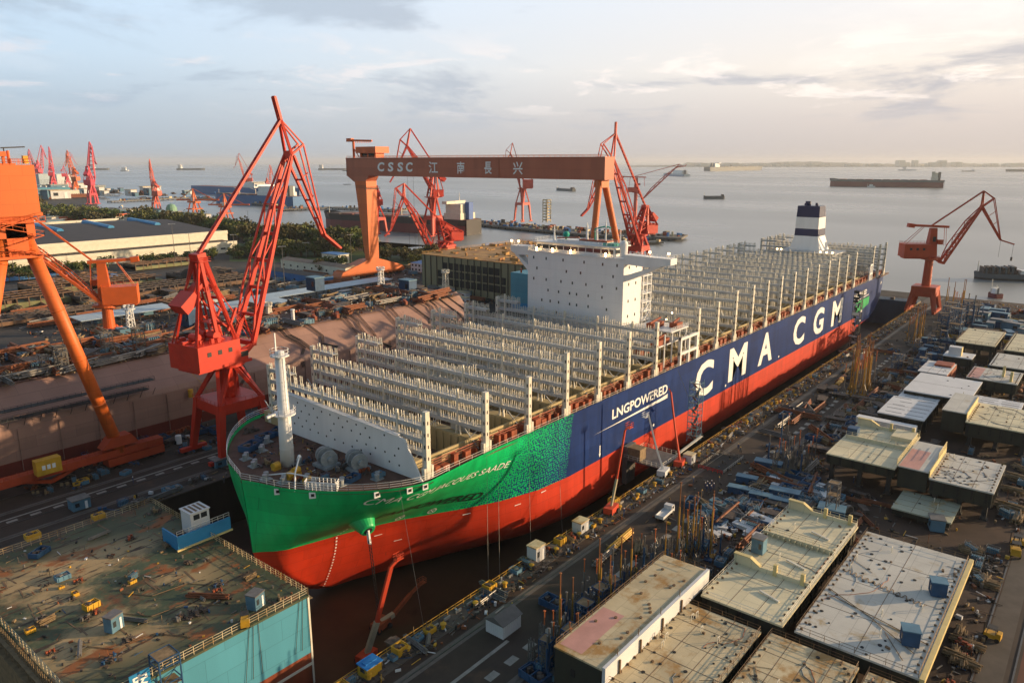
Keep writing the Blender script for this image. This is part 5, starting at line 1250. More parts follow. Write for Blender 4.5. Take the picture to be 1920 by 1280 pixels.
def mk_lift(m):
    t = proto('fork_lift', 'forklift', 'forklift'); mb = LM(); mb.box(-1.5,-.8,.5,1.2,.8,1.35); mb.extr([(-1.5,-.75,1.35),(-.6,-.75,1.35),(-.8,-.75,1.8),(-1.5,-.75,1.8)], (0,1.5,0)); mb.to('body', m, t)
    mb = LM()
    for x in (-.7,.8):
        for y in (-.7,.7): mb.bar((x,y,1.3),(x*.85,y,2.5),.09)
    mb.box(-.75,-.75,2.5,.8,.75,2.58); mb.to('cab_frame', M_dark, t); mb = LM()
    for y in (-.4,.4): mb.bar((1.35,y,.3),(1.35,y,3.2),.14); mb.bar((1.3,y,.25),(2.6,y,.2),.16,.08)
    mb.bar((1.35,-.4,3.1),(1.35,.4,3.1),.1); mb.bar((1.35,-.4,1.2),(1.35,.4,1.2),.1); mb.to('mast', M_dark, t)
    for x in (-1.0,.8):
        for y in (-.75,.75): mb = LM(); mb.tube((x,y-.14,.42),(x,y+.14,.42),.42,n=12); mb.to('wheel', M_tyre, t)
    return t
def mk_timber(seed=1):
    t = proto('timber_pile', 'timber pile', 'timber'); r = random.Random(seed); mb = LM()
    for i in range(22): a = r.uniform(-.16,.16); x, y, z = r.uniform(-.5,.5), r.uniform(-1.5,1.5), .2+(i//5)*.3; mb.bar((x-2.6*math.cos(a), y-2.6*math.sin(a), z), (x+2.6*math.cos(a), y+2.6*math.sin(a), z+r.uniform(-.05,.1)), .26)
    mb.to('beams', M_wood, t); mb = LM(); mb.box(-1.8,-1.4,0,-1.5,1.4,.2); mb.to('bearer', M_dark, t); mb = LM(); mb.box(1.5,-1.4,0,1.8,1.4,.2); mb.to('bearer', M_dark, t); return t
def mk_rings():
    t = proto('duct_coil', 'duct coil', 'coil'); mb = LM()
    for j in (-1.0, 1.0):
        for i in range(5): mb.tube((-2.6+i*1.05, j, 1.0), (-2.6+i*1.05+.6, j, 1.0), 1.0, n=16); mb.mat(1); mb.tube((-2.0+i*1.05, j, 1.0), (-1.56+i*1.05, j, 1.0), .8, n=14); mb.mat(0)
        mb.mat(1); mb.tube((-2.62, j, 1.0), (-2.61, j, 1.0), .75, n=14); mb.mat(0)
    mb.to('duct', [M_pipe, M_dark], t); mb = LM(); mb.box(-2.6,-1.9,0,2.8,-1.7,.2); mb.to('cradle', M_wood, t); mb = LM(); mb.box(-2.6,1.7,0,2.8,1.9,.2); mb.to('cradle', M_wood, t); return t
M_rpost = pm('post_rust', (.25,.09,.03), .7, .3, .6)
HUT_B, HUT_W, HUT_G = mk_hut(M_bluep, M_lblue), mk_hut(M_bwhite, M_btan), mk_hut(M_lblue, M_pipe)
POST_Y, POST_O, POST_B, POST_W = mk_post(pm('post_ochre', (.36,.19,.03), .6, .3, .6), M_rpost, 13, .17), mk_post(M_pipe, M_orng, 9, .14), mk_post(M_bluep, M_pipe, 8, .2), mk_post(M_pipe, M_orng, 6, truss=True)
TOW_B, TOW_W = mk_frame(M_bluep, 7), mk_frame(M_pipe, 5, 1.8)
BIN_B, BIN_L, BIN_Y = mk_skip(M_bluep, load=M_scr), mk_skip(M_lblue, 3, 2.2, 1.3, M_pipe), mk_skip(M_yel, 3, 2, 1.5, M_scr)
M_rpipe = pm('rusty_pipe', (0.20, 0.065, 0.026), .7, .35, .6)
PIPE_G, PIPE_O, PIPE_Y = mk_pipes(M_pipe), mk_pipes(M_rpipe, 9, 12, .26), mk_pipes(M_yel, 12, 10, .2)
PLATE_W, PLATE_R = mk_plates(M_bwhite), mk_plates(M_scr, 7, 3, 6)
HEAPS = [mk_heap(M_scr, 1.0, q) for q in range(1, 6)]
RACK_B, RACK_W = mk_rack(M_bluep, M_lblue), mk_rack(M_pipe, M_lblue, 6)
TRUCK_B, TRUCK_W, LIFT = mk_truck(M_bluep), mk_truck(M_bwhite), mk_lift(M_yel)
TIMBER, RINGS = mk_timber(3), mk_rings()
used = set()
def put(p, x, y, label, rz=0.0, z=0.0, group=None, sc=None):
    """first use moves the source itself, later ones are copies"""
    if p.name in used: c = copy_tree(p)
    else: c = p; used.add(p.name)
    c.location = (x, y, z); c.rotation_euler = (0, 0, R(rz))
    if sc: c.scale = (sc, sc, sc) if isinstance(sc, (int, float)) else sc
    elif c is not p: c.scale = (1, 1, 1)
    c['label'] = label
    if group: c['group'] = group
    elif 'group' in c: del c['group']
    return c
rn = random.Random(11)
def field(protos, x0, x1, y0, y1, n, label, group, rz=(0, 90), z=0, sc=(.85, 1.2), avoid=()):
    for i in range(n):
        p = protos[i % len(protos)]; x, y = rn.uniform(x0, x1), rn.uniform(y0, y1)
        nm = {'prop_post': 'prop post', 'pipe_stack': 'stack of pipes', 'plate_stack': 'stack of plates', 'scrap_heap': 'heap of offcuts and boxes', 'open_bin': 'open bin', 'gas_bottle_rack': 'rack of gas bottles',
              'site_hut': 'site hut', 'scaffold_tower': 'scaffold tower', 'timber_pile': 'pile of timber', 'duct_coil': 'pair of duct lengths', 'flat_truck': 'flat truck', 'fork_lift': 'forklift'}[p.name.split('.')[0]]
        put(p, x, y, (COLR.get(p.name, '') + ' ' + nm + ' ' + label).strip(), rn.choice([0, 90, rn.uniform(*rz), 8, 84]), z, group + ', ' + nm + ' ' + COLR.get(p.name, ''), rn.uniform(*sc))
COLR = {}
for o, c in ((HUT_B,'blue'),(HUT_W,'white'),(HUT_G,'pale blue'),(POST_Y,'ochre yellow'),(POST_O,'orange topped'),(POST_B,'thick blue'),(POST_W,'grey lattice'),(TOW_B,'blue'),(TOW_W,'grey'),(BIN_B,'blue'),(BIN_L,'pale blue'),(BIN_Y,'yellow'),(PIPE_G,'grey'),(PIPE_O,'rusty orange'),(PIPE_Y,'yellow'),(PLATE_W,'white'),(PLATE_R,'rusty'),(RACK_B,'blue'),(RACK_W,'grey'),(TRUCK_B,'blue'),(TRUCK_W,'white'),(LIFT,'yellow'),(TIMBER,'brown'),(RINGS,'grey')): COLR[o.name] = c
for o in HEAPS: COLR[o.name] = 'mixed'
# posts and props crowding the strip between the near road and the blocks
field([POST_B, POST_B, POST_O, POST_W, POST_B, POST_Y, POST_W], 88, 121, 60.8, 70.0, 84, 'in the thicket of posts left of the pink strip', 'posts by the lower left block')
field([BIN_B, TOW_B, RACK_B, BIN_L], 86, 120, 61.5, 67, 18, 'among the props left of the pink strip', 'gear by the lower left block')
field([POST_O, POST_W, POST_B, POST_W, POST_B, POST_Y], 126, 150, 58, 68, 42, 'standing in the middle cluster beside the near road', 'posts by the middle of the near road')
field([HEAPS[0], RACK_W, BIN_L, HEAPS[1]], 126, 150, 56, 67, 14, 'around the middle post cluster by the near road', 'gear by the middle of the near road')
for px, py, pt, p in ((1268,1062,905,POST_Y),(1277,1045,930,POST_Y),(1125,1128,1038,POST_Y),(1094,1130,1048,POST_O),(1202,1030,1000,POST_O),(1020,1235,1145,POST_O),(1473,850,775,POST_O),(1462,848,775,POST_B),(1440,865,815,POST_B)):
    w = G(px, py); top = onV(px, pt, (w.x, w.y), HEAD-90).z; h0 = {POST_Y: 13, POST_O: 9, POST_B: 8}[p]
    put(p, w.x, w.y, COLR[p.name] + ' prop post taller than its neighbours beside the near road', 0, 0, 'tall single posts ' + COLR[p.name], (1.2, 1.2, top/h0))
field([BIN_L, BIN_B, HEAPS[2], PLATE_W, RACK_W, HEAPS[3], PIPE_G, PLATE_R, TIMBER, PIPE_O], 152, 200, 54, 66, 76, 'between the road and the cream blocks', 'gear in the middle of the yard')
field([POST_O, POST_B, POST_W], 196, 212, 58, 68, 26, 'beside the road left of the cream block with the blue hut', 'posts left of the hut block')
field([HEAPS[0], TIMBER, BIN_B, PIPE_O, RACK_W, TIMBER, PLATE_R, PIPE_G], 204, 330, 54.5, 66, 90, 'along the far part of the near road edge', 'gear along the road edge')
field([POST_Y, POST_O], 285, 312, 66, 73, 34, 'in the tall yellow row beside the dock road', 'tall yellow posts on the dock road', sc=(1.25, 1.6))
field([POST_Y, POST_O], 388, 402, 68, 74, 14, 'in the far yellow bunch below the pillar crane', 'yellow posts below the pillar crane', sc=(1.2, 1.5))
field([TOW_B, POST_B, TOW_W], 405, 470, 52, 66, 26, 'in the far corner right of the pillar crane', 'towers right of the pillar crane', sc=(1.0, 2.3))
field([POST_Y, POST_O], 470, 486, 62, 72, 14, 'right beside the arched foot of the pillar crane', 'posts at the foot of the pillar crane', sc=(1.2, 1.7))
field([HEAPS[0], BIN_B, HUT_B, TOW_W, PIPE_G, RACK_B, PLATE_R, TOW_B], 330, 400, 50, 66, 70, 'in the crowded strip beyond the notched block', 'gear beyond the notched block')
field([HUT_B, BIN_B, PIPE_Y, HUT_G, HEAPS[1], BIN_L, PLATE_R, PIPE_G], 412, 520, 0, 62, 120, 'in the far storage yard near the quay edge', 'gear in the far storage yard', sc=(1.0, 1.7))
for i in range(7):
    put(HUT_B, 424+i*.3, 18+i*6.4, 'blue hut in the long row of blue units behind the far cream blocks', 90, 0, 'row of blue units', (1.05, 1.4, 1.2))
for i in range(4): put(PIPE_Y, 418, 14+i*11, 'long yellow pipes laid in line behind the far cream blocks', 90, 0, 'line of yellow pipes', (1.1, 1.0, 1.4))
# on the road strip beside the dock
road = ((PIPE_Y,136,79,4,'long yellow pipes on the road near the cabins'),(PIPE_G,128,78,4,'grey pipes in line with the yellow pipes on the road'),(TIMBER,136,73.5,30,'loose timber heap on the road beside the pipes'),
        (BIN_B,106,76,90,'blue open bin on the road beyond the white cabin'),(PIPE_O,262,74,0,'rusty orange pipes on the road right of the dark pit'),(PIPE_O,246,76,0,'second rusty orange pipe stack nearer the dark pit'),
        (PLATE_R,272,76,10,'pinkish rusty plates on the dock road'),(PIPE_Y,300,78,4,'yellow pipe heap lying across the dock road'),(PLATE_R,286,80,0,'rusty plates at the dock edge before the yellow posts'),(PIPE_G,258,80,0,'grey pipes at the dock side of the road'),
        (BIN_B,246,80,0,'blue bin of offcuts at the dock side of the road'),(HUT_W,346,80,0,'white hut standing on the far dock road'),(PIPE_G,330,76,0,'pale pipes on the far dock road'),(TIMBER,318,80,0,'timber pile on the far dock road'),
        (TIMBER,166,72.6,60,'rusty timber load beside the blue bed on the road'),(BIN_B,164,74.6,10,'blue bed under the rusty timber load'),(TRUCK_W,154,77,4,'white flat truck driving along the dock road'))
for p, x, y, a, l in road: put(p, x, y, l, a)
field([HEAPS[0], HEAPS[2], PIPE_O, PLATE_R, PIPE_G], 215, 380, 72, 80, 26, 'scattered along the dock road below the big white letters', 'gear along the dock road')
# right side of the near blocks: crates and wood along the lane
field([TIMBER, TIMBER, HEAPS[1]], 118, 150, 8.9, 12.4, 22, 'in the strip beside the wide grey block', 'timber beside the grey block', sc=(.55, .8))
field([TIMBER, RACK_W, HEAPS[3]], 168, 186, 10.5, 17, 22, 'in the corner beyond the wide grey block', 'timber beyond the grey block', sc=(.55, .85))
field([HEAPS[0], RACK_W, BIN_L, TIMBER], 204, 340, 8.6, 12.4, 44, 'along the lane beside the right-hand blocks', 'gear along the right lane')
field([LIFT], 124, 126, 7, 8, 1, 'parked in the lane beside the timber strip', 'near lane forklift'); field([LIFT], 146, 150, 7, 8, 1, 'standing higher up the lane by the grey block', 'lane forklift'); field([LIFT], 186, 196, 7.4, 8.2, 2, 'at the far end of the lane, beyond the plate panel', 'far lane forklifts')
for x, y, l in ((143.5, 16.5, 'blue hut on the grey block casting a long shadow'),(124.5, 17.2, 'blue hut near the lower edge of the grey block')):
    put(HUT_B, x, y, l, 20, 8.02, None, (.42, 1.0, 1.0))
put(HUT_G, 137.5, 47.6, 'small pale hut standing on the cream block with stepped bulwarks', 90, 8.02, None, (.4, .9, 1.2))
put(HUT_G, 189, 24, 'pale blue hut at the corner of the low plate panel', 20, 0, None, (.6, 1.2, 1.1))
put(RINGS, 184, 45.5, 'pair of grey ribbed ducts lying beside the blue containers', 60, 0, None, 1.3)
for i, (px, py, a) in enumerate(((1385,925,0),(1425,938,0),(1463,948,0),(1400,905,0))): w = G(px, py); put(HUT_B, w.x, w.y, 'long blue container in the row behind the white stacks', 100, 0, 'blue containers behind the white stacks', (.9, .9, .7))
for i, (px, py) in enumerate(((1300,985),(1316,972),(1330,960),(1345,950),(1375,948),(1400,955))): w = G(px, py); put(BIN_L, w.x, w.y, 'pale blue open bin in the ring of bins by the middle post cluster', 20+i*15, 0, 'ring of pale blue bins', 1.2)
for i, (px, py) in enumerate(((1345,990),(1360,985),(1372,992),(1340,1002),(1358,1003),(1385,975))): w = G(px, py); put(PLATE_W, w.x, w.y, 'low white stack inside the ring of pale blue bins', 10+i*20, 0, 'white stacks inside the ring of bins', .6)
w = G(1558, 970); put(TOW_W, w.x, w.y, 'grey frame on top of a blue unit near the low plate panel', 0, 2.9, None, 1.3); put(HUT_B, w.x, w.y, 'blue unit carrying a grey frame near the low plate panel', 100, 0, None, (1, 1.6, 1))
w = G(1525, 905); put(BIN_B, w.x, w.y, 'blue bin standing alone in front of the cream block on stools', 0, 0, None, .8)
for px, py, l in ((1470,935,'blue container beside the grey ducts'),(1505,985,'blue container left of the low rust plate'),(1440,880,'grey blue container in the middle of the yard')): w = G(px, py); put(HUT_B, w.x, w.y, l, 100, 0, None, (1.2, 1.1, .9))
field([RACK_W, PLATE_W, HEAPS[2], BIN_L, PLATE_R], 176, 196, 46, 56, 22, 'behind the blue container row', 'gear behind the blue containers', sc=(.8, 1.1))
field([PIPE_O, HEAPS[0], PLATE_R], 166, 198, 38, 44, 16, 'lying on the brown ground by the low plate panel', 'scraps by the low plate panel', sc=(.5, .8))
field([PLATE_R, HEAPS[4], RACK_W], 232, 250, 14, 56, 22, 'in front of the white slotted panels', 'scraps before the slotted panels', sc=(.6, .9))
field([HEAPS[1], BIN_L, RACK_W, PIPE_O], 308, 366, 14, 54, 26, 'between the pale far blocks', 'gear between the far blocks', sc=(.5, .8))
# cabins on the dock edge
for px, py, l, p, s_ in ((1005,1050,'white cabin on the dock edge, nearest of the two edge cabins',HUT_W,(.55,1.0,1.3)),(1088,996,'glazed white cabin on the dock edge beyond the plain one',HUT_W,(.55,1.0,1.0)),(1292,868,'white cabin at the foot of the scaffold stair tower',HUT_W,(.5,1,1))):
    w = G(px, py); put(p, w.x, w.y, l, 0, .12, None, s_)
w = G(944, 1178)
sh = thing('gabled_shed', 'grey roofed white panelled shed on the near dock road', 'shed', (w.x, w.y, 0)); mb = MB(); mb.box(w.x-2.6, w.y-2.1, 0, w.x+2.6, w.y+2.1, 2.7)
for i in range(9): mb.box(w.x-2.65, w.y-2+i*.48, 0, w.x-2.6, w.y-1.94+i*.48, 2.7); mb.box(w.x-2.5+i*.58, w.y-2.15, 0, w.x-2.44+i*.58, w.y-2.1, 2.7)
mb.build('wall', M_bwhite, sh); mb = MB(); mb.extr([(w.x-2.9, w.y-2.4, 2.7),(w.x-2.9, w.y+2.4, 2.7),(w.x-2.9, w.y, 3.9)], (5.8, 0, 0)); mb.build('roof', pm('shed_roof', (.11,.105,.10), .7, .2, .5), sh)
mb = MB(); mb.bar((w.x-1.5, w.y+.7, 3.75), (w.x+1.2, w.y+.9, 3.75), .25, .12); mb.build('roof_bar', M_white, sh)
w = G(694, 1262); cb = thing('edge_cabin', 'yellow cabin with a bright blue roof at the dock edge in the foreground', 'cabin', (w.x, w.y, 0)); mb = MB(); mb.box(w.x-1.6, w.y-1.2, .1, w.x+1.6, w.y+1.2, 2.2); mb.build('wall', M_yel, cb); mb = MB(); mb.box(w.x-1.8, w.y-1.4, 2.2, w.x+1.8, w.y+1.4, 2.4); mb.box(w.x-1.2, w.y-.5, 2.4, w.x+1.2, w.y+.5, 2.6); mb.build('roof', pm('bright_blue_roof', (.02,.16,.45), .5, .15, .6), cb); mb = MB(); mb.box(w.x-1.62, w.y-.6, 1.1, w.x-1.6, w.y+.6, 1.9); mb.build('window', M_glassd, cb)
# dock edge: fence, bollards, yellow equipment boxes
fen = thing('edge_fence', 'low brown fence along the near dock edge', 'fence', (290, DY0-.6, .12)); mb = MB(); mb.rail([Vector((40, DY0-.5, .12)), Vector((510, DY0-.5, .12))], 1.2, .05, 2.2, 2); mb.build('rail', M_yel, fen)
mb = MB(); x = 60
while x < 300: mb.box(x, DY0-1.6, .12, x+1.6, DY0-1.3, .6); x += 3.2
mb.build('red_white_barrier', M_white, fen)
mb = MB(); bo = thing('mooring_bollard', 'b', 'bollard', (0,0,-500)); PROTO.append(bo); lm = LM(); lm.lathe((0,0,0), [(.55,0),(.4,.2),(.35,.8),(.6,.95),(.6,1.15),(.2,1.25)], 10); lm.to('bollard_body', M_yel, bo)
lm = LM(); lm.box(-.8,-.8,0,.8,.8,.12); lm.to('base', M_dark, bo)
for i in range(26): put(bo, 60+i*9, DY0-3.0, 'yellow mooring bollard along the near dock edge', 0, .12, 'bollards on the near dock edge')
field([HEAPS[1], RACK_W, PIPE_G, BIN_Y, HEAPS[4], TIMBER, BIN_L, PLATE_R], 62, 400, 87.2, 89.6, 130, 'in the line of gear on the near dock edge', 'gear on the near dock edge', sc=(.45, .8), z=.12)
for px, py in ((750,1225),(918,1108),(1050,1020),(1150,945),(640,1300)): w = G(px, py); put(BIN_Y, w.x, w.y, 'bright yellow box standing out of the line on the near dock edge', 0, .12, 'bright yellow boxes on the dock edge', (.8, 1.0, 1.1))
# dark pit cover with a red rail on the road
w = G(1352, 868); pit = thing('pit_fence', 'dark square pit on the road fenced with red and white rails', 'pit', (w.x, w.y, 0)); mb = MB(); mb.box(w.x-7, w.y-3.4, .01, w.x+7, w.y+3.4, .05); mb.build('pit_cover', M_black, pit); mb = MB(); mb.rail([Vector((w.x-7.3, w.y-3.6, 0)), Vector((w.x-7.3, w.y+3.6, 0))], 1.0, .14, 1.2, 2); mb.build('red_rail', pm('signal_red', (.5,.02,.02), .5, .1), pit); mb = MB(); mb.rail([Vector((w.x-7.3, w.y-3.7, 0)), Vector((w.x+7.3, w.y-3.7, 0)), Vector((w.x+7.3, w.y+3.6, 0)), Vector((w.x-7.3, w.y+3.6, 0))], 1.0, .08, 1.4, 2); mb.build('white_rail', M_white, pit)
# stair towers of scaffolding against the ship side
def stair_scaff(label, px, py, y, top, m, z0=0.12, w=3.2):
    x = onY(px, py, y).x; t = thing('scaffold_stair', label, 'scaffold', (x, y, z0)); mb = MB()
    for dx in (-w/2, w/2):
        for dy in (-w/2, w/2): mb.bar((x+dx, y+dy, z0), (x+dx, y+dy, top), .16)
    z = z0; k = 0
    while z < top-1:
        z2 = min(z+2.1, top)
        for s_ in (-1, 1): mb.bar((x-w/2, y+s_*w/2, z2), (x+w/2, y+s_*w/2, z2), .11); mb.bar((x+s_*w/2, y-w/2, z2), (x+s_*w/2, y+w/2, z2), .11); mb.bar((x-w/2, y+s_*w/2, z), (x+w/2, y+s_*w/2, z2), .07); mb.bar((x+s_*w/2, y-w/2, z2-1), (x+s_*w/2, y+w/2, z2-1), .07)
        z = z2; k += 1
    mb.build('frame', m, t); mb = MB(); z = z0; k = 0
    while z < top-2.2:
        a, c = (-1, 1) if k % 2 else (1, -1); mb.bar((x+a*w*.4, y+.5*(-1)**k, z), (x+c*w*.4, y+.5*(-1)**k, z+2.1), .8, .12); mb.box(x-w/2, y-w/2, z+2.05, x-w/2+.8, y+w/2, z+2.12); z += 2.1; k += 1
    mb.build('stair_flight', M_pipe, t); return t
stair_scaff('blue grey scaffold stair tower covering the first big letter on the ship side', 1303, 780, 94.5, 20, M_lblue)
stair_scaff('dark scaffold tower with pale edge at the end of the big lettering', 1604, 610, 98.5, 22, M_dark, DZ, 3.6)
# red boom lifts reaching from the dock edge and floor
def boom(label, base, elbow, tip, m, mb2, r=.45, basket=True):
    t = thing('boom_lift', label, 'boom lift', tuple(base)); mb = MB(); b0, e, q = Vector(base), Vector(elbow), Vector(tip)
    mb.bar(b0+Vector((0,0,1.6)), b0.lerp(e, .42), r*2.2); mb.build('lower_boom', mb2, t)
    mb = MB(); mb.bar(b0.lerp(e, .36), e, r*1.7); mb.bar(e, q, r*1.3); mb.build('upper_boom', m, t)
    mb = MB(); mb.obox((b0.x, b0.y, b0.z+.6), 4.2, 2.4, 1.5, 10); mb.mat(1)
    for dx in (-1.5, 1.5):
        for dy in (-1.2, 1.2): mb.tube((b0.x+dx, b0.y+dy-.25, b0.z+.6), (b0.x+dx, b0.y+dy+.25, b0.z+.6), .6, n=10)
    mb.build('chassis', [m, M_tyre], t)
    if basket: mb = MB(); mb.obox((q.x, q.y, q.z-.2), 2.0, 1.2, .15, 0); mb.rail(railp(q.x-1, q.y-.6, q.x+1, q.y+.6, q.z-.1), 1.1, .06, 1, 2); mb.build('basket', m, t)
    return t
M_lift = pm('lift_red', (0.55, 0.06, 0.025), .5, .12, .5)
M_liftw = pm('lift_pale', (0.42, 0.36, 0.25), .5, .15, .5)
b0 = G(688, 1238, DZ+.1); b0 = Vector((b0.x, max(b0.y, 97), DZ))
e_ = onV(733, 1062, (b0.x, b0.y), -20); t_ = onV(747, 1046, (b0.x, b0.y), -20)
boom('orange red boom lift raised in the dock in front of the ship bow', b0, e_, t_, M_lift, M_liftw)
b1 = Vector((b0.x+9, b0.y+6, DZ)); boom('faded boom lift lying low on the dock floor behind the orange one', b1, b1+Vector((8, -1, 5)), b1+Vector((11, -1.5, 6.6)), M_oxide, M_liftw)
b0 = Vector((onY(1146, 940, 88.2).x, 88.2, .12)); boom('thin red boom reaching up to the swoosh under the lettering', b0, onV(1172, 806, (b0.x, b0.y), -30), onV(1180, 800, (b0.x, b0.y), -30), M_lift, M_liftw, .24)
b0 = Vector((onY(1276, 842, 88.5).x, 88.5, .12)); boom('thin red boom leaning left past the end of the swoosh lettering', b0, onV(1258, 735, (b0.x, b0.y), -40), onV(1254, 728, (b0.x, b0.y), -40), M_lift, M_lift, .22, False)
b0 = Vector((onY(1246, 838, 89).x, 89, .12)); boom('pale boom with a work cage below the swoosh lettering', b0, onV(1216, 778, (b0.x, b0.y), -40), onV(1210, 780, (b0.x, b0.y), -40), M_bwhite, M_bwhite, .24)
# work platform bridging the gap between the dock edge and the ship
wp = thing('gangway_platform', 'grey work gangway with timber decking bridging from dock edge to the ship side', 'gangway', (184, 97, 0)); mb = MB(); mb.box(178, 91, .6, 190, 103, 1.0); mb.box(178, 102, -7, 183, 103.4, 4.6); mb.build('deck', M_pipe, wp); mb = MB(); mb.rail(railp(178, 91, 190, 103, 1.0), 1.2, .06, 1.4, 2); mb.bar((190, 92, 1.2), (206, 92, 2.2), .8, .2); mb.build('hand_rail', M_cream, wp); mb = MB(); mb.box(178.4, 98, 1.0, 182, 102, 4.5); mb.build('timber_wall', M_wood, wp)
# mooring ropes hanging from the bow
def rope(label, a, c, sag, r=.04):
    mb = MB(); a, c = Vector(a), Vector(c); pts = []
    for i in range(15): f = i/14; p = a.lerp(c, f); p.z -= sag*4*f*(1-f); pts.append(p)
    mb.path(pts, r, 4); o = mb.build('mooring_rope', M_white, loc=tuple(a)); return tag(o, label, 'rope', 'ropes hanging from the ship')
for x, px, py, l in ((93.5,795,1150,'straight pale rope from the bow rail past the boom lift'),(118.5,915,1090,'left of a close pair of slack ropes dropping from the green side'),(122.5,935,1075,'right of a close pair of slack ropes dropping from the green side'),(134,990,1035,'slack rope dropping from the speckled hull near its middle'),(146,1060,1000,'slack rope dropping where the green speckles end')):
    w = G(px, py, -6); w.y = 98 if x > 100 else w.y; rope(l, (x, cyf(x)-hb(x, 20.5)-.3, 20.6), (w.x, max(w.y, 92), -10), 3 if x > 100 else 0)
rope('pale rope from the blue side down to the dock edge gear', (211.5, 104, 20.4), (208, 92, 1), 0, .09)
rope('thin rope hanging down the side across the second big letter group', (345, 104, 20.4), (365, 95, -8), 4)
for i in range(5):
    x = 236+i*14
    mb = MB(); mb.bar((x, 103.9, 12), (x, 103.9, 6), .5, .3); 
# ------------------------------------------------------------------ people
def mk_person(bodym, helm, pose=0):
    import bmesh
    t = proto('person', 'person', 'person')
    J = [(0,0,.92),(0,0,1.15),(0,0,1.40),(0,0,1.52),(0,0.02,1.66),(.10,0,.88),(.12,.06*(1 if pose else 0),.48),(.12,-.04*(1 if pose else 0),.06),(.13,.14,.03),(-.10,0,.88),(-.12,.03,.48),(-.12,.0,.06),(-.13,.15,.03),(.19,0,1.40),(.25,.0,1.13),(.24,.10+.1*pose,.90),(.23,.14+.1*pose,.82),(-.19,0,1.40),(-.25,0,1.13),(-.24,.10,.90),(-.23,.14,.82)]
    E_ = [(0,1),(1,2),(2,3),(3,4),(0,5),(5,6),(6,7),(7,8),(0,9),(9,10),(10,11),(11,12),(2,13),(13,14),(14,15),(15,16),(2,17),(17,18),(18,19),(19,20)]
    RR = [.15,.155,.15,.06,.105,.10,.07,.05,.045,.10,.07,.05,.045,.07,.052,.04,.038,.07,.052,.04,.038]
    me = bpy.data.meshes.new('body'); me.from_pydata(J, E_, []); ob = bpy.data.objects.new('body', me); COL.objects.link(ob)
    md = ob.modifiers.new('s', 'SKIN'); ob.modifiers.new('u', 'SUBSURF').levels = 1
    if not me.skin_vertices: me.attributes.new  # layer is made by the modifier
    sl = me.skin_vertices[0].data if me.skin_vertices else None
    if sl:
        for v, r in zip(sl, RR): v.radius = (r, r)
        sl[0].use_root = True
    dg = bpy.context.evaluated_depsgraph_get(); m2 = bpy.data.meshes.new_from_object(ob.evaluated_get(dg)); bpy.data.objects.remove(ob)
    o = bpy.data.objects.new('body', m2); COL.objects.link(o); o.parent = t
    m2.materials.clear(); m2.materials.append(bodym); m2.materials.append(M_skin)
    for p in m2.polygons: p.material_index = 1 if 1.5 < p.center.z < 1.72 or p.center.z < .86 and abs(p.center.x) > .19 else 0
    lm = MB(); lm.lathe((0, .02, 1.70), [(.135,-.02),(.13,.05),(.09,.12),(.02,.14)], 10)
    hh = bpy.data.meshes.new('helmet'); hh.from_pydata(lm.v, [], lm.f); hh.materials.append(helm); h2 = bpy.data.objects.new('helmet', hh); COL.objects.link(h2); h2.parent = t
    return t
M_skin = pm('skin', (.42,.24,.16), .6, .08); M_overall = pm('navy_overall', (.03,.05,.13), .8, .2, 3); M_overg = pm('grey_overall', (.12,.12,.12), .8, .2, 3); M_helw = pm('helmet_white', (.7,.7,.68), .4, .05); M_hely = pm('helmet_yellow', (.65,.42,.03), .4, .05)
PP = [mk_person(M_overall, M_helw, 0), mk_person(M_overg, M_hely, 1), mk_person(M_overall, M_hely, 1)]
for i, (px, py) in enumerate(((1322,916),(1326,913),(1330,917),(1334,912),(1338,917),(1333,921),(1325,921))): w = G(px, py); put(PP[0], w.x, w.y, 'person in navy overalls and white helmet in the group on the road', rn.uniform(0, 360), 0, 'workers in the group on the road', 1.05)
for px, py, k, l in ((1316,930,1,'person in grey overalls walking just below the group on the road'),(1348,905,1,'person in grey overalls right of the group on the road'),(1384,842,2,'person in navy overalls with yellow helmet beyond the dark pit'),(1388,848,1,'person in grey overalls beyond the dark pit'),(1252,885,1,'person in grey overalls at the ropes on the dock edge'),(1205,925,2,'person in navy overalls with yellow helmet on the dock edge by the thin red boom')):
    w = G(px, py); put(PP[k], w.x, w.y, l, rn.uniform(0, 360), .12 if w.y > 86 else 0.0, None, 1.05)

for i, (px, py, k, l) in enumerate(((1170,965,0,'person in navy overalls and white helmet on the dock edge beside the yellow pipes'),(1225,905,1,'person in grey overalls beside the work gangway'),(1300,905,2,'person in navy overalls near the dark pit'),(1430,800,1,'person in grey overalls on the road below the big white letters'),(1480,770,0,'person in navy overalls further along the road below the letters'),(1075,1030,2,'person in navy overalls between the two dock edge cabins'),(960,1145,1,'person in grey overalls just behind the gabled shed'),(1440,905,0,'person in navy overalls by the blue container row'),(1650,960,1,'person in grey overalls on the brown ground by the low plate panel'),(1600,905,0,'person in navy overalls under the cream block on stools'),(1700,905,2,'person in navy overalls by the step wall of the pale block'),(1560,745,1,'person in grey overalls near the tall yellow posts'),(1835,1060,0,'person in navy overalls in the lane beside the grey block'),(420,905,1,'person in grey overalls on the far dock road behind the bow'),(250,905,0,'person in navy overalls at the foot of the orange sill beam'))):
    w = G(px, py); put(PP[k], w.x, w.y, l, rn.uniform(0, 360), .12 if 86 < w.y < DY0 or DY1 < w.y < 186 else 0.0, None, 1.05)

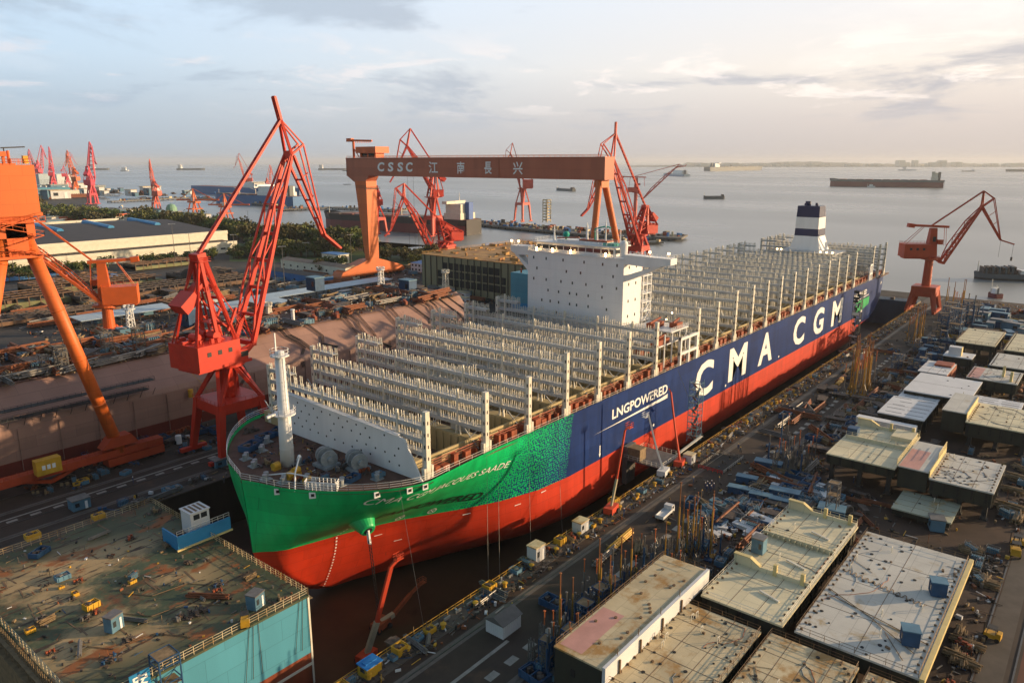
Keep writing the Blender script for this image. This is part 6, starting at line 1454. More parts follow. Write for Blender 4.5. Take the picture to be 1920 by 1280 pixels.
# litter too small and too plentiful to count: offcuts, dunnage, hose ends, dirt
M_lit = [M_scr, M_wood, pm('litter_dark', (.03,.026,.024), .8, .4, 1), M_pipe, M_rpipe, M_bluep, M_bwhite, M_yel]
def litter(label, areas, n, seed, z=0.0, s_=1.0, wts=(0,0,0,1,1,2,2,2,3,3,4,4,5,6,7)):
    r = random.Random(seed); mb = MB(); tot = sum((a[2]-a[0])*(a[3]-a[1])*a[4] for a in areas)
    for x0, y0, x1, y1, w in areas:
        for i in range(int(n*(x1-x0)*(y1-y0)*w/tot)):
            x, y = r.uniform(x0, x1), r.uniform(y0, y1); mb.mat(r.choice(wts)); q = r.random()
            if q < .45: mb.obox((x, y, z), r.uniform(.2, 1.3)*s_, r.uniform(.15, .7)*s_, r.uniform(.08, .7)*s_, r.uniform(0, 180))
            elif q < .8: a = r.choice((0, 1.57, r.uniform(0, 3.14))); l_ = r.uniform(.6, 3.0)*s_; mb.bar((x-l_*math.cos(a)*.5, y-l_*math.sin(a)*.5, z+.12), (x+l_*math.cos(a)*.5, y+l_*math.sin(a)*.5, z+.12+r.uniform(0,.25)), r.uniform(.06, .2)*s_)
            elif q < .93: mb.tube((x, y, z), (x, y, z+r.uniform(.3, 1.1)*s_), r.uniform(.15, .35)*s_, n=6)
            else: mb.bar((x, y, z), (x+r.uniform(-.2,.2), y, z+r.uniform(1, 3)*s_), .09)
    o = mb.build('scrap_litter', M_lit); return tag(o, label, 'litter', kind='stuff')
litter('small steel offcuts and dunnage strewn over the right-hand yard', [(86,61,212,70,1.6),(126,52,200,62,1.5),(163,20,200,46,.5),(200,54,410,68,1.3),(200,6,410,14,1.0),(232,12,250,58,.5),(306,12,370,56,.7),(408,-10,540,66,.9),(116,8.6,186,13.4,1.2)], 5200, 41)
litter('small offcuts and hoses along the near dock road and edge', [(60,84.4,510,90,2.2),(130,70,510,81,.16)], 2600, 42, .02, .8)

mt = pm('scaffold_net', (.02,.03,.03), .8, .4, .6)
x_ = onY(1604, 610, 98.5).x; mb = MB(); r_ = random.Random(5)
for i in range(22):
    z = DZ+1+i*1.6; mb.mat(0 if r_.random() < .7 else 1); mb.box(x_-1.9, 96.6+r_.uniform(0,2), z, x_-1.84, 98+r_.uniform(0,3), z+r_.uniform(.7,1.5)); mb.mat(0 if r_.random() < .75 else 1); mb.box(x_-1.6+r_.uniform(0,1), 96.56, z, x_+r_.uniform(.2,1.7), 96.62, z+r_.uniform(.6,1.4))
tag(mb.build('scaffold_netting', [mt, M_bwhite], loc=(x_, 96, DZ)), 'dark and white netting sheets hung on the dark scaffold tower by the stern', 'netting')
cg = thing('dock_gate', 'blue grey caisson gate closing the dock behind the ship stern', 'dock gate', (506, 136, DZ)); mb = MB(); mb.box(501, DY0+.1, DZ+.1, 511.5, DY1-.1, 1.6); mb.build('caisson', pm('gate_blue', (.025,.06,.10), .6, .25, .2, streak=True, rust=.3, rustcol=(.05,.035,.03)), cg)
mb = MB(); mb.rail(railp(501.2, DY0+.4, 511.3, DY1-.4, 1.6), 1.2, .07, 2.5, 2); mb.build('hand_rail', M_pipe, cg); mb = MB()
for i in range(9): mb.box(503, 94+i*10, 1.6, 506, 96+i*10, 3.0)
mb.build('deck_machinery', M_scr, cg)
# ------------------------------------------------------------------ left: hull under construction, green block, yard, buildings
def worn_deck():
    m = pm('worn_green_deck', (0.046, 0.068, 0.036), .7, .35, .16, rust=.55, rustcol=(0.13, 0.05, 0.02), rscale=.12); t = m.node_tree; n = t.nodes; k = t.links.new; b = n['Principled BSDF']
    src = b.inputs['Base Color'].links[0].from_socket; geo = n.new('ShaderNodeNewGeometry')
    def nz(sc, thr, w, seed):
        mp = n.new('ShaderNodeMapping'); mp.inputs['Scale'].default_value = sc; mp.inputs['Location'].default_value = (seed, seed*2, 0); k(geo.outputs['Position'], mp.inputs[0])
        q = n.new('ShaderNodeTexNoise'); q.inputs['Scale'].default_value = 1; q.inputs['Detail'].default_value = 7; q.inputs['Roughness'].default_value = .65; k(mp.outputs[0], q.inputs['Vector'])
        r = n.new('ShaderNodeMapRange'); r.interpolation_type = 'SMOOTHSTEP'; r.inputs['From Min'].default_value = thr; r.inputs['From Max'].default_value = thr+w; k(q.outputs[0], r.inputs[0]); return r.outputs[0]
    def mix(f, a, c):
        x = n.new('ShaderNodeMix'); x.data_type = 'RGBA'; k(f, x.inputs[0]); k(a, x.inputs[6]); x.inputs[7].default_value = (*c, 1); return x.outputs[2]
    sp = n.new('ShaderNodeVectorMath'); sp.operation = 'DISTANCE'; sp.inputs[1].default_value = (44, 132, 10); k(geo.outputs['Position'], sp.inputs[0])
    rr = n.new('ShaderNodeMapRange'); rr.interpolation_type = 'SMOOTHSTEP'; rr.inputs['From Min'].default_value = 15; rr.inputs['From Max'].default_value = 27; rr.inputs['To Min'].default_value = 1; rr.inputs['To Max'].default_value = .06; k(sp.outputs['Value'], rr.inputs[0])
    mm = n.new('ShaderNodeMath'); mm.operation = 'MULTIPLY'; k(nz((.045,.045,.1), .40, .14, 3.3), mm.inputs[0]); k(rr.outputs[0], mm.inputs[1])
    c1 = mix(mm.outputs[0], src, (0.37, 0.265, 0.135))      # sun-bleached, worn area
    c2 = mix(nz((.11,.75,.1), .555, .05, 9.1), c1, (0.045, 0.03, 0.018))      # dark planks of wear
    c3 = mix(nz((.10,.16,.1), .555, .08, 5.7), c2, (0.26, 0.09, 0.025))         # rust
    k(c3, b.inputs['Base Color']); return m
M_prim = pm('primer_brown', (0.30, 0.18, 0.145), .6, .14, .1, streak=True, rust=.3, rustcol=(0.21, 0.12, 0.095), rscale=.12, plates=('xz', 10.5, 3.4), ptint=.07)
M_primd = pm('old_red_bottom', (0.16, 0.028, 0.02), .6, .2, .2, streak=True)
M_gdeck = worn_deck()
M_teals = pm('pale_teal_side', (0.065, 0.25, 0.34), .55, .10, .12, streak=True, rust=.2, rustcol=(.10,.28,.33), plates=('xz', 7, 4), ptint=.05)
M_azure = pm('azure_paint', (0.02, 0.20, 0.42), .5, .12, .3)
M_rbelt = pm('rusty_red_belt', (0.22, 0.05, 0.02), .65, .3, .3, streak=True, rust=.4, rustcol=(.10,.05,.03))
# hull in the neighbouring dock
hs = thing('unfinished_hull', 'long red brown primed hull under construction in the neighbouring dock', 'ship hull', (120, 258, 0))
prof = [(229.5,0.2),(229.0,4),(228.7,9),(228.8,13.4),(229.5,14.9),(231.6,16.6),(239.6,22.3),(241.6,23.2)]
mb = MB(); xs_ = [-40+8*i for i in range(36)]+[252, 258]
rows = []
for x in xs_:
    k = max(0, (x-225)/33.0); rows.append([(x+(y-229)*.3*k, y+7*k*k, z) for y, z in prof])
for r0, r1 in zip(rows, rows[1:]):
    for i in range(len(prof)-1): mb.mat(1 if i == 0 else 0); mb.add([r0[i], r1[i], r1[i+1], r0[i+1]], [(0,1,2,3)])
mb.mat(0); e = rows[-1]; mb.add(e+[(258, 285, 23.2), (258, 285, .2)], [tuple(range(len(e)+2))])
mb.build('shell', [M_prim, M_primd], hs)
mb = MB(); mb.add([(-40,240.5,23.1),(259,240.5,23.1),(259,286,23.1),(-40,286,23.1)], [(0,1,2,3)]); mb.build('deck', M_deckp, hs)
mb = MB()
for i in range(26): x = -20+i*10.5; mb.box(x, 228.4, 1, x+.12, 228.75, 13)
mb.build('wall_seam', M_prim, hs)
r_ = random.Random(2)
for x in (129, 133, 156, 158, 168, 186, 189, 193, 207, 211, 222, 230, 234, 240, 246):
    pts = [Vector((x, 241, 23.5))]; L_ = r_.uniform(3, 9)
    for q in range(6): f = q/5; pts.append(Vector((x-6*f*r_.choice((-1,1))*.5+f*4, interp([(0,240.5),(.35,235.5),(.7,230.2),(1,228.3)], f), interp([(0,23.6),(.35,19.8),(.7,15.9),(1,22-L_-5)], f))))
    mb = MB()
    for d in (0, .5, 1.0): mb.path([p+Vector((d, -.25, .2)) for p in pts], .13, 4)
    mb.build('hanging_cable', M_black, hs)
mb = MB()
for x0, x1, z in ((58, 102, 19), (60, 100, 16.4)): mb.box(x0, 226.6, z, x1, 229.4, z+.2); mb.rail([Vector((x0, 226.7, z+.2)), Vector((x1, 226.7, z+.2))], 1.1, .06, 1.6, 2)
for x in range(58, 103, 4): mb.bar((x, 226.9, 16.4), (x, 229.3, 13.5), .12)
mb.mat(1); mb.bar((113.5, 229.6, 20.5), (119.5, 228.2, 11.5), .3, .12); mb.mat(0)
mb.build('side_staging', [M_dark, M_yel], hs)
field([HEAPS[0], PIPE_O, PIPE_G, HEAPS[3], PIPE_G, PLATE_R, TOW_W, RACK_W, TIMBER], 58, 118, 240.5, 262, 90, 'on the brown hull deck by the orange leg', 'gear on the near deck of the unfinished hull', z=23.15, sc=(1.0, 1.6))
field([PIPE_O, HEAPS[1], BIN_L, PIPE_G, TIMBER, RACK_W, PLATE_R, PIPE_O, HEAPS[3]], 118, 256, 242, 284, 130, 'along the brown hull deck', 'gear along the deck of the unfinished hull', z=23.15, sc=(1.0, 1.7))
field([PIPE_O, HEAPS[2], BIN_L, TIMBER], 40, 120, 262, 284, 60, 'on the far side of the brown hull deck', 'gear on the far deck of the unfinished hull', z=23.15, sc=(1.1, 1.9))
w = G(360, 612, 23.2); put(HUT_B, w.x, w.y, 'dark blue container standing on the hull deck left of the red crane', 90, 23.15, None, (1.1, 2.2, 2.6))
w = G(592, 545, 23.2); put(HUT_B, w.x, w.y, 'dark blue container on the hull deck right of the red crane jib', 90, 23.15, None, (1.2, 2.2, 2.4))
w = G(765, 548, 23.2); put(HUT_B, w.x, w.y, 'blue container with white end on the hull deck below the gantry leg', 90, 23.15, None, (1.2, 2.0, 2.2))
w = G(550, 605, 23.2)
mb = MB(); mb.lathe((w.x, w.y, 23.1), [(.7,0),(.7,5),(.9,5.1),(.9,5.5),(.1,5.6)], 12); tag(mb.build('vent_pipe', M_shipw, loc=(w.x, w.y, 23.1)), 'thick white vent pipe standing on the edge of the unfinished hull', 'pipe')
mb = MB(); mb.lathe((113.4, 227.5, 10.4), [(.8,0),(.8,2.6),(.2,2.7)], 12); tag(mb.build('yellow_drum', M_yel, loc=(113.4, 227.5, 10.4)), 'dull yellow drum hung on the wall of the unfinished hull', 'drum')
mb = MB(); mb.lathe((103, 217.5, 0), [(.9,0),(.9,2.6),(.3,2.8)], 14); tag(mb.build('white_tank', M_shipw, loc=(103, 217.5, 0)), 'white upright tank at the foot of the unfinished hull', 'tank')
# lattice light masts
def light_mast(label, px, py, top, m, z0=0.0, w=3.2):
    p = G(px, py, z0); h = onV(px, top, (p.x, p.y), HEAD-90).z; t = thing('lattice_mast', label, 'mast', (p.x, p.y, z0)); mb = MB(); mb.truss((p.x, p.y, z0), (p.x, p.y, h-2), w, w, w*.6, w*.6, 9, .14, .09); mb.build('lattice', m, t)
    mb = MB(); mb.lathe((p.x, p.y, h-2), [(w*.35,0),(w*.75,.2),(w*.75,.5),(w*.35,.7)], 12); mb.rail([Vector((p.x+w*.7*math.cos(a*.785), p.y+w*.7*math.sin(a*.785), h-1.5)) for a in range(9)], 1.4, .1, 2, 2)
    for a in range(6): mb.obox((p.x+w*.6*math.cos(a*1.05), p.y+w*.6*math.sin(a*1.05), h-.9), .8, .5, .7, a*60)
    mb.build('lamp_platform', m, t)
light_mast('white lattice floodlight mast right of the orange pillar crane', 251, 655, 572, M_shipw, 8)
light_mast('white lattice floodlight mast in front of the gantry foot', 716, 566, 500, M_shipw, 10)
light_mast('cream floodlight mast in front of the olive hull section', 836, 560, 505, M_cream, 10)
light_mast('pale floodlight mast to the right of the main red crane', 505, 594, 566, M_cream, 23.1, 2.0)
# green decked block in the dock
gb = thing('green_deck_block', 'large ship block with worn green deck and pale teal side in front of the bow', 'ship block', (52, 133, DZ))
X0, X1, Y0, Y1, ZD = 31.0, 68.8, 102.8, 161.0, 10.0
mb = MB(); mb.box(X0, Y0, ZD-.4, X1, Y1, ZD); mb.build('deck', M_gdeck, gb)
mb = MB(); mb.box(X0+.1, Y0+.1, -1.5, X1-.1, Y1-.1, ZD-.402); mb.mat(1); mb.box(X0+.12, Y0+.12, DZ+1.5, X1-.12, Y1-.12, -1.5); mb.mat(2); mb.box(X1-.3, Y0+.02, -8, X1+.05, Y0+.14, ZD); mb.box(X0, Y0+.0, -4.0, X1, Y0+.12, -3.5); mb.mat(3); mb.box(X0, Y0+.1, -8, X0+.1, Y1, ZD-.5)
mb.build('side', [M_teals, M_rbelt, M_cream, M_wood], gb)
mb = MB(); mb.rail(railp(X0+.2, Y0+.2, X1-.2, Y1-.2, ZD), 1.4, .05, 1.6, 3); mb.build('edge_railing', M_btan, gb)
mb = MB(); r_ = random.Random(6)                    # staging brackets down the rear and left edges
for i in range(64):
    y = Y0+1+i*.9; mb.bar((X1+.5, y, ZD-1.2-r_.random()*1.2), (X1+.5, y, ZD+.9), .08); 
    mb.bar((X0-.6, y, ZD-2.5-r_.random()*2), (X0-.6, y, ZD+1.0), .08); mb.bar((X0-1.2, y, ZD-1.5), (X0, y, ZD-1.0), .07)
mb.box(X1, Y0+.5, ZD-1.3, X1+1.1, Y1-.5, ZD-1.2); mb.box(X0-1.2, Y0+.5, ZD-1.3, X0, Y1-.5, ZD-1.2); mb.box(X0-1.2, Y0+.5, ZD-4.3, X0, Y1-.5, ZD-4.2)
mb.build('edge_staging', M_wood, gb)
mb = MB()                                            # long darker planks of wear: welded strips on deck
for i in range(34): x, y = r_.uniform(X0+2, X1-4), r_.uniform(Y0+3, Y1-3); mb.obox((x, y, ZD), r_.uniform(.2,.4), r_.uniform(2,5), .04, r_.uniform(-8,8))
for x, y in ((57,112),(60,118),(49,108)): mb.path([(x,y,ZD+.1),(x-3,y+5,ZD+.1),(x-9,y+6,ZD+.1),(x-12,y+11,ZD+.1)], .07, 4)
for x0, y0 in ((66.8,108),(57,103)): 
    for d in (0,.7,1.6): mb.tube((x0+d, Y0+.0, ZD), (x0+d*2-1.6, Y0-.1, 0), .05, n=4)
mb.build('weld_strip', M_seam, gb)
w = G(372, 1000, ZD)
dk = thing('deck_house', 'small white deck house with striped roof inside an azure bulwark on the green deck', 'deck house', (w.x, w.y, ZD)); cx0, cy0 = w.x, w.y
mb = MB(); mb.box(cx0-2.1, cy0-1.7, ZD, cx0+1.9, cy0+2.3, ZD+5.6); mb.build('wall', M_bwhite, dk)
mb = MB(); mb.box(cx0-2.3, cy0-1.9, ZD+5.6, cx0+2.1, cy0+2.5, ZD+5.8); mb.mat(1)
for i in range(4): mb.box(cx0-1.8+i*.95, cy0-1.5, ZD+5.8, cx0-1.3+i*.95, cy0+2.0, ZD+5.83)
mb.build('roof', [M_bwhite, M_seam], dk)
for a, c in ((cx0-1.5, cx0-.2),(cx0+.1, cx0+1.4)): mb = MB(); mb.box(a, cy0-1.74, ZD+4.1, c, cy0-1.7, ZD+5.2); mb.build('window', M_glassd, dk)
mb = MB(); mb.box(cx0-6.2, cy0-3.8, ZD, cx0+5.2, cy0-3.5, ZD+3.0); mb.box(cx0-6.2, cy0-3.5, ZD, cx0-5.9, cy0+2.4, ZD+3.0); mb.build('bulwark', M_azure, dk)
mb = MB(); mb.box(cx0-6.5, cy0-4.1, ZD, cx0+5.4, cy0-3.8, ZD+.35); mb.build('kerb', M_bedge, dk)
mb = MB(); mb.rail([Vector((cx0-6.1, cy0-3.6, ZD+3)), Vector((cx0+5.1, cy0-3.6, ZD+3))], 1.0, .05, 1.2, 2); mb.build('hand_rail', M_cream, dk)
mb = MB(); mb.box(cx0-5.8, cy0-3.3, ZD, cx0-2.2, cy0+2, ZD+.9); mb.tube((cx0-4, cy0-.5, ZD+.9), (cx0-4, cy0-.5, ZD+2.2), .9, n=10); mb.build('machinery', M_scr, dk)
for px, py, p, l, s_, a in ((215,1180,HUT_G,'pale blue box cabin alone on the green deck',(.4,.7,1.0),20),(480,1138,HUT_G,'pale roofed cabin on legs near the teal edge of the green deck',(.42,.8,1.0),20),(172,1140,BIN_Y,'yellow box on the worn part of the green deck',.8,10),(118,1086,BIN_L,'pale blue bin by the left edge of the green deck',.8,0),
        (460,1172,LIFT,'yellow machine at the teal edge of the green deck',.9,60),(250,1085,RACK_W,'grey rack in the middle of the green deck',.6,30),(250,1165,PIPE_G,'ladder like rack lying next to the pale blue box cabin',.5,120),(388,1122,PIPE_O,'long reddish plank bundle on the green deck',.6,125),
        (62,1010,BIN_Y,'yellow bin at the far left edge of the green deck',.9,0),(75,1040,BIN_B,'blue bin behind the yellow bin on the green deck',.7,30),(185,972,BIN_Y,'yellow box on the rear edge of the green deck',.8,0),(410,1098,HEAPS[2],'dark heap on the green deck near the azure bulwark',.6,0),(370,1150,HEAPS[0],'dark machinery heap in the middle of the green deck',.8,0),(335,1160,HEAPS[3],'tangled frame heap beside the dark machinery heap',.6,40),(410,1110,HEAPS[1],'small frame heap beside the reddish plank bundle',.5,0),(525,1125,HEAPS[4],'heap at the right corner of the green deck',.6,0),(245,1010,HEAPS[1],'dark heap at the rear of the green deck',.5,70),(160,1160,HEAPS[3],'dark heap left of the yellow box on the green deck',.5,10),(240,1200,HEAPS[0],'grey heap beside the pale blue box cabin',.5,0),(205,1240,HEAPS[2],'rusty heap at the lower left edge of the green deck',.7,0),(290,960,HEAPS[4],'mixed heap at the rear edge of the green deck',.7,0)):
    w = G(px, py, ZD); put(p, w.x, w.y, l, a, ZD+.01, None, s_)
w = G(312, 1262, ZD); put(TOW_B, w.x, w.y, 'dark blue scaffold tower rising at the lower edge of the green deck', 0, ZD-6, None, (1.3, 1.3, 1.35))
sg = thing('safety_sign', 'blue sign with white character at the lower left edge of the green deck', 'sign', (36.5, Y0-.2, ZD)); w = onY(262, 1272, Y0-.3); mb = MB(); mb.box(w.x-1.5, w.y-.1, w.z-1.6, w.x+1.5, w.y, w.z+1.2); mb.build('panel', M_azure, sg)
vs, fs = txt('\u5b89', 2.2, bold=.05); vs = fit(vs, w.x-1.1, w.x+1.1, w.z-1.2, w.z+.9); mb = MB(); mb.add([(v[0], w.y-.13, v[1]) for v in vs], fs); mb.build('character', M_letter, sg)
# gear on the left dock road
field([HEAPS[0], RACK_B, BIN_L, HEAPS[3], PIPE_G], 70, 190, 183.5, 187.5, 40, 'on the far dock edge behind the bow', 'gear on the far dock edge', sc=(.6, 1.0), z=.12)
field([RACK_W, HEAPS[2], BIN_L, HEAPS[4], BIN_Y], 60, 125, 206, 212, 26, 'at the foot of the orange gantry sill', 'gear by the gantry sill', sc=(.6, 1.0))
field([HEAPS[1], PLATE_R, BIN_B, PIPE_O, RACK_B], 60, 240, 217, 226, 50, 'along the foot of the brown hull', 'gear along the foot of the brown hull', sc=(.8, 1.3))
w = G(150, 952); put(HUT_G, w.x, w.y, 'pale roofed hut on the road behind the green deck', 0, 0, None, (.7, 1.3, 1))
w = G(415, 872); put(HUT_G, w.x, w.y, 'pale blue sheet hut beneath the red crane portal', 0, 0, None, (.8, 1.2, .8))
# olive hull section with rusty top, teal block next to it
M_olive = pm('olive_primer', (0.22, 0.20, 0.12), .65, .15, .15, streak=True, rust=.25, rustcol=(0.3, 0.18, 0.08))
M_rtop = pm('rusty_top', (0.36, 0.20, 0.06), .75, .35, .12, rust=.6, rustcol=(0.22, 0.07, 0.025), rscale=.08)
M_shed_blue = pm('sheet_blue', (0.03, 0.14, 0.36), .5, .15, .2); M_roofpale = pm('pale_sheet_roof', (0.36, 0.44, 0.50), .5, .12, .15, rust=.2, rustcol=(.3,.3,.3)); M_wallw = pm('rendered_wall', (0.62, 0.58, 0.48), .7, .1, .3); M_roofdk = pm('dark_roof', (0.040, 0.030, 0.026), .7, .25, .08); M_roofbr = pm('brown_roof', (0.20, 0.14, 0.10), .75, .2, .15)
ol = thing('olive_hull_section', 'olive walled hull section with rusty cluttered top and arched row of dark openings', 'hull section', (400, 310, 0))
mb = MB(); mb.box(352, 272, .5, 462, 366, 24); mb.mat(1); mb.box(351.5, 271.5, 24, 462.5, 366.5, 24.4); mb.build('body', [M_olive, M_rtop], ol)
mb = MB()
for i in range(12):
    for k in range(3):
        if (i in (0, 11) and k == 2): continue
        y = 292+i*5; mb.box(351.7, y, 5+k*5.4, 351.95, y+3.8, 9.4+k*5.4)
for i in range(17): mb.box(351.6, 273+i*5.6, 1, 351.9, 273.5+i*5.6, 24)
mb.build('opening', M_black, ol)
mb = MB(); r_ = random.Random(12)
for i in range(90): x, y = r_.uniform(354, 458), r_.uniform(276, 362); mb.obox((x, y, 24.4), r_.uniform(1,6), r_.uniform(.4,2), r_.uniform(.3,1.8), r_.choice((0,90,r_.uniform(0,90))))
mb.rail(railp(352, 272, 462, 366, 24.4), 1.3, .08, 3, 2); mb.build('top_gear', M_rtop, ol)
tb = thing('teal_block', 'bright teal hull block between the olive section and the white accommodation block', 'hull block', (352, 262, 0)); mb = MB(); mb.box(330, 240, 6, 392, 270, 23); mb.mat(1); mb.box(330, 240, .3, 392, 270, 5.98); mb.build('body', [M_teals, M_azure], tb)
mb = MB(); r_ = random.Random(3)
for i in range(26): mb.obox((r_.uniform(332,390), r_.uniform(241,269), 23), r_.uniform(1,4), r_.uniform(.6,2), r_.uniform(.5,2.4), r_.uniform(0,90))
mb.build('top_gear', M_oxide, tb)
# buildings
def shed(name, label, cat, x0, y0, x1, y1, h, mw, mr, rise=0.0, win=0, floors=1, axis='x', group=None):
    t = thing(name, label, cat, ((x0+x1)/2, (y0+y1)/2, 0), group); mb = MB(); mb.box(x0, y0, 0, x1, y1, h); mb.build('wall', mw, t); mb = MB(); o = .5
    if rise:
        if axis == 'x': mb.extr([(x0-o, y0-o, h),(x0-o, y1+o, h),(x0-o, (y0+y1)/2, h+rise)], (x1-x0+2*o, 0, 0))
        else: mb.extr([(x0-o, y0-o, h),(x1+o, y0-o, h),((x0+x1)/2, y0-o, h+rise)], (0, y1-y0+2*o, 0))
    else: mb.box(x0-o, y0-o, h, x1+o, y1+o, h+.5)
    mb.build('roof', mr, t)
    if win:
        for f in range(floors):
            z = 1.2+f*3.3; n = win
            for i in range(n):
                y = y0+(y1-y0)*(i+.5)/n; mb = MB(); mb.box(x0-.06, y-.9, z, x0-.01, y+.9, z+1.5); mb.build('window', M_glassd, t)
            m = max(1, int((x1-x0)/5))
            for i in range(m): x = x0+(x1-x0)*(i+.5)/m; mb = MB(); mb.box(x-.9, y0-.06, z, x+.9, y0-.01, z+1.5); mb.build('window', M_glassd, t)
    return t
def shelter(name, label, cat, x0, y0, x1, y1, h, mw, mr, rise=0.0):
    t = thing(name, label, cat, ((x0+x1)/2, (y0+y1)/2, 0)); n = max(2, int((x1-x0)/9))
    for i in range(n): a, c = x0+(x1-x0)*i/n, x0+(x1-x0)*(i+1)/n; mb = MB(); mb.extr([(a+.1, y0, h),(a+.1, y1, h+rise*.6),(a+.1, y1, h+rise*.6+.25),(a+.1, y0, h+.25)], (c-a-.2, 0, 0)); mb.build('roof', mr, t)
    mb = MB()
    for i in range(n+1):
        for y in (y0+.6, y1-.6): mb.bar((x0+(x1-x0)*i/n, y, 0), (x0+(x1-x0)*i/n, y, h), .3)
    mb.build('post', M_dark, t); return t
wh = thing('warehouse', 'very long cream warehouse with dark roof and blue ridge vents', 'warehouse', (240, 770, 0))
mb = MB(); mb.box(60, 690, 0, 398, 930, 17); mb.box(60, 664, 0, 392, 690, 9.6); mb.build('wall', M_wallw, wh)
mb = MB(); mb.box(60, 664.4, 9.6, 391.6, 690, 9.9); mb.extr([(60,690.6,17.0),(60,929.6,17),(60,810,24)], (337.4,0,0)); mb.build('roof', M_roofdk, wh)
mb = MB(); mb.box(59, 689.6, 15.2, 398.5, 690.4, 18.6); mb.box(59, 663.6, 7.6, 392.5, 664.4, 10.6); mb.box(398, 690, 17, 398.5, 930, 18); mb.box(59, 929.6, 15, 398.5, 930.4, 19.5); mb.build('parapet', M_wallw, wh)
for i in range(7):
    x = 92+i*46; mb = MB(); mb.extr([(x-3, 770, 20.6),(x+3, 770, 20.6),(x+3, 770, 22.6),(x+1.6, 770, 24.0),(x-1.6, 770, 24.0),(x-3, 770, 22.6)], (0, 62, 2.4)); mb.build('roof_vent', M_azure, wh)
for i in range(3):
    for k in range(2): mb = MB(); y = 702+i*9; mb.box(398.02, y, 5+k*5, 398.1, y+4, 8+k*5); mb.build('window', M_glassd, wh)
mb = MB()
for i in range(26): mb.box(75+i*12, 663.9, 3.4, 80+i*12, 663.98, 5.0)
mb.build('window_strip', M_glassd, wh)
shed('office_building', 'long white office building with brown roof in front of the trees', 'office', 338, 442, 392, 476, 8.5, M_wallw, M_roofbr, 2.0, 6, 2, 'y') if False else None
def px_build(name, label, cat, pl, pr, depth, h, mw, mr, rise=0, win=0, floors=1, group=None):
    """building square to the docks: pl, pr are the ground pixels of its nearer long side"""
    a, c = G(*pl), G(*pr); y0 = (a.y+c.y)/2; x0, x1 = min(a.x, c.x), max(a.x, c.x)
    if abs(a.y-c.y) > abs(a.x-c.x): x0 = (a.x+c.x)/2; return shed(name, label, cat, x0, min(a.y,c.y), x0+depth, max(a.y,c.y), h, mw, mr, rise, win, floors, 'y', group)
    return shed(name, label, cat, x0, y0, x1, y0+depth, h, mw, mr, rise, win, floors, 'x', group)
px_build('office_building', 'long white office with brown roof in the middle, left of the gantry leg', 'office', (536,506), (640,527), 13, 9, M_wallw, M_roofbr, 1.6, 9, 2)
px_build('office_building', 'small white and blue two storey office among the trees by the gantry leg', 'office', (604,492), (634,496), 12, 8, M_wallw, M_shed_blue, 0, 3, 2)
px_build('workshop', 'blue walled workshop with maroon roof right of the main red crane jib', 'workshop', (518,520), (590,538), 12, 6, M_shed_blue, M_roofdk, 1.5, 5, 1)
px_build('workshop', 'row of blue and white cabins behind the gantry foot', 'workshop', (775,508), (818,516), 40, 7, M_bwhite, M_shed_blue, 1.0, 8, 2)
px_build('workshop', 'low cream building with windows behind the orange girder end, left of the warehouse', 'workshop', (60,438), (170,452), 16, 7, M_wallw, M_roofpale, 1, 10, 1)
shelter('open_shelter', 'long pale blue sheet roof running below the gantry foot', 'shelter', 236, 388, 345, 402, 5.5, M_shed_blue, M_roofpale, .8)
shelter('open_shelter', 'pale sheet roof left of the orange pillar crane', 'shelter', 150, 408, 200, 424, 5, M_shed_blue, M_roofpale, .8)
shelter('open_shelter', 'dusty shed roof behind the main red crane, near the container', 'shelter', 205, 366, 250, 392, 6, M_roofbr, M_roofpale, 1.0)
ar_ = thing('arched_section', 'dark arched hull section on the yard left of the main red crane', 'hull section', (262, 510, 0)); mb = MB(); n_ = 14
arc = [(262, 492+18+14*math.cos(math.pi*i/n_), 11*math.sin(math.pi*i/n_)) for i in range(n_+1)]; mb.extr(arc, (16, 0, 0)); mb.build('shell', M_roofdk, ar_); mb = MB(); mb.extr([(261.8, 510+(p[1]-510)*.86, p[2]*.86) for p in arc], (.15, 0, 0)); mb.build('opening', M_black, ar_)
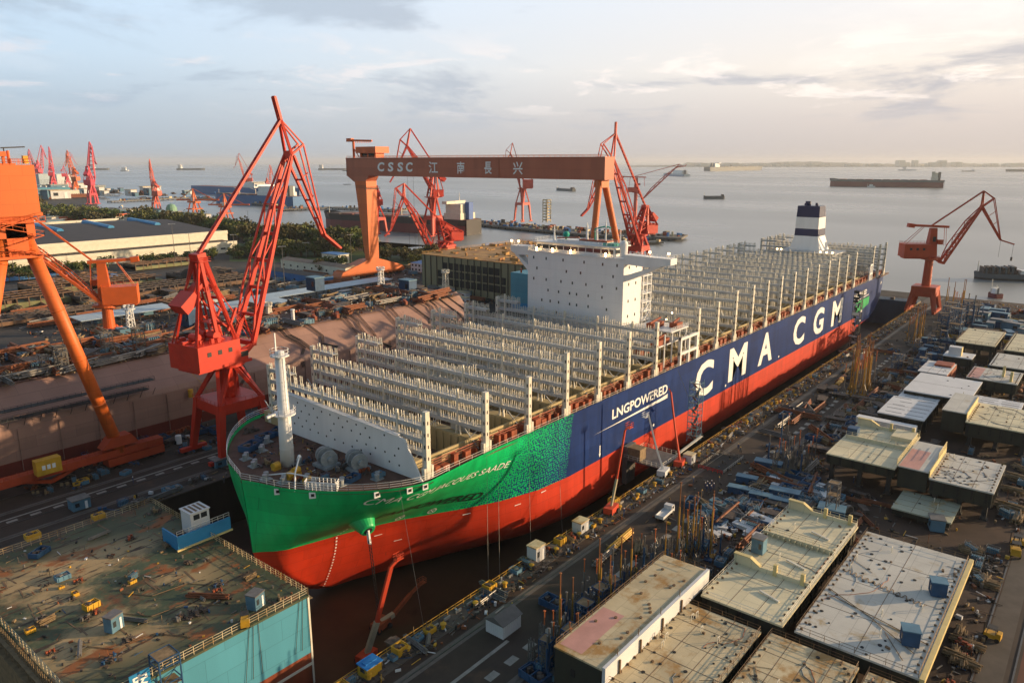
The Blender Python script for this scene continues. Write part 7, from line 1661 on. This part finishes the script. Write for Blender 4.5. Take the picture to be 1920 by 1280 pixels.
# flat sections and racks spread through the left yard
r_ = random.Random(21); M_moss = pm('mossy_cover', (0.17, 0.17, 0.08), .8, .35, .08, rust=.4, rustcol=(0.25, 0.2, 0.12)); M_brn = pm('rusty_section', (0.15, 0.085, 0.05), .75, .4, .2, rust=.5, rustcol=(.08,.06,.05))
k = 0
for (px, py, lx, ly, h, m, l) in ((60,570,50,30,7,M_moss,'mossy flat covered section left of the orange leg'),(120,545,46,26,7,M_moss,'mossy covered section behind the orange leg'),(200,560,40,24,5,M_brn,'rusty flat section behind the pillar crane'),(230,535,44,28,6,M_moss,'greenish covered section right of the orange leg'),(300,545,46,26,5,M_brn,'rusty flat section left of the arched one'),(60,600,46,18,4,M_brn,'long rusty section near the left edge'),(150,590,40,14,4,M_brn,'dark steel section in front of the mossy covers'),(300,500,50,22,5,M_moss,'green covered section below the warehouse wall'),(380,520,44,24,5,M_brn,'brown flat section behind the main red crane'),(60,520,50,24,5,M_shed_blue,'blue covered section by the hedge at the left'),(150,525,46,20,4,M_shed_blue,'blue covered section by the hedge behind the crane jib'),(440,530,40,22,5,M_brn,'brown section between the main crane and its jib'),(360,570,34,18,4,M_roofpale,'pale sheets behind the main red crane house')):
    p = G(px, py); t = thing('flat_section', l, 'steel section', (p.x, p.y, 0)); mb = MB(); mb.obox((p.x, p.y, .6), lx, ly, h*.5, 0); mb.build('panel', m, t); mb = MB()
    for i in range(8): mb.box(p.x-lx/2+i*lx/8, p.y-ly/2-.1, .2, p.x-lx/2+i*lx/8+.5, p.y+ly/2+.1, h)
    for j in range(4): mb.bar((p.x-lx/2, p.y-ly/2+j*ly/3.2, h), (p.x+lx/2, p.y-ly/2+j*ly/3.2+1, h), .5)
    for j in range(7): mb.obox((p.x+r_.uniform(-lx/2.2, lx/2.2), p.y+r_.uniform(-ly/2.2, ly/2.2), h*.5), r_.uniform(1,7), r_.uniform(.5,3), r_.uniform(.5,3), r_.uniform(0,90))
    mb.build('stiffener', M_brn if m is not M_brn else M_scr, t)
field([HEAPS[0], PLATE_R, PIPE_G, HUT_B, PIPE_O, TIMBER, HUT_G, PLATE_W, RACK_W], 70, 330, 300, 380, 150, 'in the storage yard beyond the unfinished hull', 'gear in the yard beyond the unfinished hull', sc=(1.2, 2.2))
field([HEAPS[0], PLATE_R, TIMBER, BIN_L, PIPE_O, PIPE_G], 130, 420, 420, 500, 120, 'in the storage yard below the warehouse', 'gear in the yard below the warehouse', sc=(1.3, 2.4))
field([HEAPS[1], HUT_G, PIPE_O, PLATE_R, HUT_W, PIPE_G], 300, 352, 300, 400, 60, 'around the gantry foot and the pale sheet roof', 'gear around the gantry foot', sc=(1.2, 2.0))
field([HUT_G, PLATE_R, PIPE_O, HUT_W, BIN_L], 330, 600, 1040, 1330, 130, 'in the far yard left of the jetties', 'gear in the far left yard', sc=(2, 4))
# street lamps
def lamp(label, px, py, top):
    p = G(px, py); h = onV(px, top, (p.x, p.y), HEAD-90).z; t = thing('street_lamp', label, 'street lamp', (p.x, p.y, 0), 'tall yard lamps'); mb = MB(); mb.tube((p.x,p.y,0),(p.x,p.y,h),.28,.16,n=6); mb.build('pole', M_pipe, t); mb = MB(); mb.bar((p.x-1.8,p.y+1.2,h),(p.x+1.8,p.y-1.2,h),.25); mb.obox((p.x-1.8,p.y+1.2,h-.2),1.0,.5,.3,-35); mb.obox((p.x+1.8,p.y-1.2,h-.2),1.0,.5,.3,-35); mb.build('lamp_head', M_bwhite, t)
for px, py, top, l in ((361,512,438,'tall yard lamp in front of the warehouse end'),(517,538,458,'tall lamp left of the office, just right of the crane jib'),(534,540,462,'tall lamp beside the office, second right of the crane jib'),(441,485,440,'lamp behind the main crane tie bar'),(330,500,420,'tall lamp between the warehouse and the pillar crane'),(28,520,470,'lamp by the hedge at the left edge'),(660,505,440,'lamp just left of the gantry leg'),(786,470,402,'lamp in front of the moored bulk carrier'),(575,485,455,'lamp among the trees behind the office'),(125,447,410,'lamp in the left distance by the hedge'),(148,452,415,'second lamp in the left distance'),(466,420,395,'lamp on the jetty below the blue ships')): lamp(l, px, py, top)

# gear on the forecastle of the container ship
for px, py, p, l, sc_, a in ((470,842,BIN_B,'blue basket of ropes on the starboard side of the forecastle',1.0,20),(497,822,BIN_B,'blue bin at the bow rail behind the foremast',.8,0),(520,812,BIN_B,'second blue bin behind the foremast',.8,30),(660,900,BIN_B,'blue bin with brown load near the port bow rail',.7,10),(685,885,HEAPS[1],'mixed heap below the breakwater on the forecastle',.7,0),(640,880,HEAPS[3],'heap of blue and grey gear in front of the breakwater',.9,0),(710,893,BIN_L,'pale blue bin below the slanted end of the breakwater',.8,0),(735,885,BIN_B,'blue box at the foot of the slanted breakwater end',.5,0),(500,870,HEAPS[4],'gear heap beside the starboard winch on the forecastle',.8,0),(575,865,HEAPS[2],'grey gear heap between the foremast and the windlasses',.7,0),(600,830,RACK_W,'rack behind the windlasses on the forecastle',.8,0),(470,808,HEAPS[0],'heap at the starboard bow rail',.9,0),(530,790,HEAPS[2],'heap by the starboard end of the breakwater',.9,0),(560,900,HEAPS[1],'mixed gear heap at the foot of the foremast',.6,0),(610,898,RACK_B,'blue rack by the port bow rail',.6,0)):
    w = G(px, py, 20.4)
    if abs(w.y-cyf(w.x)) < hb(w.x, 20.4)-1.2 and w.x < 98.6: put(p, w.x, w.y, l, a, 20.32, None, sc_)
for px, py in ((543,893),(578,903),(556,884),(518,875)):
    w = G(px, py, 20.9); mb = MB(); mb.tube((w.x-.8, w.y, 21.2), (w.x+.8, w.y+.3, 21.2), .75, n=12); mb.box(w.x-.9, w.y-.6, 20.3, w.x+.9, w.y+.6, 20.7); tag(mb.build('rope_drum', M_yel, loc=(w.x, w.y, 20.3)), 'yellow rope drum on the forecastle deck near the foremast', 'drum', 'yellow drums on the forecastle')

field([HEAPS[1], BIN_Y, HEAPS[3], PIPE_G, HEAPS[0], TIMBER], 33, 66, 105, 158, 20, 'lying about on the worn green deck', 'small gear on the green deck', z=10.01, sc=(.3, .5))

litter('small offcuts strewn over the storage yards left of the docks', [(60,287,350,380,.5),(130,380,420,500,.4),(60,216,260,227,1.2),(60,183,240,189,1.0)], 3400, 43, 0, 1.5)
litter('offcuts and pipe ends strewn over the deck of the brown hull', [(40,242,256,285,1)], 1900, 44, 23.12, 1.2)
litter('bits of steel and timber strewn over the worn green deck', [(32,104,68,160,1)], 300, 45, 10.0, .6)
litter('ropes, cans and small gear strewn over the forecastle and side passage of the ship', [(84,120,98,150,1)], 260, 46, 20.3, .6)
# ------------------------------------------------------------------ trees
def leaf_mat(name, col):
    return pm(name, col, .7, .55, .9, rust=.4, rustcol=(col[0]*.45, col[1]*.5, col[2]*.5), rscale=.5, spec=.2)
LEAFS = [leaf_mat('foliage_dark', (0.040, 0.065, 0.020)), leaf_mat('foliage_mid', (0.065, 0.095, 0.026)), leaf_mat('foliage_olive', (0.10, 0.105, 0.03)), leaf_mat('foliage_light', (0.12, 0.14, 0.035)), leaf_mat('foliage_brown', (0.085, 0.075, 0.03))]
M_bark = pm('bark', (.09,.06,.04), .9, .3, 2)
def tree_meshes(seed, h, w, lm):
    r = random.Random(seed); mb = MB()
    lobes = [(r.gauss(0,.32)*w, r.gauss(0,.32)*w, h*(.45+.45*r.random()), w*r.uniform(.22,.40)) for _ in range(11)]
    for lx, ly, lz, lr in lobes:
        for i in range(46):
            a, b_ = r.uniform(0, 6.283), math.acos(r.uniform(-1, 1)); q = lr*r.uniform(.55, 1.08); c = Vector((lx+q*math.sin(b_)*math.cos(a), ly+q*math.sin(b_)*math.sin(a), lz+q*.8*math.cos(b_)))
            s_ = r.uniform(.28, .62)*w*.16; u = Vector((r.gauss(0,1), r.gauss(0,1), r.gauss(0,1))).normalized(); v = u.cross(Vector((r.gauss(0,1), r.gauss(0,1), r.gauss(0,1)))).normalized()
            mb.add([c+u*s_, c+v*s_, c-u*s_*r.uniform(.6,1), c-v*s_], [(0,1,2,3)])
    tr = MB(); tr.tube((0,0,0), (0,0,h*.55), w*.05, w*.03, n=7)
    for lx, ly, lz, lr in lobes[:6]: tr.tube((0,0,h*.35), (lx*.8, ly*.8, lz), w*.025, w*.01, n=5)
    return mb, tr
TREES = []
for i in range(5):
    t = thing('broadleaf_tree', 'tree', 'tree', (0,0,-900)); cr, tr = tree_meshes(i, 9+i*.6, 8+(i % 3)*1.3, None)
    for m_, nm, mt in ((cr, 'crown', LEAFS[i % 5]), (tr, 'trunk', M_bark)):
        m_.v = [(x, y, z-900) for x, y, z in m_.v]; m_.build(nm, mt, t)
    TREES.append(t)
tused = set(); tr_ = random.Random(31)
def plant(x, y, label, group, s_=1.0):
    p = TREES[tr_.randrange(5)]
    if p.name in tused: c = copy_tree(p)
    else: c = p; tused.add(p.name)
    k = s_*tr_.uniform(.6, 1.3); c.location = (x, y, 0); c.scale = (k, k, k*tr_.uniform(.85, 1.15)); c.rotation_euler = (0, 0, tr_.uniform(0, 6.28)); c['label'] = label; c['group'] = group
def belt(pxs, n, label, group, spread, s_=1.0):
    for i in range(n):
        f = tr_.random()*(len(pxs)-1); k = int(f); a, b_ = pxs[k], pxs[k+1]; u = f-k; p = G(a[0]+(b_[0]-a[0])*u, a[1]+(b_[1]-a[1])*u+tr_.uniform(-spread, spread)); plant(p.x, p.y, label, group, s_)
belt([(255,421),(300,426),(345,433),(398,441),(450,446)], 48, 'bushy dark tree in the belt between the warehouse and the water', 'trees between the warehouse and the water', 3.5, 1.7)
belt([(430,446),(500,452),(560,458),(640,466),(690,470)], 64, 'bushy tree in the belt behind the main crane jib and the office', 'trees behind the main crane jib', 6, 1.5)
belt([(435,470),(500,474),(590,478),(650,482)], 40, 'tree in the second row near the white office', 'trees near the white office', 6, 1.2)
belt([(60,404),(110,412),(160,420),(205,424)], 26, 'dark tree in the belt at the far left beyond the warehouse', 'trees at the far left', 3, 2.0)
belt([(0,522),(60,520),(120,515),(200,506)], 34, 'low tree in the hedge along the warehouse wall, left part', 'hedge trees along the warehouse', 5, .8)
belt([(260,500),(330,492),(430,484),(480,480)], 40, 'small tree in the row along the warehouse wall, right part', 'row of small trees along the warehouse', 3, .7)
belt([(700,490),(740,488),(790,492),(815,485)], 34, 'green tree around the pond right of the gantry leg', 'trees around the pond', 7, .9)
for px, py in ((598,514),(607,518),(612,508),(640,508)): p = G(px, py); plant(p.x, p.y, 'single tree in front of the white office', 'trees in front of the white office', 1.0)
M_grass = pm('grass_ground', (0.055, 0.085, 0.022), .9, .4, .05, rust=.4, rustcol=(.09,.075,.04), rscale=.03)
mb = MB()
for pl in (((690,500),(830,502),(838,484),(700,478)), ((430,490),(690,494),(700,472),(430,455)), ((250,430),(430,460),(430,440),(262,416))):
    q = [G(*p, z=.05) for p in pl]; mb.add(q, [(0,1,2,3)])
tag(mb.build('grass_field', M_grass), kind='structure')
mb = MB(); cp = G(790, 466, .12); mb.add([(cp.x+26*math.cos(a*.3142), cp.y+17*math.sin(a*.3142), .12) for a in range(20)], [tuple(range(20))]); tag(mb.build('pond_water', wm_), kind='structure')
# ------------------------------------------------------------------ jetties and distant land
M_jetty = pm('jetty_concrete', (0.16, 0.145, 0.125), .8, .3, .05, rust=.4, rustcol=(.08,.07,.06), rscale=.03)
def jetty(label, pts, w, z=0.0, gear=0, seed=0, piles=True):
    r = random.Random(seed); P_ = [G(*p, z=z) for p in pts]; t = thing('jetty', label, 'jetty', tuple(P_[0])); mb = MB(); m2 = MB(); gm = MB()
    for a, b_ in zip(P_, P_[1:]):
        d = (b_-a).normalized(); nrm = Vector((-d.y, d.x, 0))*w/2; mb.add([a+nrm, b_+nrm, b_-nrm, a-nrm]+[q-Vector((0,0,2)) for q in (a+nrm, b_+nrm, b_-nrm, a-nrm)], [(0,3,2,1),(4,5,6,7),(0,1,5,4),(1,2,6,5),(2,3,7,6),(3,0,4,7)])
        n = max(2, int((b_-a).length/14))
        for i in range(n):
            for s_ in (-.8, .8): c = a.lerp(b_, i/n)+nrm*s_; m2.tube((c.x, c.y, SEA-2), (c.x, c.y, z-1.9), .9, n=6)
        for i in range(int(gear*(b_-a).length/100)):
            c = a.lerp(b_, r.random())+nrm*r.uniform(-.8,.8); gm.mat(r.randrange(4)); gm.obox((c.x, c.y, z), r.uniform(2,9), r.uniform(1,4), r.uniform(1,5), r.uniform(0,90))
    mb.build('deck', M_jetty, t); m2.build('pile', M_dark, t)
    if gear: o = gm.build('deck_gear', [M_scr, M_shed_blue, M_btan, M_oxide], t); o['kind'] = 'stuff'
    return t
jetty('long jetty with sheds running behind the gantry to a lit end at the right', ((868,413),(980,424),(1120,437),(1284,443)), 44, 0, 46, 1)
jetty('short low jetty in front of the long one, just above the accommodation block roof', ((905,466),(1010,456),(1240,452)), 16, -1, 22, 2)
jetty('thin far jetty crossing the left bay', ((205,377),(290,373),(365,369),(440,376),(530,386)), 16, 0, 10, 3)
jetty('middle jetty carrying the thin dark crane, with a bend in it', ((150,392),(215,390),(272,396),(205,400)), 40, 0, 12, 4)
jetty('jetty with the two ship unloaders in the left bay', ((268,400),(330,405),(400,412),(475,425)), 34, 0, 20, 5)
jetty('floating berth with grey blue gear below the moored bulk carrier', ((520,433),(600,440),(690,452)), 34, -2, 34, 6)
jetty('jetty along the moored blue ships', ((500,392),(620,388),(760,393)), 30, 0, 12, 7)
mb = MB(); sp2 = [G(*p, z=0) for p in ((-60,352),(60,341),(130,345),(185,352),(182,384),(120,391),(60,380),(-60,392))]; mb.prism([(p.x, p.y) for p in sp2], SEA-1, 0.02); tag(mb.build('land', M_ground2), kind='structure')
field([HUT_G, HEAPS[0], HUT_W, PIPE_O, HEAPS[3], HUT_B], 620, 1000, 1900, 2700, 110, 'in the distant shipyard at the far left', 'gear in the distant shipyard', sc=(3, 8))
def box_build(label, px, py, w, d, h, m, mr):
    p = G(px, py); return shed('industrial_building', label, 'building', p.x-w/2, p.y-d/2, p.x+w/2, p.y+d/2, h, m, mr, 0, 4, max(1, int(h/6)))
box_build('white blocky building with a red base at the far left shipyard', 120, 350, 60, 60, 42, M_bwhite, M_bwhite)
box_build('teal hall at the far left next to the orange girder', 66, 366, 150, 60, 18, M_teals, M_teals)
box_build('pale hall behind the pink cranes at the far left', 92, 346, 80, 50, 40, M_roofpale, M_roofpale)
box_build('cream low hall below the white blocky building', 108, 368, 90, 40, 14, M_wallw, M_wallw)
box_build('pale sheet hall beside the far left trees', 95, 408, 50, 22, 10, M_roofpale, M_bwhite)
box_build('white long roof hall on the far left yard', 170, 415, 120, 18, 7, M_bwhite, M_roofpale)
for i, (px, py, w_, d_, h_, m_) in enumerate(((110,428,90,16,6,M_roofpale),(200,430,110,18,7,M_bwhite),(290,428,60,14,6,M_roofpale),(150,436,120,16,7,M_shed_blue),(250,440,80,14,6,M_bwhite),(70,432,80,16,8,M_wallw),(330,436,50,12,6,M_roofpale))):
    p = G(px, py); shed('industrial_shed', ('pale long low shed left of the tall yard lamp pair','white low shed beyond the warehouse ridge','small pale shed at the belt of dark trees','blue roofed low shed just behind the warehouse ridge','white low shed near the warehouse end','cream low shed right beside the orange girder','pale little shed at the right end of the warehouse ridge')[i], 'shed', p.x-w_/2, p.y-d_/2, p.x+w_/2, p.y+d_/2, h_, M_wallw, m_, 1.2, 5, 1)
gd = G(150, 418); mb = MB(); mb.box(gd.x-70, gd.y-4, 3, gd.x+70, gd.y+4, 10); mb.mat(1)
for q in range(-3, 4): mb.box(gd.x+q*20-1, gd.y-3, 0, gd.x+q*20+1, gd.y+3, 3)
tag(mb.build('crane_girder', [M_cor, M_dark], loc=(gd.x, gd.y, 0)), 'long orange crane girder lying on stools in the yard beyond the warehouse', 'girder')
# ship unloaders
def unloader(label, px, py, s_):
    p = G(px, py); t = thing('ship_unloader', label, 'unloader', (p.x, p.y, 0)); x, y = p.x, p.y
    for a in (-1, 1):
        for c in (-1, 1): mb = MB(); mb.bar((x+a*9*s_, y+c*9*s_, 0), (x+a*4*s_, y+c*6*s_, 20*s_), 2*s_); mb.build('leg', M_cor, t)
    mb = MB(); mb.box(x-5*s_, y-14*s_, 20*s_, x+5*s_, y+14*s_, 23*s_); mb.box(x-10*s_, y-10*s_, 9*s_, x+10*s_, y+10*s_, 10.6*s_); mb.build('portal', M_cor, t)
    mb = MB(); mb.box(x-4*s_, y-2*s_, 23*s_, x+4*s_, y+8*s_, 29*s_); mb.build('machinery_house', M_bwhite, t)
    mb = MB()
    for a in (-3, 3): mb.bar((x+a*s_, y+3*s_, 23*s_), (x, y, 44*s_), 1.3*s_); mb.bar((x+a*s_, y-4*s_, 23*s_), (x, y, 44*s_), 1.3*s_)
    d = Vector((.63, -.775, 0)); c = Vector((x, y, 25*s_)); mb.bar(c-d*30*s_, c+d*44*s_, 2.2*s_, 2.4*s_); mb.bar((x, y, 44*s_), c+d*36*s_, .9*s_); mb.bar((x, y, 44*s_), c-d*26*s_, .9*s_)
    mb.build('boom', M_cor, t)
unloader('left of the two orange red ship unloaders, tall triangular top', 366, 402, .95); unloader('right of the two orange red ship unloaders, behind the crane tie bar', 424, 410, .85)
p = G(322, 397); mb = MB(); mb.lathe((p.x, p.y, 0), [(9,0),(9,7),(6,12),(.5,14)], 14); tag(mb.build('storage_dome', pm('dome_green', (.18,.32,.22), .5, .1), loc=(p.x, p.y, 0)), 'small pale green dome on the unloader jetty', 'dome')
p = G(1025, 417, 0); tw = thing('lattice_tower', 'pale square stair tower on the long jetty', 'tower', (p.x, p.y, 0)); mb = MB()
for a in (-4, 4):
    for c in (-4, 4): mb.bar((p.x+a, p.y+c, 0), (p.x+a, p.y+c, 31), .9)
mb.build('frame', M_btan, tw); mb = MB()
for z in range(3, 32, 4): mb.box(p.x-4.4, p.y-4.4, z, p.x+4.4, p.y+4.4, z+1.5)
mb.build('landing', M_btan, tw)
# ------------------------------------------------------------------ vessels
M_hblue = pm('vessel_blue', (0.02, 0.12, 0.30), .5, .1, .02); M_hblack = pm('vessel_black', (0.025, 0.022, 0.025), .5, .15, .03); M_hred = pm('vessel_red', (0.17, 0.035, 0.035), .55, .12, .03); M_hgrey = pm('vessel_grey', (0.10, 0.11, 0.12), .55, .15, .03); M_dkred = pm('vessel_deck_red', (0.20, 0.07, 0.05), .7, .2, .05)
def vessel(label, stern, bow, beam, dep, m, mboot=None, boot=.4, house=(.05,.14), hh=16, deckm=None, cranes=0, cat='ship', funnel=None, name='cargo_ship', housem=None, cargo=0, group=None):
    a, b_ = Vector((stern.x, stern.y, SEA)), Vector((bow.x, bow.y, SEA)); L_ = (b_-a).length; d = (b_-a).normalized(); s = Vector((-d.y, d.x, 0)); t = thing(name, label, cat, tuple(a), group)
    def Q(f, w, z): q = a+d*(f*L_)+s*(w*beam/2); return Vector((q.x, q.y, SEA+z))
    st = [(0,.80),(.04,.95),(.15,1),(.80,1),(.90,.82),(.96,.5),(1.0,.03)]; zs_ = [(-1,.0,.0),(boot*dep,.0,.0),(boot*dep+.01,.0,.0),(dep,.012,.0)]
    mb = MB(); vs = []
    for f, w in st:
        for z, ov, _ in zs_:
            zz = z+(dep*.16 if (f > .93 and z == dep) else 0); vs.append((f, w, zz, ov))
    n = 4
    for sg in (-1, 1):
        o = len(mb.v); mb.v += [tuple(Q(f+ov*(1 if f > .5 else -.6), w*sg, zz)) for f, w, zz, ov in vs]
        for i in range(len(st)-1):
            for j in (0, 2):
                q = (o+i*n+j, o+(i+1)*n+j, o+(i+1)*n+j+1, o+i*n+j+1); mb.f.append(q if sg < 0 else q[::-1]); mb.m.append(1 if j == 0 else 0)
    mb.mat(0); mb.add([Q(-.007,-.8,-1), Q(-.007,.8,-1), Q(-.007,.8,dep), Q(-.007,-.8,dep)], [(0,1,2,3)]); mb.build('hull', [m, mboot or m], t)
    mb = MB(); mb.add([Q(f, w*.98, dep-.3) for f, w in st]+[Q(f, -w*.98, dep-.3) for f, w in reversed(st)], [tuple(range(2*len(st)))]); mb.build('deck', deckm or M_dkred, t)
    h0, h1 = house
    def bx(mb, f0, f1, w, z0, z1): mb.add([Q(f0,-w,z0),Q(f1,-w,z0),Q(f1,w,z0),Q(f0,w,z0),Q(f0,-w,z1),Q(f1,-w,z1),Q(f1,w,z1),Q(f0,w,z1)], [(0,3,2,1),(4,5,6,7),(0,1,5,4),(1,2,6,5),(2,3,7,6),(3,0,4,7)])
    if hh:
        mb = MB(); bx(mb, h0, h1, .78, dep, dep+hh*.35); bx(mb, h0+.005, h1-.004, .66, dep+hh*.35, dep+hh*.85); bx(mb, h1-.03, h1-.002, .98, dep+hh*.85, dep+hh); mb.build('superstructure', housem or M_shipw, t)
        mb = MB()
        for k in range(2, int(hh/3)): bx(mb, h1-.0045, h1-.0035, .6, dep+k*3-.2, dep+k*3+.9)
        bx(mb, h1-.0015, h1-.001, .94, dep+hh*.88, dep+hh*.96); mb.build('window_band', M_glassd, t)
        mb = MB(); bx(mb, h0-.02, h0+.004, .22, dep, dep+hh*.95); mb.build('funnel', funnel or M_hgrey, t)
        mb = MB(); mb.tube(Q((h0+h1)/2, 0, dep+hh), Q((h0+h1)/2, 0, dep+hh*1.5), .5, .2, n=5); mb.tube(Q(.97, 0, dep), Q(.97, 0, dep+9), .5, .3, n=5); mb.build('mast', M_cream, t)
    if cargo:
        mb = MB(); r = random.Random(int(L_))
        for i in range(cargo): f = h1+.03+(.9-h1)*i/cargo; mb.mat(i % 3); bx(mb, f, f+(.88-h1)/cargo*.85, .8, dep, dep+r.uniform(2, 6) if cargo > 12 else dep+1.6)
        mb.build('hatch_cover', [deckm or M_dkred, M_scr, M_hgrey], t)
    if cranes:
        mb = MB()
        for i in range(cranes): f = h1+.1+(.8-h1)*i/cranes; mb.tube(Q(f,0,dep), Q(f,0,dep+12), 1.0, .7, n=7); mb.bar(Q(f,0,dep+10), Q(f+.07,0,dep+14), .8)
        mb.build('deck_crane', M_cream, t)
    return t
M_fblue = pm('funnel_blue_white', (.05,.12,.35), .5, .1)
vessel('moored bulk carrier with dark red side behind the gantry leg', G(887,440,SEA), G(612,424,SEA), 42, 19, M_hblack, M_hred, .62, (.03,.13), 22, M_dkred, 3, funnel=M_fblue, cargo=8, housem=M_wallw)
vessel('blue moored ship with white superstructure, nearer of the two', G(562,387,SEA), G(408,379,SEA), 44, 20, M_hblue, M_hblue, .1, (.10,.40), 22, M_dkred, 2, cargo=5)
vessel('blue moored ship behind the nearer blue one, showing its rounded bow', G(372,362,SEA), G(560,372,SEA), 46, 22, M_hblue, M_hblue, .1, (.55,.66), 16, M_dkred, 3, cargo=5)
vessel('large dark red tanker sailing on the right of the bay', G(1768,352,SEA), G(1556,349,SEA), 55, 25, M_hgrey, M_hred, .72, (.05,.11), 30, M_dkred, 0, funnel=M_hgrey, cargo=10, housem=M_wallw)
vessel('laden dark ship anchored before the far shore', G(1326,321,SEA), G(1428,319,SEA), 80, 38, M_hgrey, M_hgrey, .1, (.08,.16), 40, M_hgrey, 0, cargo=14)
vessel('low dark ship on the horizon right of the main crane', G(598,319,SEA), G(652,319,SEA), 60, 18, M_hgrey, M_hgrey, .1, (.05,.14), 40, M_scr)
vessel('low dark ship on the left horizon with small white house', G(333,319,SEA), G(384,319,SEA), 60, 18, M_hgrey, M_hgrey, .1, (.05,.16), 40, M_scr)
vessel('dark ship far left behind the tall pink crane', G(172,319,SEA), G(205,319,SEA), 60, 18, M_hgrey, M_hgrey, .1, (.05,.16), 36, M_scr)
vessel('small white boat on the left horizon', G(226,321,SEA), G(242,321,SEA), 30, 9, M_bwhite, M_bwhite, .1, (.2,.7), 28, M_bwhite, name='small_boat', cat='boat')
vessel('low grey barge in the middle of the bay right of the jetty tower', G(1076,359,SEA), G(1044,357,SEA), 16, 7, M_hgrey, M_hgrey, .1, (.03,.12), 5, M_scr, name='barge', cat='barge', housem=M_scr)
vessel('dark barge on open water left of the funnel', G(1357,373,SEA), G(1319,373,SEA), 16, 7, M_hgrey, M_hgrey, .1, (.03,.12), 4, M_scr, name='barge', cat='barge', housem=M_scr)
vessel('small pale ship before the far shore left of the tanker mast', G(1717,320,SEA), G(1684,320,SEA), 40, 10, M_roofpale, M_roofpale, .1, (.6,.72), 26, M_scr)
vessel('ship cut off by the right edge near the far shore', G(1889,322,SEA), G(1990,322,SEA), 60, 22, M_hgrey, M_hgrey, .1, (.8,.9), 40, M_scr)
vessel('tiny dark barge before the far shore above the tanker stern', G(1826,322,SEA), G(1803,322,SEA), 40, 8, M_hgrey, M_hgrey, .1, (.05,.12), 10, M_scr, name='barge', cat='barge')
vessel('white offshore vessel with tall posts behind the red crane', G(1288,331,SEA), G(1246,329,SEA), 50, 14, M_roofpale, M_hblue, .4, (.1,.5), 26, M_scr, 4)
vessel('dark dredger with cluttered deck moored at the right edge', G(1990,528,SEA), G(1826,522,SEA), 14, 5, M_hgrey, M_hblack, .3, (.3,.5), 3, M_scr, 0, cargo=16, name='work_barge', cat='barge')
vessel('small red and white tug by the far quay wall at the right', G(1874,560,SEA), G(1856,556,SEA), 6, 3, M_hred, M_hred, .3, (.25,.65), 4, M_scr, name='tug_boat', cat='tug')
vessel('small white launch in front of the tanker side', G(1640,351,SEA), G(1626,351,SEA), 8, 4, M_bwhite, M_bwhite, .1, (.3,.7), 6, M_bwhite, name='small_boat', cat='boat')
# floating crane behind the red crane
p = G(1190, 420, SEA); cb_ = crane('floating_crane', 'orange pillar crane with very long jib pointing right, behind the red crane', (p.x, p.y, SEA), -52,
    dict(foot=(1206,372), head=(1268,314), apex=(1274,308), knee=(1278,310), nose=(1284,312), tip=(1287,309), atop=(1188,332)), M_cpale, style='post', zp=10, zr=46, k=1.1, house=(-12,-2,8,6), beam=(-22, 14), jw=5, fw=(16,16), detail=False)
# far shore
M_shore = pm('far_shore', (0.16, 0.17, 0.15), .9, .3, .004, rust=.4, rustcol=(.22,.2,.17), rscale=.003)
mb = MB(); r_ = random.Random(9); pts = []
D0, D1 = 13200., 17000.
for i in range(0, 121):
    px = 1180+i*9; d = ray(px, 303); d = Vector((d.x, d.y, 0)).normalized(); ca_ = d.dot(Vector((math.cos(_h), math.sin(_h), 0))); h = (14 if i < 12 else 40+18*math.sin(i*.21)+20*math.sin(i*.05)+r_.uniform(-7,9))*min(1, i/10)+6
    pts.append((d*(D0/ca_), d*(D1/ca_), h))
for (a0, a1, h0), (b0, b1, h1) in zip(pts, pts[1:]):
    mb.add([(a0.x,a0.y,SEA-1),(b0.x,b0.y,SEA-1),(b0.x,b0.y,4),(a0.x,a0.y,4)], [(0,1,2,3)]); mb.add([(a0.x,a0.y,4),(b0.x,b0.y,4),((b0.x+b1.x)/2,(b0.y+b1.y)/2,h1),((a0.x+a1.x)/2,(a0.y+a1.y)/2,h0)], [(0,1,2,3)])
tag(mb.build('far_shore_land', M_shore), kind='structure')
bg_ = []
proto_b = None
for i in range(70):
    px = 1300+r_.random()*640; d = ray(px, 303); d = Vector((d.x, d.y, 0)).normalized(); ca_ = d.dot(Vector((math.cos(_h), math.sin(_h), 0))); q = d*((D0+60)/ca_)
    w, h = r_.uniform(60, 190), r_.uniform(25, 75)*(1.5 if 1660 < px < 1800 else .8)
    if proto_b is None:
        mb = MB(); mb.box(-.5,-.5,0,.5,.5,1); proto_b = mb.build('far_building', M_wallw); o = proto_b
    else: o = proto_b.copy(); COL.objects.link(o)
    o.location = (q.x, q.y, 2); o.scale = (w, w*.6, h); o.rotation_euler = (0, 0, R(HEAD)); tag(o, 'small pale block among the buildings along the far shore', 'building', 'buildings along the far shore')
# ------------------------------------------------------------------ left-over prototypes
for o in PROTO+TREES:
    if o.location.z < -400:
        for c in list(o.children_recursive): bpy.data.objects.remove(c)
        bpy.data.objects.remove(o)

# ------------------------------------------------------------------ haze over the estuary
hm = bpy.data.materials.new('haze_air'); hm.use_nodes = True; t = hm.node_tree
for n in list(t.nodes): t.nodes.remove(n)
o_ = t.nodes.new('ShaderNodeOutputMaterial'); pv = t.nodes.new('ShaderNodeVolumePrincipled'); pv.inputs['Color'].default_value = (0.86, 0.88, 0.92, 1); pv.inputs['Density'].default_value = 4.0e-5; pv.inputs['Anisotropy'].default_value = 0.2
t.links.new(pv.outputs[0], o_.inputs['Volume'])
mb = MB(); mb.box(-4000, -26000, DZ-6, 30000, 30000, 190); hz = mb.build('haze', hm); tag(hz, kind='stuff')
